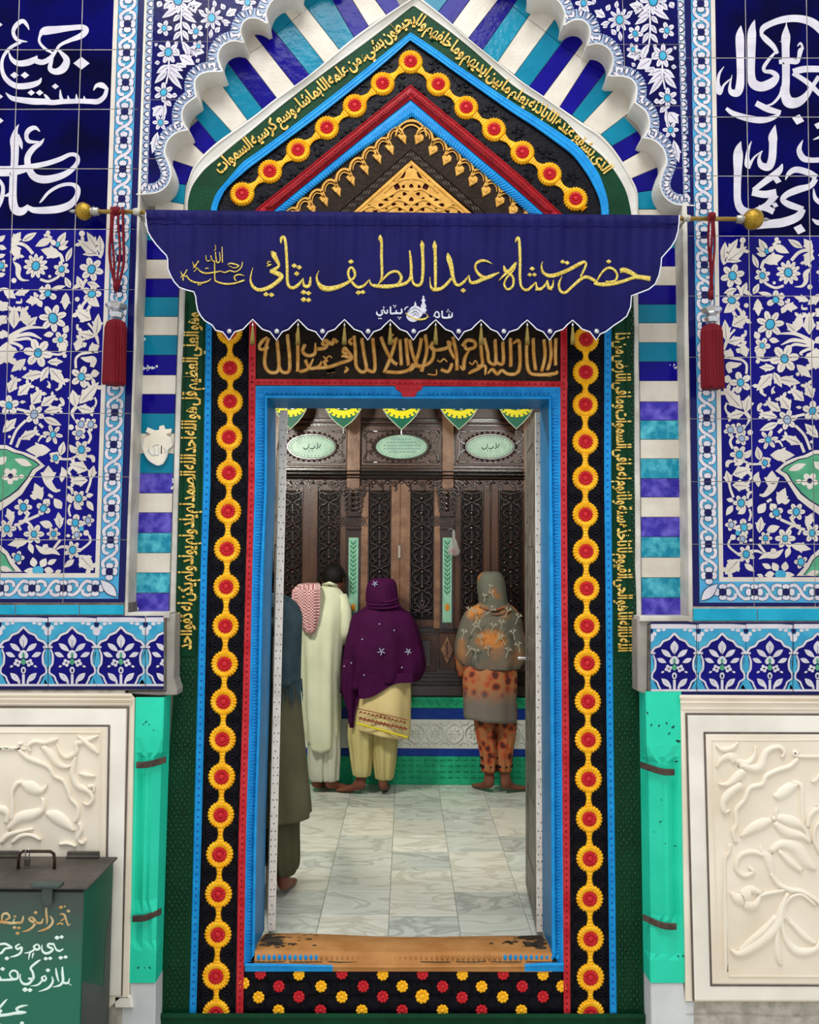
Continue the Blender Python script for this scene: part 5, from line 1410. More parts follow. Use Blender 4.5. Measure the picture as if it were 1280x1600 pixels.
# dark flaked corners on the sill
m = MB(); random.seed(11)
def on_sill(x, y_, dz=.0012):
    t = (YR + .03 - y_) / (YR + .03 - (YP - .012)); t = max(0, min(1, t))
    u = (x - ix0) / (ix1 - ix0)
    return (x, y_ + .006 * math.sin(u * 9 + 1) * 0, .004 + (zf_ - .004) * math.sin(min(1, t * 1.25) * math.pi / 2) + .005 * math.sin(u * 6.3 + .8) * (1 - t) + dz + .0012)
for k in range(150):
    sgn = -1 if k % 2 else 1
    e = abs(random.gauss(0, .09))
    x = (ix0 + .01 + e) if sgn < 0 else (ix1 - .01 - e)
    yv = random.uniform(YP + .03, YR + .02); r_ = random.uniform(.004, .016) * (1.15 if e < .08 else .6)
    P = []
    for i in range(7):
        a = 2 * math.pi * i / 7; q = r_ * random.uniform(.6, 1.2)
        xx = min(ix1 - .002, max(ix0 + .002, x + math.cos(a) * q * 1.6)); yy = min(YR + .02, max(YP, yv + math.sin(a) * q)); P.append(on_sill(xx, yy, .0004 * (k % 5)))
    m.poly(P)
o = m.build('flaked_paint', [dirt], door); o['kind'] = 'stuff'
# --- black apron with red and yellow buttons
m = MB(); m.poly([W(x, y, YP - .001) for x, y in [(380, 1517), (882, 1517), (883, 1588), (378, 1588)]])
m.build('black_apron', [blackr], door)
btn = {}
def button(x, y, c, s=1.0):
    if c not in btn:
        o = heart_mesh(9.2, 9, .010).build('button', [yellow if c == 'y' else redp], door); btn[c] = o
        o['label'] = 'yellow carved button' if c == 'y' else 'red carved button'
    else:
        o = btn[c].copy(); COL.objects.link(o); o.parent = door
    o.location = W(x, y, YP - .001); o.scale = (s, 1, s)
zb5 = lambda x, y: (380 + x / 2.4615, 1180 + y / 2.4615)
for x, y, c in ((67, 838, 'r'), (215, 842, 'y'), (380, 838, 'r'), (537, 842, 'y'), (690, 840, 'r'), (843, 842, 'y'), (1000, 840, 'r'), (1153, 842, 'y'), (3, 875, 'y'), (138, 887, 'r'), (300, 887, 'y'), (462, 887, 'r'), (612, 887, 'y'), (767, 888, 'r'), (917, 888, 'y'), (1073, 887, 'r'), (1226, 887, 'y'),
                (60, 929, 'y'), (215, 927, 'r'), (380, 928, 'y'), (537, 927, 'r'), (689, 926, 'Y'), (842, 930, 'r'), (998, 928, 'y'), (1153, 927, 'r'), (137, 980, 'y'), (298, 980, 'r'), (457, 980, 'y'), (612, 980, 'r'), (767, 980, 'y'), (917, 980, 'r'), (1070, 980, 'y')):
    px_, py_ = zb5(x, y)
    button(px_, min(py_, 1579), c.lower(), 1.18 if c == 'Y' else 1.0)
m = MB()
for i in range(16):
    for j in range(3):
        cx, cy = 395 + i * 31.6 + (j % 2) * 15.8, 1524 + j * 22
        if cx > 872: continue
        m.ridge([(cx + 13 * math.cos(R(60 * k)), cy + 12 * math.sin(R(60 * k)), 2.6) for k in range(7)], YP - .001, .005, n=3, ends=False)
o = m.build('apron_carving', [blackr], door); o['kind'] = 'stuff'
m = MB(); m.ridge([(878, 1572, 8), (874, 1582, 20)], YP, .012); m.ridge([(384, 1572, 8), (390, 1582, 20)], YP, .012); m.build('red_foot', [red_hi], door)
# green plinth rail across the foot
m = MB(); loft(m, [(250, 1583), (1008, 1584)], [(249, 1640), (1009, 1640)], [(0, YP + .005), (0, YP - .022), (.12, YP - .027), (.22, YP - .020), (1, YP - .018)]); 
m.build('green_plinth_rail', [green], door)
m = MB(); x = 258
while x < 1000:
    m.ridge([(x, 1592, 2.5), (x + 1, 1604, 4), (x, 1616, 2.5)], YP - .019, .004, n=2); x += 9
o = m.build('plinth_fluting', [green], door); o['kind'] = 'stuff'
# --- pierced green lattice panels low on either side, framed text panels above
def text_frame(tabA, tabB, y0, y1):
    m = MB()
    for tab, sg in ((tabA, 1), (tabB, -1)):
        P = [(lerp_tab(tab, y) + sg * 3, y) for y in (y0, (y0 + y1) / 2, y1)]
        m.ridge([p + (2.4,) for p in P], G0, .006, ends=False)
    a, b = (lerp_tab(tabA, y1) + 3, y1), (lerp_tab(tabB, y1) - 3, y1 + .5)
    m.ridge([a + (2.4,), b + (2.4,)], G0, .006, ends=False)
    return m
LTa = [(450, 289), (650, 284), (900, 280), (1020, 278)]
LTb = [(450, 322), (650, 317), (900, 311), (1020, 308)]
RTa = [(450, 957), (900, 958), (1020, 960)]
RTb = [(450, 982), (900, 984), (1020, 985)]
for A, Bt, e in ((LTa, LTb, 1024), (RTa, RTb, 1025)): text_frame(A, Bt, 470, e).build('text_panel_frame', [green], door)
m = MB()
def lattice(x0f, x1f, y0, y1):
    """raised stars and rings of the carved green ground"""
    random.seed(5)
    y = y0; r = 0
    while y < y1:
        xa, xb = x0f(y), x1f(y)
        k = max(2, int((xb - xa) / 7.6)); 
        for i in range(k):
            cx = xa + (i + .5 + (.25 if r % 2 else -.25)) * (xb - xa) / k
            if not xa + 2 < cx < xb - 2: continue
            m.dome(cx, y, 2.6, G0 - .0002, .0065, 0, 6)
            if (i + r) % 2: m.ridge([(cx - 3.4, y + 3.6, 1.4), (cx, y + 1.8, 1.8), (cx + 3.4, y + 3.6, 1.4)], G0, .005, n=2)
        y += 6.6; r += 1
lattice(lambda y: lerp_tab(LGo, y) + 4, lambda y: lerp_tab(LBo, y) - 2, 1032, 1578)
lattice(lambda y: lerp_tab(RBo, y) + 3, lambda y: lerp_tab(RGo, y) - 4, 1034, 1578)
lattice(lambda y: 984 + (y - 500) * .004, lambda y: 992 + (y - 500) * .006, 480, 1030)
o = m.build('green_lattice_carving', [green_dot], door); o['kind'] = 'stuff'
# ------------------------------------------------------------------ gold inscription panel over the opening
m = MB(); m.poly([W(x, y, YP - .001) for x, y in [(389, 344), (888, 344), (887, 597), (389, 593)]]); m.build('brown_text_field', [mat('brown_black_relief', '#1d150f', .45, '#2a2017', 30, .8, 90, spec=.12)], door)
Z_S = 2.6667
Z = zf(400, 500, Z_S)
def GC(b, *S, w=16, h=.009):
    for i, P in enumerate(S): b.ridge(Z([(p[0], p[1], p[2] if len(p) > 2 else w) for p in P]), YP - .001, h + .0004 * i)
words = [
    [[(48, 70, 8), (30, 85), (15, 105), (20, 122), (45, 118), (52, 108, 6)], [(52, 75), (40, 130), (38, 190), (60, 218), (92, 212), (95, 160), (88, 85)], [(95, 190), (110, 216), (138, 212), (140, 150), (130, 60)]],
    [[(172, 50), (175, 120), (174, 215)], [(205, 100), (195, 130), (215, 148), (245, 140), (248, 95, 8)], [(250, 120), (285, 118), (300, 95), (290, 85), (278, 100), (300, 108)], [(340, 95), (325, 82), (318, 100), (302, 92), (298, 104)], [(180, 215), (215, 205), (235, 170, 10), (240, 160, 6)], [(205, 165), (225, 200), (260, 195), (275, 170, 8)]],
    [[(240, 200), (300, 196), (350, 180), (400, 160, 15), (378, 125), (368, 118), (365, 135), (385, 140)], [(355, 152, 8), (372, 150), (400, 160)], [(300, 196, 10), (285, 178), (300, 165)], [(280, 150, 7), (292, 160, 8), (305, 150, 8), (318, 158, 6)], [(295, 215), (330, 210)], [(380, 200, 8), (370, 218, 10), (385, 205, 8), (372, 196, 8)]],
    [[(408, 65), (414, 120), (418, 190), (440, 216), (460, 205), (452, 150), (440, 75)], [(460, 205), (490, 215), (496, 180), (486, 75)], [(400, 75, 8), (390, 90), (402, 102)]],
    [[(520, 70), (540, 120), (568, 170), (590, 185)], [(585, 75), (570, 130), (545, 195), (530, 220, 8)], [(600, 80), (604, 150), (606, 190)], [(575, 60, 8), (560, 70), (572, 88), (588, 72, 8)], [(540, 215), (600, 218), (640, 205), (655, 180)]],
    [[(640, 80), (650, 130), (668, 180), (690, 200)], [(690, 75), (680, 130), (660, 190), (640, 215, 8)], [(625, 75), (630, 140), (636, 190)], [(655, 190), (700, 190), (735, 165), (740, 120), (720, 110)], [(705, 60), (712, 130), (690, 215)]],
    [[(740, 90), (730, 110), (745, 125), (790, 118), (812, 100), (800, 88, 8)], [(820, 70), (835, 140), (838, 210)], [(755, 165, 7), (768, 175, 8), (782, 162, 8), (798, 175, 6)], [(770, 205), (800, 215), (815, 190), (812, 180)], [(800, 85), (812, 130), (830, 160)], [(715, 225, 6), (750, 228, 8), (752, 205, 5)]],
    [[(860, 110), (880, 85), (910, 90), (912, 112), (880, 122), (870, 105)], [(850, 190, 8), (865, 205), (870, 160), (895, 115, 8)], [(888, 175, 7), (902, 185, 8), (915, 170, 8), (925, 185, 6)], [(935, 75), (940, 140), (942, 190), (900, 215), (885, 225, 8)], [(920, 195), (955, 192), (955, 230, 8)]],
    [[(950, 75), (965, 130), (970, 170), (990, 185), (1000, 170), (996, 80)], [(1000, 175), (1030, 180), (1028, 90)], [(1060, 75), (1062, 140), (1062, 195)], [(965, 225, 8), (985, 205), (1005, 225), (1025, 210), (1050, 225), (1085, 222), (1100, 190), (1098, 90)]],
    [[(1070, 100, 8), (1090, 85), (1100, 95)], [(1130, 80), (1128, 150), (1138, 215), (1180, 228), (1250, 222), (1252, 210, 8)], [(1155, 75), (1158, 150), (1166, 210)], [(1200, 80), (1205, 150), (1190, 215)], [(1225, 80), (1230, 150), (1215, 210)], [(1250, 75), (1248, 140), (1250, 190)], [(1195, 232, 6), (1230, 235, 7)]]]
for S in words:
    b = MB(); GC(b, *S); b.build('gilt_lettering', [goldp], door)
b = MB(); random.seed(8)
for k in range(70):
    x, y = random.uniform(395, 880), random.uniform(535, 590)
    b.ridge([(x, y, 1), (x + 4, y - 2, 2), (x + 8, y + 1, 1)], YP - .001, .003, n=3)
o = b.build('text_field_scrolls', [MATS['brown_black_relief']], door); o['kind'] = 'stuff'
# ================================================================== PELMET, ROD, TASSELS
YB0 = 3.235
brass = mat('brass', '#cfa54e', .28, '#dcb968', 20, .2, 60, metal=.85)
oldgold = mat('old_gilt_ball', '#8f7326', .35, '#b08c34', 40, .8, 120, metal=.7)
steel = mat('dull_steel', '#8b8880', .4, '#aaa69c', 30, metal=.7)
silver = mat('silver_bead', '#c9c9cc', .2, metal=.8)
navycloth = mat('navy_satin', '#100e44', .65, '#151350', 5, .15, 300, spec=.1)
goldthread = mat('gold_thread', '#c9a63e', .38, '#f2e07a', 160, 1.0, 500, metal=.35, lo=.4, hi=.6)
silverthread = mat('silver_thread', '#d9d9e0', .5, '#b3b3c4', 120)
piping = mat('white_piping', '#d7d7e2', .6)
crimson = mat('crimson_silk', '#5a0613', .6, '#6e0b1b', 60, .3, 200, stretch=(8, 8, 1), spec=.15)
HEM = [(227.6, 331), (228.6, 348), (231, 362), (236, 371), (244, 382), (253, 392), (260, 399), (262, 405), (262.5, 420), (266.4, 430), (272, 440), (280, 449), (291, 453), (303, 456), (306, 464), (306.6, 472), (309, 485), (314, 494), (320, 501), (331.7, 508), (337, 516), (348, 518.7), (358, 531.5)]
_sp = [358, 432, 503.5, 574.8, 646, 716.5, 787, 859, 932]
_pk = [395, 466, 538.5, 610, 681, 752, 824, 895]
for a, p, b in zip(_sp, _pk, _sp[1:]):
    y_ = 499 + .012 * (p - 395) * .2
    HEM += [(a + 9, 518.5), (p - 15, 514.5), (p - 8, 507), (p, y_), (p + 8, 507.5), (p + 15, 514.5), (b - 10, 518.5), (b, 531.5)]
HEM += [(938, 522), (947, 518), (960, 508), (971, 501), (979.5, 494), (985.5, 480), (987, 462), (1001, 457), (1014, 452), (1024, 444), (1030, 430), (1033, 415), (1034, 403), (1040, 396), (1049, 386), (1056, 374), (1060, 360), (1062, 336)]
def hem_y(x): return lerp_tab(HEM, x)
def fold(x, y):
    t = max(0, min(1, (y - 338) / 170.0))
    g = .0045 * math.sin(x * .115 + .8 * math.sin(x * .021)) + .0035 * math.sin(x * .31 + 1.3 + y * .006) * (1 - t * .75) + .004 * math.sin(x * .043 + 2)
    return YB0 + g * (1 - .45 * t) - .004 * math.sin(t * 3)
pel = empty('embroidered_pelmet', None, 'navy satin pelmet with gold embroidered script and scalloped hem hung across the doorway', 'banner')
b = MB(); nx, nz = 300, 26; vs = []
HX = [p for p in HEM]
def hem_resampled(n):
    P = resample(HEM, n); return P
cols = sorted(set([round(227.6 + (1062 - 227.6) * i / nx, 2) for i in range(nx + 1)] + [p[0] for p in HEM]))
nc = len(cols)
for x in cols:
    yt = 327.6 + (x - 228) * .0105; yb_ = max(yt + .5, hem_y(x))
    for j in range(nz + 1):
        t = j / nz; y = yt + (yb_ - yt) * t
        sleeve = .010 * math.cos(min(1, (y - yt) / 16.0) * math.pi / 2) if y - yt < 16 else 0
        vs.append(W(x, y, fold(x, y) + sleeve * .4 - (.006 if 3 < y - yt < 14 else 0)))
fs = [[i * (nz + 1) + j, (i + 1) * (nz + 1) + j, (i + 1) * (nz + 1) + j + 1, i * (nz + 1) + j + 1] for i in range(nc - 1) for j in range(nz)]
b.add(vs, fs)
cl = b.build('cloth', [navycloth], pel, True)
sd = cl.modifiers.new('cloth thickness', 'SOLIDIFY'); sd.thickness = .002; sd.offset = 1
m = MB(); m.ridge([(x, y, 2.0) for x, y in HEM], lambda x, y: fold(x, y) - .001, .003, sharp=True); m.build('hem_piping', [piping], pel)
m = MB(); m.ridge([(x, 349 + (x - 228) * .006 + .6 * math.sin(x * .2), 1.0) for x in range(232, 1060, 6)], lambda x, y: fold(x, y) - .001, .0012, sharp=True); m.build('sleeve_seam', [navycloth], pel)
for i, x in enumerate(_sp):
    m = MB(); m.dome(x + .5, 517.5, 4.1, YB0 - .004, .008, 0, 12); m.build('round_sequin', [silver], pel, True)
for x in _pk:
    c = W(x, 504, YB0 + .002); m = MB()
    m.tube([c + Vector((0, 0, .008)), c - Vector((0, 0, .004))], .0012, 6); m.lathe([(.001, .005), (.0045, .001), (.0045, -.004), (.002, -.009)], c - Vector((0, 0, .008)), n=10)
    o = m.build('bead', [silver], pel, True)
    m = MB(); m.lathe([(.002, 0), (.0045, -.006), (.009, -.052), (.010, -.072)], c - Vector((0, 0, .016)), n=10)
    m.build('hem_tassel', [mat('olive_gold_thread', '#6b5a2a', .6, '#8a7538', 80, stretch=(10, 10, 1))], pel, True)
def emb(name, mt, Zz, S, dots=(), h=.0026, w=15, dk=None):
    m = MB(); Yf = lambda x, y: fold(x, y) - .0012
    for P in S: m.ridge(Zz([(p[0], p[1], (p[2] if len(p) > 2 else w) * 1.12) for p in P]), Yf, h)
    for d in dots:
        q = Zz([(d[0] - d[2], d[1], 2), (d[0], d[1], d[2] * 1.7), (d[0] + d[2], d[1], 2)])
        m.ridge(q, Yf, h, n=2, sharp=False)
    return m.build(name, [mt], pel)
Z = zf(270, 350, 5.818)
emb('gold_lettering', goldthread, Z, [[(985, 180, 8), (985, 140, 24), (1005, 118, 26), (1022, 150, 24), (1032, 250, 24), (1040, 400, 24), (1042, 520, 24), (1060, 570, 26), (1100, 580, 28), (1150, 545, 24), (1180, 500, 8)],
    [(1186, 490, 6), (1190, 550, 22), (1215, 570, 28), (1245, 550, 26), (1252, 480, 12)], [(905, 245, 10), (915, 275, 40), (945, 330, 34), (965, 380, 22), (925, 415, 30), (885, 432, 26)], [(885, 430, 24), (950, 450, 40), (990, 480, 34), (940, 535, 34), (870, 580, 34), (790, 600, 30), (735, 575, 26), (708, 520, 18), (712, 460, 12), (728, 398, 5)],
    [(890, 250, 6), (935, 270, 20), (915, 290, 10)]], [(848, 640, 26), (898, 645, 26), (1105, 380, 26), (1150, 395, 26), (1127, 452, 26), (1190, 622, 28), (1235, 630, 26), (1190, 688, 28), (1235, 692, 26)])
emb('gold_lettering', goldthread, Z, [[(855, 385, 8), (880, 375, 12), (898, 365, 8)], [(890, 345, 7), (868, 342, 9), (862, 360, 9), (880, 370, 8)]])
emb('gold_lettering', goldthread, Z, [[(222, 395, 6), (250, 430, 12), (300, 448, 14), (380, 440, 12), (430, 430, 10), (445, 432, 8)], [(445, 435, 8), (480, 440, 10), (520, 425, 12), (570, 435, 10), (620, 400, 10), (635, 345, 8)], [(500, 370, 8), (530, 358, 12), (600, 380, 12), (560, 400, 8), (510, 380, 6)],
    [(380, 340, 8), (382, 430, 12), (384, 500, 12), (400, 525, 14), (480, 545, 16), (560, 540, 14), (640, 515, 14), (650, 505, 6)], [(650, 470, 5), (600, 460, 12), (560, 480, 12), (575, 520, 10)], [(125, 465, 8), (150, 505, 12), (200, 530, 14), (270, 535, 14), (330, 515, 10), (345, 495, 6)],
    [(448, 205, 6), (452, 350, 9)], [(425, 255, 6), (430, 335, 10), (400, 345, 12), (388, 255, 8)], [(395, 345, 8), (360, 330, 10), (345, 285, 8)], [(345, 330, 8), (310, 335, 8), (300, 285, 6)], [(385, 190, 5), (390, 230, 8), (375, 245, 5)],
    [(180, 345, 6), (200, 385, 12), (235, 335, 10)], [(235, 340, 10), (200, 385, 12), (185, 405, 6)], [(200, 385, 8), (215, 410, 8), (190, 435, 6)], [(70, 430, 6), (95, 470, 12), (130, 415, 10)], [(95, 470, 10), (70, 485, 6)], [(95, 470, 10), (125, 480, 8)], [(92, 475, 8), (95, 515, 10)]],
    [(302, 405, 9), (318, 402, 9), (235, 553, 10), (255, 553, 8)])
Z = zf(470, 350, 5.818)
emb('gold_lettering', goldthread, Z, [[(165, 425, 4), (145, 480, 16), (158, 535, 26), (200, 580, 44), (270, 588, 42), (360, 565, 34), (440, 525, 24), (490, 480, 20), (488, 430, 24), (460, 395, 20), (435, 425, 22), (435, 475, 20), (470, 535, 24), (520, 575, 24), (575, 560, 22), (620, 510, 10)],
    [(625, 500, 6), (640, 550, 20), (700, 565, 30), (800, 568, 34), (880, 550, 24), (915, 490, 24), (880, 435, 22), (820, 440, 22), (770, 480, 18), (730, 530, 8)], [(725, 98, 6), (724, 130, 36), (735, 170, 24), (735, 300, 24), (738, 480, 20), (700, 560, 8)],
    [(860, 565, 24), (940, 545, 28), (990, 505, 24), (1005, 430, 24), (1000, 320, 22), (990, 240, 12)], [(1005, 430, 20), (1020, 530, 20), (1060, 560, 26), (1100, 530, 24), (1112, 400, 26), (1108, 250, 26), (1105, 190, 34), (1100, 150, 6)],
    [(1218, 152, 6), (1218, 200, 36), (1222, 250, 26), (1225, 400, 26), (1225, 590, 22)], [(1175, 480, 4), (1180, 560, 16), (1210, 598, 28), (1260, 590, 28), (1280, 585, 20)]], [(457, 343, 26), (525, 625, 26), (565, 620, 24)])
Z = zf(660, 350, 6.4)
emb('gold_lettering', goldthread, Z, [[(100, 655, 24), (170, 655, 30), (240, 605, 28), (290, 545, 24)], [(255, 288, 8), (265, 340, 44), (290, 430, 40), (305, 520, 32), (330, 595, 28), (370, 612, 26), (420, 575, 24), (470, 512, 8)], [(470, 515, 8), (480, 580, 26), (530, 585, 32), (600, 555, 34), (680, 525, 34), (770, 485, 12)],
    [(700, 400, 4), (640, 370, 20), (580, 370, 26), (535, 405, 22), (535, 460, 22), (580, 515, 30), (640, 540, 24)], [(765, 570, 5), (810, 520, 20), (880, 460, 30), (930, 400, 26), (940, 380, 8)], [(815, 415, 8), (830, 465, 34), (870, 490, 26), (910, 545, 22), (905, 620, 22), (855, 655, 22), (820, 610, 20), (840, 545, 18), (890, 490, 18), (925, 440, 14), (940, 390, 6)],
    [(930, 185, 6), (945, 150, 24), (962, 140, 24), (972, 200, 26), (978, 350, 26), (978, 560, 24), (1000, 640, 22), (1050, 660, 26), (1100, 620, 22), (1138, 580, 8)], [(1138, 580, 8), (1150, 645, 26), (1195, 645, 26), (1250, 575, 8)], [(1250, 575, 8), (1262, 640, 24), (1300, 650, 24)], [(1205, 375, 4), (1192, 420, 16), (1205, 480, 24), (1250, 515, 30), (1290, 522, 30)]],
    [(410, 665, 28), (1100, 448, 27), (1075, 508, 24), (1122, 508, 24)])
Z = zf(840, 350, 6.4)
emb('gold_lettering', goldthread, Z, [[(60, 490, 20), (120, 518, 36), (200, 505, 36), (320, 455, 34), (420, 400, 34), (470, 380, 26), (485, 410, 22), (460, 470, 20), (430, 530, 16)], [(-20, 655, 22), (30, 650, 24), (75, 615, 20), (100, 560, 8)], [(100, 560, 8), (115, 635, 26), (150, 625, 24), (160, 560, 8)],
    [(245, 525, 8), (215, 600, 22), (230, 670, 24), (280, 685, 26), (350, 625, 26), (430, 555, 30), (490, 530, 30), (560, 560, 30), (600, 590, 28)], [(565, 595, 20), (640, 605, 36), (740, 600, 34), (850, 575, 30), (950, 540, 30), (1010, 530, 40), (1130, 548, 44)], [(600, 560, 16), (650, 480, 20), (710, 440, 24), (770, 460, 22), (798, 520, 22), (770, 570, 20), (680, 580, 20)],
    [(825, 470, 40), (870, 462, 44), (940, 490, 40), (1000, 525, 30)]], [(712, 376, 26), (252, 378, 26), (296, 390, 26)])
Z = zf(570, 455, 8.533)
emb('silver_lettering', silverthread, Z, [[(160, 270, 10), (165, 305, 22), (200, 325, 24), (235, 300, 22), (225, 265, 16), (255, 255, 18), (270, 290, 20), (300, 290, 20), (300, 245, 14)], [(245, 205, 10), (260, 220, 12), (245, 232, 10)], [(345, 205, 18), (348, 295, 22), (400, 295, 24), (440, 295, 24), (490, 290, 24), (490, 235, 18)], [(420, 250, 12), (420, 290, 18)]], [(190, 365, 13), (218, 365, 13), (385, 192, 11), (412, 195, 11), (400, 215, 11), (448, 350, 12), (478, 352, 12), (462, 372, 12)])
emb('silver_lettering', silverthread, Z, [    [(1165, 285, 12), (1160, 340, 24), (1110, 355, 24), (1060, 355, 24), (1035, 340, 22), (1032, 262, 18)], [(1125, 300, 12), (1122, 345, 18)], [(920, 340, 12), (950, 280, 18), (985, 290, 18), (990, 345, 20), (950, 345, 18), (935, 320, 12)]],
    [(1112, 250, 12), (1098, 275, 11), (1130, 275, 11)])
emb('silver_emblem', silverthread, Z, [[(676, 188, 12), (676, 205, 70), (676, 228, 130), (680, 255, 200), (688, 285, 250), (700, 318, 250), (716, 345, 190), (730, 360, 90)]], h=.002)
emb('silver_emblem', silverthread, Z, [[(783, 58, 6), (783, 85, 28), (783, 98, 18), (783, 116, 44), (783, 134, 48), (783, 144, 30), (783, 172, 44), (783, 196, 66), (783, 232, 56), (783, 300, 50)]], h=.003)
emb('silver_emblem', silverthread, Z, [[(675, 138, 5), (675, 158, 14), (675, 176, 30), (675, 190, 16)]]); emb('silver_emblem', silverthread, Z, [[(530, 258, 8), (545, 225, 18), (582, 206, 8)]])
emb('emblem_outline', mat('grey_thread', '#7d7d92', .6), Z, [[(560, 285, 4), (620, 240, 5), (676, 222, 5), (730, 250, 5), (752, 290, 4)], [(600, 310, 4), (676, 262, 5), (740, 320, 4)], [(640, 330, 4), (676, 300, 5), (712, 338, 4)]], h=.0036)
emb('gold_lettering', goldthread, Z, [[(545, 290, 10), (590, 330, 20), (660, 365, 24), (740, 378, 26), (810, 365, 22), (840, 335, 14), (820, 300, 8)], [(840, 335, 12), (858, 345, 5)]])
set_base(pel, W(645, 335, YB0))

YRD = YB0 + .034
rod = empty('brass_curtain_rod', None, 'thin brass curtain rod with gilded ball ends carrying the navy pelmet', 'curtain rod')
pa, pb = W(148, 330.6, YRD), W(1150, 342.5, YRD)
dirx = (pb - pa).normalized()
m = MB(); m.tube([pa, pb], .0092, 14); m.build('rod', [brass], rod, True)
def along(x): return pa + (pb - pa) * ((x - 148) / 1002.0)
for (x, sg, r_) in ((131, -1, .034), (1177, 1, .041)):
    c = along(x); m = MB()
    m.lathe([(.001, -r_ * 1.0)] + [(r_ * math.sin(R(a)) * (1 + .03 * (a // 18 % 2)), -r_ * math.cos(R(a)) * 1.0) for a in range(10, 180, 10)] + [(.001, r_)], c, 'x', 22)
    m.build('ball_finial', [oldgold], rod, True)
    m = MB()
    e = c - Vector((sg * (r_ + .006), 0, 0))
    m.lathe([(.010, -.022), (.016, -.018), (.016, -.006), (.020, 0), (.012, .006), (.018, .012), (.018, .016)] if sg > 0 else [(.018, -.016), (.018, -.012), (.012, -.006), (.020, 0), (.016, .006), (.016, .018), (.010, .022)], e, 'x', 18)
    m.build('finial_collar', [steel], rod, True); m = MB()
    t_ = c + Vector((sg * r_, 0, 0)); m.lathe([(.010, -sg * .006), (.006, sg * .004), (.008, sg * .010), (.002, sg * .026)], t_, 'x', 12)
    m.build('finial_tip', [steel], rod, True)
for x in (214, 1072):
    p = along(x); m = MB()
    m.tube([p + Vector((-.012, .0, .0)), p + Vector((.0, -.002, .002)), p + Vector((.014, 0, -.001))], .0135, 10)
    m.tube([p, p + Vector((0, .05, -.0)), Vector((p.x, YP if False else Y0 + .004, p.z - .004))], .006, 8)
    m.build('rod_bracket', [mat('grubby_white_wrap', '#c9c2b4', .8, '#a79f90', 40)], rod, True)
for x, y, s_ in ((228, 360, 1), (1055, 362, -1)):
    m = MB(); p = W(x, y, YRD + .02); m.tube([p + Vector((-s_ * .018, 0, .06)), p + Vector((0, .002, .015)), p + Vector((s_ * .004, 0, -.012))], .006, 8)
    m.build('bracket_arm', [steel], rod, True)
set_base(rod, along(640))

def tassel(x, ytop, ycord, ycap, ybot, hw, label, doubled, Yt=YRD - .002):
    t = empty('silk_tassel', None, label, 'tassel', 'crimson tassels hanging from the rod ends')
    m = MB()
    top = W(x, ytop, Yt); cd = W(x - 1, ycord, Yt)
    strands = ((-7, .0055), (-4, .005), (3, .005), (8, .0055)) if doubled else ((-4.5, .0045), (0, .005), (4.5, .0045))
    random.seed(int(x))
    for off, r_ in strands:
        P = []
        for i in range(12):
            q = i / 11
            wv = math.sin(q * 3.1) * (5 if doubled else 1.5)
            P.append(W(x + off * (1 - q * .8) + (off / 3.5) * wv * (.6 if doubled else .3) + math.sin(q * 9 + off) * 1.2, ytop + (ycord - ytop) * q, Yt - .004 - .004 * math.sin(q * 5 + off)))
        m.tube(P, r_, 7)
    c = W(x, ytop + 6, YRD); m.lathe([(.0165, -.012), (.019, -.006), (.019, .006), (.0165, .012)], c, 'x', 16)
    m.lathe([(.002, .02), (.011, .012), (.012, -.006), (.004, -.02)], cd + Vector((0, 0, .02)), n=10)
    m.tube([cd + Vector((0, 0, .01)), W(x, ycap - 12, Yt)], .0022, 6)
    m.build('cord', [crimson], t, True)
    cap = W(x, ycap, Yt); m = MB()
    m.lathe([(.002, .045), (.005, .040), (.005, .034), (.003, .030), (.012, .024), (.036, .014), (.044, .006), (.034, -.006), (.015, -.014), (.020, -.020), (.030, -.026), (.028, -.034), (.024, -.044)], cap, n=8 if not doubled else 14)
    m.build('crystal_cap', [silver], t)
    m = MB(); n = 44
    za = W(x, ycap + 20, Yt).z; zb = W(x, ybot, Yt).z; r1 = hw / FPX * Yt
    vs = []
    prof = [(.45, 0), (.82, .04), (.95, .12), (.98, .4), (1.0, .75), (1.02, .97), (.98, 1.0)]
    for k, (q, h) in enumerate(prof):
        for j in range(n):
            a = 2 * math.pi * j / n
            rr = r1 * q * (1 + (.045 if j % 2 else -.045) * (1 if k > 0 else 0) + .03 * math.sin(j * 2.7 + k * .6))
            vs.append((cap.x + math.cos(a) * rr, cap.y + math.sin(a) * rr * .8, za + (zb - za) * h + (.002 * math.sin(j * 5.1) if k > 4 else 0)))
    fs = [[k * n + j, k * n + (j + 1) % n, (k + 1) * n + (j + 1) % n, (k + 1) * n + j] for k in range(len(prof) - 1) for j in range(n)] + [[(len(prof) - 1) * n + j for j in range(n)]]
    m.add(vs, fs); m.build('fringe', [crimson], t)
    set_base(t, top)
tassel(182, 324, 455, 480, 601, 17.5, 'crimson silk tassel with looped double cord, left of the navy pelmet', True)
tassel(1112, 333, 468, 487, 607, 17.5, 'crimson silk tassel on a straight thick cord hanging from the rod, right of the pelmet', False)

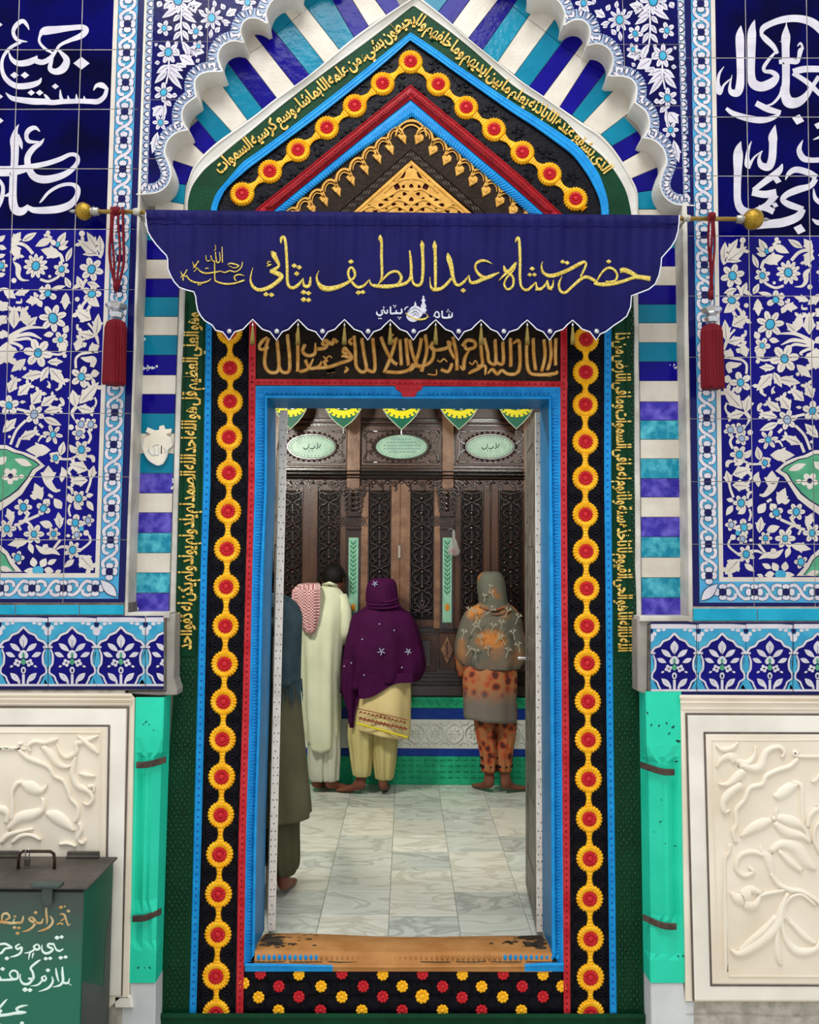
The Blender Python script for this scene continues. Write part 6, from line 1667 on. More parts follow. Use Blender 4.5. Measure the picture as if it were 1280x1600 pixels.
# ================================================================== WALL BASE: MARBLE PANELS, PILASTERS
marble = mat('cream_marble', '#efe4d2', .35, '#dccdb6', 3.2, .15, 20, lo=.35, hi=.75)
marble_c = mat('carved_cream_marble', '#f0e6d4', .35, '#e4d6be', 2.5, .1, 20, lo=.35, hi=.75)
marble_w = mat('white_marble', '#efe9dd', .3, '#d6cfc2', 4.5, .1, 20, lo=.4, hi=.8)
inlay = mat('dark_stone_inlay', '#5a4f49', .5, '#6b5e55', 20)
def slab_poly(m, P, Ya, Yb, bev=.003, mi=0):
    if area2(P) < 0: P = P[::-1]
    m.prism(P, Ya, Yb, mi, bev)
def frame_piece(root, P, Ya, mt, name): 
    m = MB(); slab_poly(m, P, Ya, Y0 + .001, .002); m.build(name, [mt], root)
def line(m, a, b, w, Yb): m.ridge([(a[0], a[1], w), (b[0], b[1], w)], Yb, .0012, ends=False)
# left panel
mpL = empty('carved_marble_panel', None, 'cream marble wall panel carved with leafy scrolls behind the green metal box', 'panel', 'carved marble wall panels')
frame_piece(mpL, [(-300, 1081), (203, 1084), (210, 1092), (201, 1560), (188, 1560), (170, 1575), (-300, 1575)], Y0 - .012, marble, 'slab')
frame_piece(mpL, [(-300, 1107), (197, 1108), (190, 1556), (-300, 1556)], Y0 - .018, marble_w, 'border_slab')
frame_piece(mpL, [(-300, 1136), (167, 1137), (163, 1520), (-300, 1520)], Y0 - .021, marble, 'inner_border')
frame_piece(mpL, [(-300, 1146), (157, 1147), (153, 1508), (-300, 1508)], Y0 - .0165, marble_c, 'carving_ground') if False else None
m = MB()
m.ridge([(-300, 1084, 5), (206, 1086, 5)], Y0 - .012, .010, ends=False); m.ridge([(-300, 1091, 4), (207, 1093, 4)], Y0 - .012, .012, ends=False); m.ridge([(-300, 1099, 3), (206, 1100, 3)], Y0 - .012, .006, ends=False)
m.build('cornice_moulding', [marble], mpL)
m = MB(); line(m, (-300, 1103.5), (201, 1105), 3, Y0 - .0172); line(m, (200.5, 1104), (190, 1556), 3, Y0 - .0172); line(m, (-300, 1133.5), (171, 1134), 3, Y0 - .0202); line(m, (170.5, 1133), (164, 1520), 3.2, Y0 - .0202)
m.build('inlay_line', [inlay], mpL)
def carve(Zz, root, S, name='carved_scroll', h=.009, Yb=None, lift=0):
    m = MB()
    cx = -60 if root is mpL else 830          # the far half of the slab mirrors the near one
    for i, P in enumerate(S):
        m.ridge(Zz(P), Y0 - .021, h + .0004 * (i % 9), n=6)
        m.ridge(Zz([(2 * cx - p[0],) + tuple(p[1:]) for p in P]), Y0 - .021, h + .0004 * (i % 9), n=6)
    return m.build(name, [marble_c], root, True)
Z = zf(0, 1100, 6.095)
m = MB(); Zp = Z
m.ridge(Z([(-600, 268, 14), (955, 272, 14), (955, 1500, 14)]), Y0 - .021, .004, sharp=True, ends=False); m.build('sunk_margin', [marble_c], mpL)
carve(Z, mpL, [[(-400, 425, 40), (140, 425, 40), (185, 390, 60), (215, 370, 20)], [(175, 430, 50), (240, 500, 60), (320, 540, 60), (400, 570, 55), (470, 610, 50), (520, 690, 50), (600, 730, 50), (650, 830, 50), (670, 900, 45), (740, 980, 45), (735, 1080, 50), (705, 1130, 20)],
    [(290, 460, 30), (270, 400, 40), (330, 360, 50), (420, 370, 50), (500, 350, 60), (550, 330, 20)], [(400, 400, 60), (470, 470, 90), (540, 560, 90), (620, 600, 60), (700, 580, 20)], [(540, 380, 20), (580, 470, 50), (640, 510, 60), (720, 460, 60), (730, 380, 60), (820, 350, 70), (940, 300, 15)], [(730, 300, 15), (800, 350, 60), (880, 420, 70), (940, 480, 15)],
    [(720, 500, 30), (700, 580, 60), (690, 680, 70), (740, 780, 80), (840, 830, 70), (880, 900, 50), (840, 960, 40), (790, 940, 20)], [(750, 660, 30), (830, 680, 60), (910, 690, 15)], [(830, 800, 60), (890, 780, 40), (890, 850, 20)]])
carve(Z, mpL, [[(110, 1120, 50), (115, 980, 45), (115, 850, 40), (160, 760, 50), (230, 745, 40)], [(200, 750, 30), (280, 790, 130), (380, 830, 90), (440, 780, 30), (435, 740, 8)], [(-40, 1000, 60), (30, 1010, 90), (70, 1060, 60), (60, 1140, 50)],
    [(70, 1200, 50), (180, 1090, 110), (300, 1060, 120), (400, 1010, 70), (410, 920, 50), (385, 895, 12)], [(430, 1040, 30), (520, 1070, 130), (610, 1130, 120), (690, 1200, 40), (715, 1190, 12)], [(0, 1330, 50), (80, 1250, 60), (220, 1210, 40), (320, 1190, 30)], [(110, 1330, 30), (190, 1260, 60), (290, 1250, 50), (390, 1300, 30)],
    [(750, 1130, 40), (770, 1200, 50), (740, 1290, 50), (790, 1330, 40), (810, 1290, 20)], [(560, 1340, 30), (640, 1330, 40), (730, 1360, 30)]])
set_base(mpL, W(100, 1575, Y0))
# right panel
mpR = empty('carved_marble_panel', None, 'cream marble wall panel carved with a flowering scroll plant beside the turquoise pilaster', 'panel', 'carved marble wall panels')
mpR['label'] = 'fully visible cream marble wall panel carved with a scrolling plant, no box before it'
frame_piece(mpR, [(1064, 1086), (1580, 1090), (1580, 1566), (1072, 1565)], Y0 - .012, marble, 'slab')
frame_piece(mpR, [(1075, 1118), (1580, 1120), (1580, 1564), (1085, 1563)], Y0 - .018, marble_w, 'border_slab')
frame_piece(mpR, [(1103, 1148), (1580, 1149), (1580, 1538), (1113, 1537)], Y0 - .021, marble, 'inner_border')
m = MB()
m.ridge([(1062, 1089, 5), (1580, 1092, 5)], Y0 - .012, .010, ends=False); m.ridge([(1063, 1097, 4), (1580, 1099, 4)], Y0 - .012, .012, ends=False); m.ridge([(1066, 1107, 3), (1580, 1108, 3)], Y0 - .012, .006, ends=False)
m.build('cornice_moulding', [marble], mpR)
m = MB(); line(m, (1071, 1115.5), (1580, 1117.5), 3, Y0 - .0172); line(m, (1072.5, 1115), (1084, 1564), 3.2, Y0 - .0172); line(m, (1100, 1145), (1580, 1146.5), 3, Y0 - .0202); line(m, (1101, 1144.5), (1111.6, 1541), 3, Y0 - .0202); line(m, (1111, 1539.5), (1580, 1541), 3, Y0 - .0202)
m.build('inlay_line', [inlay], mpR)
Z = zf(1060, 1100, 3.2)
m = MB(); m.ridge(Z([(900, 1364, 8), (255, 1362, 8), (235, 800, 10)]), Y0 - .021, .004, sharp=True, ends=False); m.ridge(Z([(900, 180, 6), (168, 182, 6), (200, 1360, 6)]), Y0 - .021, .003, sharp=True, ends=False); m.build('sunk_margin', [marble_c], mpR)
carve(Z, mpR, [[(900, 265, 18), (610, 262, 18), (585, 240, 30), (600, 255, 24)], [(600, 270, 26), (560, 310, 28), (500, 330, 26), (440, 360, 26), (420, 400, 26), (360, 420, 26), (330, 480, 26), (290, 530, 26), (290, 600, 26), (275, 640, 26), (290, 700, 20)], [(260, 700, 20), (255, 740, 24), (235, 780, 20), (232, 900, 22), (238, 1340, 22)],
    [(190, 205, 10), (220, 230, 30), (270, 220, 30), (300, 190, 8)], [(190, 320, 8), (215, 280, 30), (260, 260, 50), (290, 290, 50)], [(285, 280, 30), (340, 300, 40), (380, 260, 24), (385, 210, 10)], [(300, 300, 30), (400, 320, 50), (440, 240, 36), (500, 215, 26), (530, 240, 20), (515, 270, 12)], [(200, 400, 10), (250, 400, 30), (300, 360, 50), (330, 330, 40)],
    [(320, 400, 40), (260, 440, 50), (225, 490, 36), (230, 540, 26), (260, 530, 12)]])
carve(Z, mpR, [[(625, 620, 24), (620, 500, 26), (615, 410, 24), (570, 392, 24)], [(600, 400, 12), (560, 420, 60), (510, 455, 60), (475, 460, 14)], [(720, 330, 8), (690, 380, 26), (665, 388, 8)], [(660, 700, 24), (630, 620, 30), (570, 590, 60), (500, 570, 40), (470, 580, 12)], [(490, 580, 16), (490, 540, 20), (495, 518, 10)],
    [(470, 580, 20), (420, 600, 60), (360, 630, 50), (310, 665, 14)], [(480, 590, 30), (540, 640, 60), (620, 660, 40), (660, 690, 24)], [(700, 520, 30), (660, 560, 30), (645, 620, 24)], [(740, 570, 30), (690, 610, 24), (680, 680, 24), (720, 760, 24)],
    [(470, 860, 24), (450, 780, 50), (420, 740, 30), (410, 710, 14)], [(440, 760, 30), (370, 740, 30), (310, 760, 30), (290, 820, 30), (330, 860, 30), (375, 840, 26), (350, 815, 14)], [(460, 740, 30), (520, 700, 50), (590, 720, 70), (640, 790, 60), (690, 830, 12)], [(500, 730, 20), (560, 790, 40), (620, 840, 20)],
    [(460, 840, 24), (500, 900, 28), (560, 930, 28), (620, 940, 28), (700, 990, 24), (760, 1060, 20)], [(540, 930, 20), (440, 950, 22), (400, 965, 20)], [(420, 950, 20), (360, 930, 50), (330, 970, 90), (290, 970, 60), (262, 940, 12)], [(330, 1000, 60), (380, 1010, 50), (410, 960, 20)],
    [(550, 940, 20), (520, 1020, 40), (500, 1100, 60), (440, 1170, 60), (370, 1220, 60), (300, 1250, 40), (262, 1225, 10)], [(300, 1240, 20), (360, 1190, 40), (430, 1130, 40), (490, 1060, 24)], [(510, 1080, 20), (495, 1170, 30), (500, 1260, 40), (515, 1310, 10)], [(515, 1080, 20), (540, 1180, 30), (600, 1240, 50), (680, 1230, 40), (720, 1180, 24)],
    [(520, 1050, 24), (580, 1110, 30), (640, 1170, 36), (690, 1200, 14)], [(560, 1090, 14), (530, 1030, 20), (560, 970, 20), (620, 955, 20), (690, 1010, 20)]])
set_base(mpR, W(1180, 1565, Y0))

teal_p = mat('turquoise_green_paint', '#20c8a2', .4, '#2ed4b0', 5, .35, 40, lo=.3, hi=.7)
iron = mat('rusty_iron', '#3a2f2a', .6, '#54443b', 40, .5, 100)
def pilaster(side):
    if side == 'left':
        lab = 'turquoise painted half-octagonal pilaster left of the doorway, beside the green box'
        ys = [1089, 1092, 1148, 1152, 1176, 1184, 1190, 1398, 1408, 1428, 1470, 1484, 1488, 1535]
        xo = [(1090, 212.5), (1535, 202)]; xi = [(1090, 257), (1535, 243)]; sg = 1
    else:
        lab = 'turquoise painted half-octagonal pilaster right of the doorway with chipped paint'
        ys = [1080, 1083, 1160, 1164, 1182, 1192, 1198, 1420, 1432, 1452, 1490, 1500, 1504, 1535]
        xo = [(1085, 1064), (1535, 1069.5)]; xi = [(1085, 1009), (1535, 1016)]; sg = -1
    root = empty('pilaster', None, lab, 'pilaster', 'turquoise pilasters flanking the doorway')
    block = [(0, .0), (.02, 0), (.2, 0), (.5, 0), (.8, 0), (.97, 0), (1.0, .003), (1.0, YP - Y0 - .004)]
    shaft = [(0, .006), (.10, .006), (.2, .022), (.36, .0), (.5, .010), (.62, -.002), (.86, .012), (.98, .035), (1.0, YP - Y0 - .004)]
    shaft = [(0, .004), (.10, .006), (.2, .024), (.42, .004), (.52, .012), (.66, .004), (.9, .030), (1.0, YP - Y0 - .004)]
    kind = ['b', 'b', 'b', 'b', 'm', 's', 's', 's', 's', 'm', 'm', 'b', 'b', 'b']
    vs = []
    for y, k in zip(ys, kind):
        a, b_ = lerp_tab(xo, y), lerp_tab(xi, y)
        for i in range(8):
            if k == 'b': u, d = block[i]
            elif k == 's': u, d = shaft[i]
            else: u, d = (block[i][0] + shaft[i][0]) / 2, (block[i][1] * .6 + shaft[i][1] * .4)
            p = W(a + (b_ - a) * u, y, Y0)
            vs.append(Vector((p.x, Y0 - .004 + d, p.z)))
    m = MB(); m.add(vs, [[i * 8 + q, i * 8 + q + 1, (i + 1) * 8 + q + 1, (i + 1) * 8 + q] for i in range(len(ys) - 1) for q in range(7)])
    m.build('shaft', [teal_p], root)
    for yc in ((1192, 1431) if side == 'left' else (1202, 1442)):
        m = MB(); P = []
        a, b_ = lerp_tab(xo, yc), lerp_tab(xi, yc)
        for t in [i / 8 for i in range(9)]:
            u = .12 + .95 * t if side == 'left' else .25 + .88 * t
            dep = -.017 + .050 * max(0, t - .55) * 1.8
            p = W(a + (b_ - a) * u, yc + (2 if t < .3 else 2 - 7 * (t - .3)) * (1 if side == 'left' else 1.6), Y0)
            P.append(Vector((p.x, Y0 + dep, p.z)))
        vs = []
        for p in P:
            for dz, dy in ((-.013, .003), (-.010, -.004), (.010, -.004), (.013, .003)): vs.append(p + Vector((0, dy, dz)))
        m.add(vs, [[i * 4 + q, i * 4 + q + 1, i * 4 + 5 + q, i * 4 + 4 + q] for i in range(8) for q in range(3)] + [[0, 1, 2, 3], [35, 34, 33, 32]])
        m.build('iron_clamp', [iron], root)
    m = MB(); random.seed(21 if side == 'left' else 22)
    spots = [(228, 1128, 3), (233, 1132, 2), (224, 1132, 2), (240, 1141, 2), (216, 1512, 3), (226, 1512, 2), (234, 1512, 3)] if side == 'left' else [(1012, 1114, 3), (1018, 1133, 3), (1030, 1134, 3), (1042, 1130, 3), (1052, 1136, 4), (1046, 1146, 3), (1060, 1158, 5), (1057, 1190, 4), (1034, 1250, 2), (1032, 1284, 3), (1022, 1300, 2), (1040, 1318, 2), (1055, 1322, 3), (1060, 1494, 3), (1068, 1494, 3)]
    for x, y, r_ in spots:
        c = blob(x, y, r_ * .8, r_ * .35, random.uniform(-60, 60), 6)
        dd = 0.0 if (y < 1165 or y > 1486) else .002
        m.poly([W(px_, py_, Y0 - .006 + dd) for px_, py_ in c])
    o = m.build('paint_chips', [mat('chip_black', '#1c2a2a', .6)], root); o['kind'] = 'stuff'
    set_base(root, W(230 if side == 'left' else 1040, 1535, Y0))
pilaster('left'); pilaster('right')
# whitewashed foot of the wall
m = MB(); m.prism([(-300, 1575), (178, 1575), (203, 1575), (202, 1535), (243, 1535), (240, 1760), (-300, 1760)], Y0 + .002, YP + .004, 0, .004); m.build('whitewashed_foot', [whitewash], wall_left)
m = MB(); m.prism([(1580, 1565), (1072, 1565), (1069, 1535), (1017, 1535), (1021, 1760), (1580, 1760)], Y0 + .002, YP + .004, 0, .004); m.build('whitewashed_foot', [whitewash], wall_right)
m = MB(); m.ridge([(1072, 1585, 1), (1150, 1583, 1.4), (1220, 1587, 1), (1280, 1585, 1)], Y0, .002); m.build('crack', [grout], wall_right)
m = MB(); m.prism([(179, 1557), (204, 1557), (207, 1575), (179, 1575)], Y0 - .012, Y0 + .02, 0, .003); m.build('marble_foot_block', [marble_w], wall_left)

# ================================================================== GREEN DONATION BOX
def box_mat():
    m = bpy.data.materials.new('worn_box_paint'); m.use_nodes = True
    nt = m.node_tree; N, L = nt.nodes, nt.links; bs = N['Principled BSDF']
    tc = N.new('ShaderNodeTexCoord'); sx = N.new('ShaderNodeSeparateXYZ'); L.new(tc.outputs['Object'], sx.inputs[0])
    nz = N.new('ShaderNodeTexNoise'); nz.inputs['Scale'].default_value = 9; nz.inputs['Detail'].default_value = 5; L.new(tc.outputs['Object'], nz.inputs['Vector'])
    ad = N.new('ShaderNodeMath'); ad.operation = 'MULTIPLY_ADD'; L.new(nz.outputs['Fac'], ad.inputs[0]); ad.inputs[1].default_value = .22; L.new(sx.outputs['Z'], ad.inputs[2])
    rp = N.new('ShaderNodeValToRGB'); rp.color_ramp.elements[0].position = .28; rp.color_ramp.elements[1].position = .52
    rp.color_ramp.elements[0].color = lin('#0e6650'); rp.color_ramp.elements[1].color = lin('#3a4640')
    L.new(ad.outputs[0], rp.inputs[0]); L.new(rp.outputs[0], bs.inputs['Base Color']); bs.inputs['Roughness'].default_value = .42
    return m
bmat = box_mat()
dkmetal = mat('dusty_dark_metal', '#3b3731', .55, '#57504a', 6, .3, 60)
greybare = mat('bare_grey_metal', '#4a504c', .5, '#3e4440', 6)
shaded_side_green = mat('box_shaded_green', '#0a4a37', .45, '#10573f', 5)  # darker green carries the shading of the box side in its colour
YF, YK = 3.017, 3.311
XR_ = W(131, 1400, YF).x; ZL = .452; ZG = -.34
bx = empty('donation_box', None, 'green painted steel collection box with white handwritten script standing against the marble panel', 'box')
m = MB(); m.box(-1.80, XR_ - .002, YF + .003, YK, ZG, ZL, 0, .003); m.build('body', [bmat], bx)
m = MB(); m.box(XR_ - .004, XR_ + .001, YF + .006, YK - .002, ZG + .01, ZL - .002, 0, .0008); m.build('shaded_side', [shaded_side_green], bx)
m = MB(); za_, zb_ = W(131, 1535, YF).z, W(172, 1535, 3.27).z
m.poly([(XR_ + .0016, YF + .006, ZG + .01), (XR_ + .0016, YF + .006, za_), (XR_ + .0016, 3.24, zb_), (XR_ + .0016, 3.25, .20), (XR_ + .0016, YK - .006, .30), (XR_ + .0016, YK - .004, ZG + .01)]); m.build('bare_side_patch', [greybare], bx)
m = MB(); m.box(-1.82, XR_ + .016, YF - .010, YK + .002, ZL + .001, ZL + .010, 0, .002); m.build('lid', [dkmetal], bx)
m = MB(); m.box(-1.80, XR_ - .002, YF - .001, YF + .003, ZL - .012, ZL - .004, 0, .001); m.build('lid_shadow_strip', [mat('box_shadow_gap', '#15201c', .6)], bx)  # dark strip painting the shadow below the lid edge
hz = ZL + .010
m = MB(); hx0, hx1, hy = W(27, 1345, 3.17).x, W(89, 1338, 3.2).x, 3.18
hp = [(hx0, hy, hz - .002), (hx0, hy, hz + .035), (hx0 + .004, hy, hz + .055), (hx0 + .016, hy, hz + .064), (hx1 - .016, hy, hz + .064), (hx1 - .004, hy, hz + .055), (hx1, hy, hz + .035), (hx1, hy, hz - .002)]
m.tube(hp, .0058, 10); m.build('handle', [mat('dark_bronze', '#2e221b', .4, '#4a382c', 30, metal=.4)], bx, True)
for x0, x1 in ((-60, 32), (107, 157)):
    a, b_ = W(x0, 1330, YK).x, W(x1, 1330, YK).x
    m = MB(); m.box(a, b_, YK - .016, YK - .004, hz, hz + .024, 0, .002); m.tube([(a, YK - .018, hz + .006), (b_, YK - .018, hz + .006)], .006, 8); m.build('hinge', [dkmetal], bx)
a, b_ = W(50, 1380, YF).x, W(97, 1380, YF).x
m = MB(); m.box(a, b_, YF - .012, YF + .02, hz - .001, hz + .010, 0, .002); m.tube([(a + .004, YF - .012, hz + .002), (b_ - .004, YF - .012, hz + .002)], .006, 8)
a, b_ = W(67, 1400, YF).x, W(84, 1400, YF).x
m.box(a, b_, YF - .014, YF - .009, ZL - .052, hz, 0, .0015); m.build('hasp', [mat('hasp_metal', '#46504b', .5, '#38403c', 30)], bx)
letter_w = mat('white_brush_paint', '#dff2e8', .5); letter_g = mat('faded_gold_paint', '#c9b48a', .5, '#b8884a', 30)
Z = zf(0, 1380, 7.27)
def sign(S, dots, mt, w=26):
    m = MB(); Yf = YF + .0005 + .002
    for P in S: m.ridge(Z([(p[0], p[1], p[2] if len(p) > 2 else w) for p in P]), Yf, .0012)
    for x, y, r_ in dots: m.ridge(Z([(x - r_, y, 4), (x, y, r_ * 1.6), (x + r_, y - 2, 4)]), Yf, .0012, n=3)
    m.build('painted_lettering', [mt], bx)
sign([[(-20, 440, 34), (60, 445, 34), (130, 455, 30), (200, 450, 26), (245, 445, 28), (262, 400, 24), (265, 370, 10)], [(20, 430, 20), (30, 360, 26), (80, 345, 28), (110, 390, 24), (60, 420, 20)], [(150, 445, 20), (165, 400, 14)],
      [(355, 380, 14), (330, 410, 22), (370, 440, 30), (420, 450, 28), (470, 450, 28), (488, 400, 14)], [(360, 385, 26), (400, 430, 30), (380, 490, 28), (320, 535, 24), (250, 552, 8)], [(525, 275, 20), (527, 350, 28), (535, 430, 22), (530, 470, 6)], [(570, 375, 14), (600, 430, 26), (570, 490, 28), (500, 530, 26), (425, 550, 6)],
      [(645, 475, 14), (680, 455, 22), (720, 470, 18)], [(680, 350, 14), (730, 360, 26), (755, 430, 24), (775, 480, 16), (800, 460, 8)], [(730, 400, 14), (690, 430, 16)]],
     [(405, 335, 24), (170, 378, 18), (165, 505, 24), (215, 510, 24), (200, 570, 26), (692, 275, 26), (735, 265, 14), (778, 318, 22)], letter_g)
sign([[(-20, 700, 22), (60, 690, 28), (140, 735, 24)], [(-20, 800, 24), (20, 790, 28), (60, 745, 26), (140, 735, 20)], [(225, 690, 16), (180, 720, 22), (200, 750, 24), (245, 730, 26), (235, 790, 26), (180, 825, 24), (110, 840, 8)], [(430, 690, 16), (385, 720, 24), (410, 755, 26), (450, 740, 24), (435, 695, 18)], [(400, 750, 22), (340, 785, 22), (275, 795, 8)],
      [(720, 745, 14), (680, 770, 24), (640, 755, 22), (610, 690, 16), (595, 680, 8)], [(620, 700, 20), (560, 690, 26), (545, 720, 26), (600, 750, 26), (560, 790, 28), (510, 795, 28), (478, 760, 22), (478, 700, 10)], [(325, 870, 8), (335, 815, 20), (348, 790, 8)], [(365, 855, 8), (375, 810, 20), (388, 790, 8)]],
     [(78, 855, 28), (648, 620, 30), (700, 612, 26), (520, 858, 26), (570, 855, 26), (690, 848, 28), (745, 840, 26)], letter_w)
sign([[(-20, 1100, 26), (60, 1100, 26), (130, 1095, 30), (200, 1080, 26), (195, 1010, 24), (140, 995, 22), (110, 1040, 22), (150, 1090, 20)], [(-20, 1040, 14), (10, 1085, 24)], [(465, 870, 6), (430, 890, 26), (350, 960, 26), (370, 1010, 28), (380, 1080, 28), (320, 1085, 24)], [(380, 1080, 28), (330, 1140, 30), (270, 1145, 28), (232, 1100, 22), (232, 1030, 10)],
      [(520, 1050, 14), (475, 1075, 24), (500, 1110, 24), (525, 1085, 22), (510, 1050, 14)], [(485, 1100, 22), (430, 1155, 22), (345, 1168, 6)], [(590, 1060, 12), (600, 1120, 26), (550, 1190, 28), (440, 1232, 8)], [(635, 965, 14), (645, 1040, 26), (668, 1120, 14)], [(710, 950, 16), (710, 1020, 30), (715, 1110, 30), (680, 1160, 26), (600, 1180, 8)], [(715, 1130, 26), (770, 1135, 24), (790, 1080, 10)], [(770, 1130, 14), (812, 1162, 6)]],
     [(30, 975, 28), (545, 990, 28), (285, 1210, 34), (340, 1215, 30)], letter_w)
sign([[(85, 1315, 6), (50, 1350, 26), (-10, 1420, 28)], [(-20, 1480, 40), (20, 1440, 30)], [(-20, 1505, 36), (80, 1495, 34), (160, 1480, 34), (240, 1470, 40), (300, 1468, 16)], [(318, 1385, 8), (240, 1400, 28), (185, 1430, 26), (220, 1460, 20)]], [(250, 1590, 26), (10, 1620, 30)], letter_w)
set_base(bx, ((-1.80 + XR_) / 2, (YF + YK) / 2, ZG))
pk = empty('padlock', None, 'small steel padlock hanging from the bronze handle of the green box', 'padlock')
px0 = W(43.5, 1330, hy).x
m = MB(); m.tube([(px0 - .007, hy - .002, hz + .036), (px0 - .007, hy - .004, hz + .066), (px0, hy - .002, hz + .074), (px0 + .007, hy + .0, hz + .066), (px0 + .007, hy - .002, hz + .036)], .0022, 8); m.build('shackle', [silver], pk, True)
m = MB(); m.box(px0 - .011, px0 + .011, hy - .008, hy + .003, hz + .012, hz + .040, 0, .003); m.build('lock_body', [dkmetal], pk)
set_base(pk, (px0, hy, hz + .012))

# courtyard ground
m = MB(); m.box(-4.0, 4.0, -2.0, Y0 + .12, ZG - .08, ZG, 0, 0)
g = m.build('ground', [mat('courtyard_stone', '#cfc9bd', .6, '#bdb6a8', 3, .2, 20)]); tag(g, 'pale stone paving of the courtyard before the doorway', None, None, 'structure')
# ================================================================== THE ROOM BEHIND THE DOORWAY
YS = 6.24                                            # face of the carved screen
wood = mat('oiled_brown_wood', '#3a2013', .38, '#4a2c19', 7, .3, 60, stretch=(3, 3, .6), spec=.5)
wood_l = mat('worn_light_wood', '#684630', .42, '#856247', 12, .6, 60, spec=.5, lo=.4, hi=.7)
wood_d = mat('dark_carved_wood', '#241510', .25, '#32190f', 30, .3, 90, spec=.7)
blackgap = mat('dark_hollow', '#0a0706', .6)
whitewall = mat('room_wall_paint', '#b9bdb2', .7, '#a9ad a2'.replace(' ', ''), 3)
# shell
m = MB(); m.box(-2.5, 2.5, 6.62, 6.72, -.02, 3.4); o = m.build('wall_back', [whitewall]); tag(o, 'back wall of the inner room behind the wooden screen', kind='structure')
m = MB(); m.box(-2.6, -2.5, WT, 6.72, -.02, 3.4); o = m.build('wall_room_left', [whitewall]); tag(o, 'left wall of the inner room', kind='structure')
m = MB(); m.box(2.5, 2.6, WT, 6.72, -.02, 3.4); o = m.build('wall_room_right', [whitewall]); tag(o, 'right wall of the inner room', kind='structure')
m = MB(); m.box(-2.6, 2.6, WT, 6.72, 3.4, 3.5); o = m.build('ceiling', [whitewall]); tag(o, 'plain ceiling of the inner room', kind='structure')
m = MB(); m.box(-2.5, 2.5, YR - .16, 6.62, -.12, -.0035)
floor = m.build('floor', [mat('floor_joint', '#7c7f75', .7)]); tag(floor, 'polished grey-white marble floor laid in rectangular slabs', kind='structure')
def slab_mat(k, c1, c2, c3):
    mm = bpy.data.materials.new('veined_marble_%d' % k); mm.use_nodes = True
    nt = mm.node_tree; N, L = nt.nodes, nt.links; bs = N['Principled BSDF']
    tc = N.new('ShaderNodeTexCoord'); oi = N.new('ShaderNodeObjectInfo')
    mp = N.new('ShaderNodeMapping'); L.new(tc.outputs['Object'], mp.inputs[0])
    sc_ = N.new('ShaderNodeVectorMath'); sc_.operation = 'SCALE'; sc_.inputs[3].default_value = 11.0
    cb = N.new('ShaderNodeCombineXYZ'); L.new(oi.outputs['Random'], cb.inputs[0]); L.new(oi.outputs['Random'], cb.inputs[1]); L.new(cb.outputs[0], sc_.inputs[0]); L.new(sc_.outputs[0], mp.inputs['Location'])
    mp.inputs['Rotation'].default_value = (0, 0, .5 + k); mp.inputs['Scale'].default_value = (1.4, 3.2, 1)
    nz = N.new('ShaderNodeTexNoise'); nz.inputs['Scale'].default_value = 1.9; nz.inputs['Detail'].default_value = 3.5; nz.inputs['Distortion'].default_value = 1.1; L.new(mp.outputs[0], nz.inputs['Vector'])
    rp = N.new('ShaderNodeValToRGB'); e = rp.color_ramp.elements
    e[0].position = .28; e[0].color = lin(c1); e[1].position = .74; e[1].color = lin(c1)
    x = rp.color_ramp.elements.new(.45); x.color = lin(c2); x = rp.color_ramp.elements.new(.515); x.color = lin(c3); x = rp.color_ramp.elements.new(.58); x.color = lin(c2)
    L.new(nz.outputs['Fac'], rp.inputs[0])
    hs = N.new('ShaderNodeHueSaturation'); mr = N.new('ShaderNodeMapRange'); mr.inputs[3].default_value = .86; mr.inputs[4].default_value = 1.08
    L.new(oi.outputs['Random'], mr.inputs[0]); L.new(mr.outputs[0], hs.inputs['Value']); L.new(rp.outputs[0], hs.inputs['Color']); L.new(hs.outputs[0], bs.inputs['Base Color'])
    bs.inputs['Roughness'].default_value = .22
    return mm
SM_ = [slab_mat(0, '#c3c8bc', '#d6dace', '#b6baae'), slab_mat(1, '#b9bfb6', '#cfd3c8', '#a9ada4'), slab_mat(2, '#cfd0c2', '#dddccd', '#c2bfae')]
random.seed(4)
XL_ = [-.379 + .3135 * k for k in range(-7, 10)]
YL_ = [3.63 - .2835 * 1 + .2835 * k for k in range(0, 12)]
for i in range(len(XL_) - 1):
    for j in range(len(YL_) - 1):
        x0, x1, y0, y1 = XL_[i] + .0012, XL_[i + 1] - .0012, YL_[j] + .0012, YL_[j + 1] - .0012
        if x1 < -2.4 or x0 > 2.45 or y0 > 6.3: continue
        m = MB(); m.box(max(x0, -2.49), min(x1, 2.49), max(y0, YR - .15), min(y1, 6.6), -.012, 0, 0, .0008)
        m.build('marble_slab', [SM_[random.randrange(3)]], floor)

# ------------------------------------------------------------------ painted plinth
pg1 = mat('plinth_green', '#1ea274', .35, '#2ab484', 20, 1.0, 50); pb1 = mat('plinth_blue', '#0d3590', .35, '#143f9c', 20, .8, 50); pw1 = mat('plinth_white', '#eceee6', .45, '#dcdfd4', 12, .6, 60)
pl = empty('painted_plinth', None, 'low relief plinth in green, blue and white bands below the carved wooden screen', 'plinth')
zz = lambda y: W(640, y, YS - .03).z
bands = [(1089, 1106, 'green_band', pg1, .0), (1106, 1123, 'blue_band', pb1, .004), (1123, 1169, 'white_band', pw1, .0), (1169, 1180.5, 'blue_band', pb1, .006), (1180.5, 1232, 'green_band', pg1, .010)]
for a, b_, nm, mt_, pr in bands:
    m = MB(); m.box(-2.45, 2.45, YS - .045 - pr, YS + .02, max(0.0, zz(b_)), zz(a) - .0005, 0, .003); m.build(nm, [mt_], pl)
m = MB(); Yp_ = YS - .046
x = 560
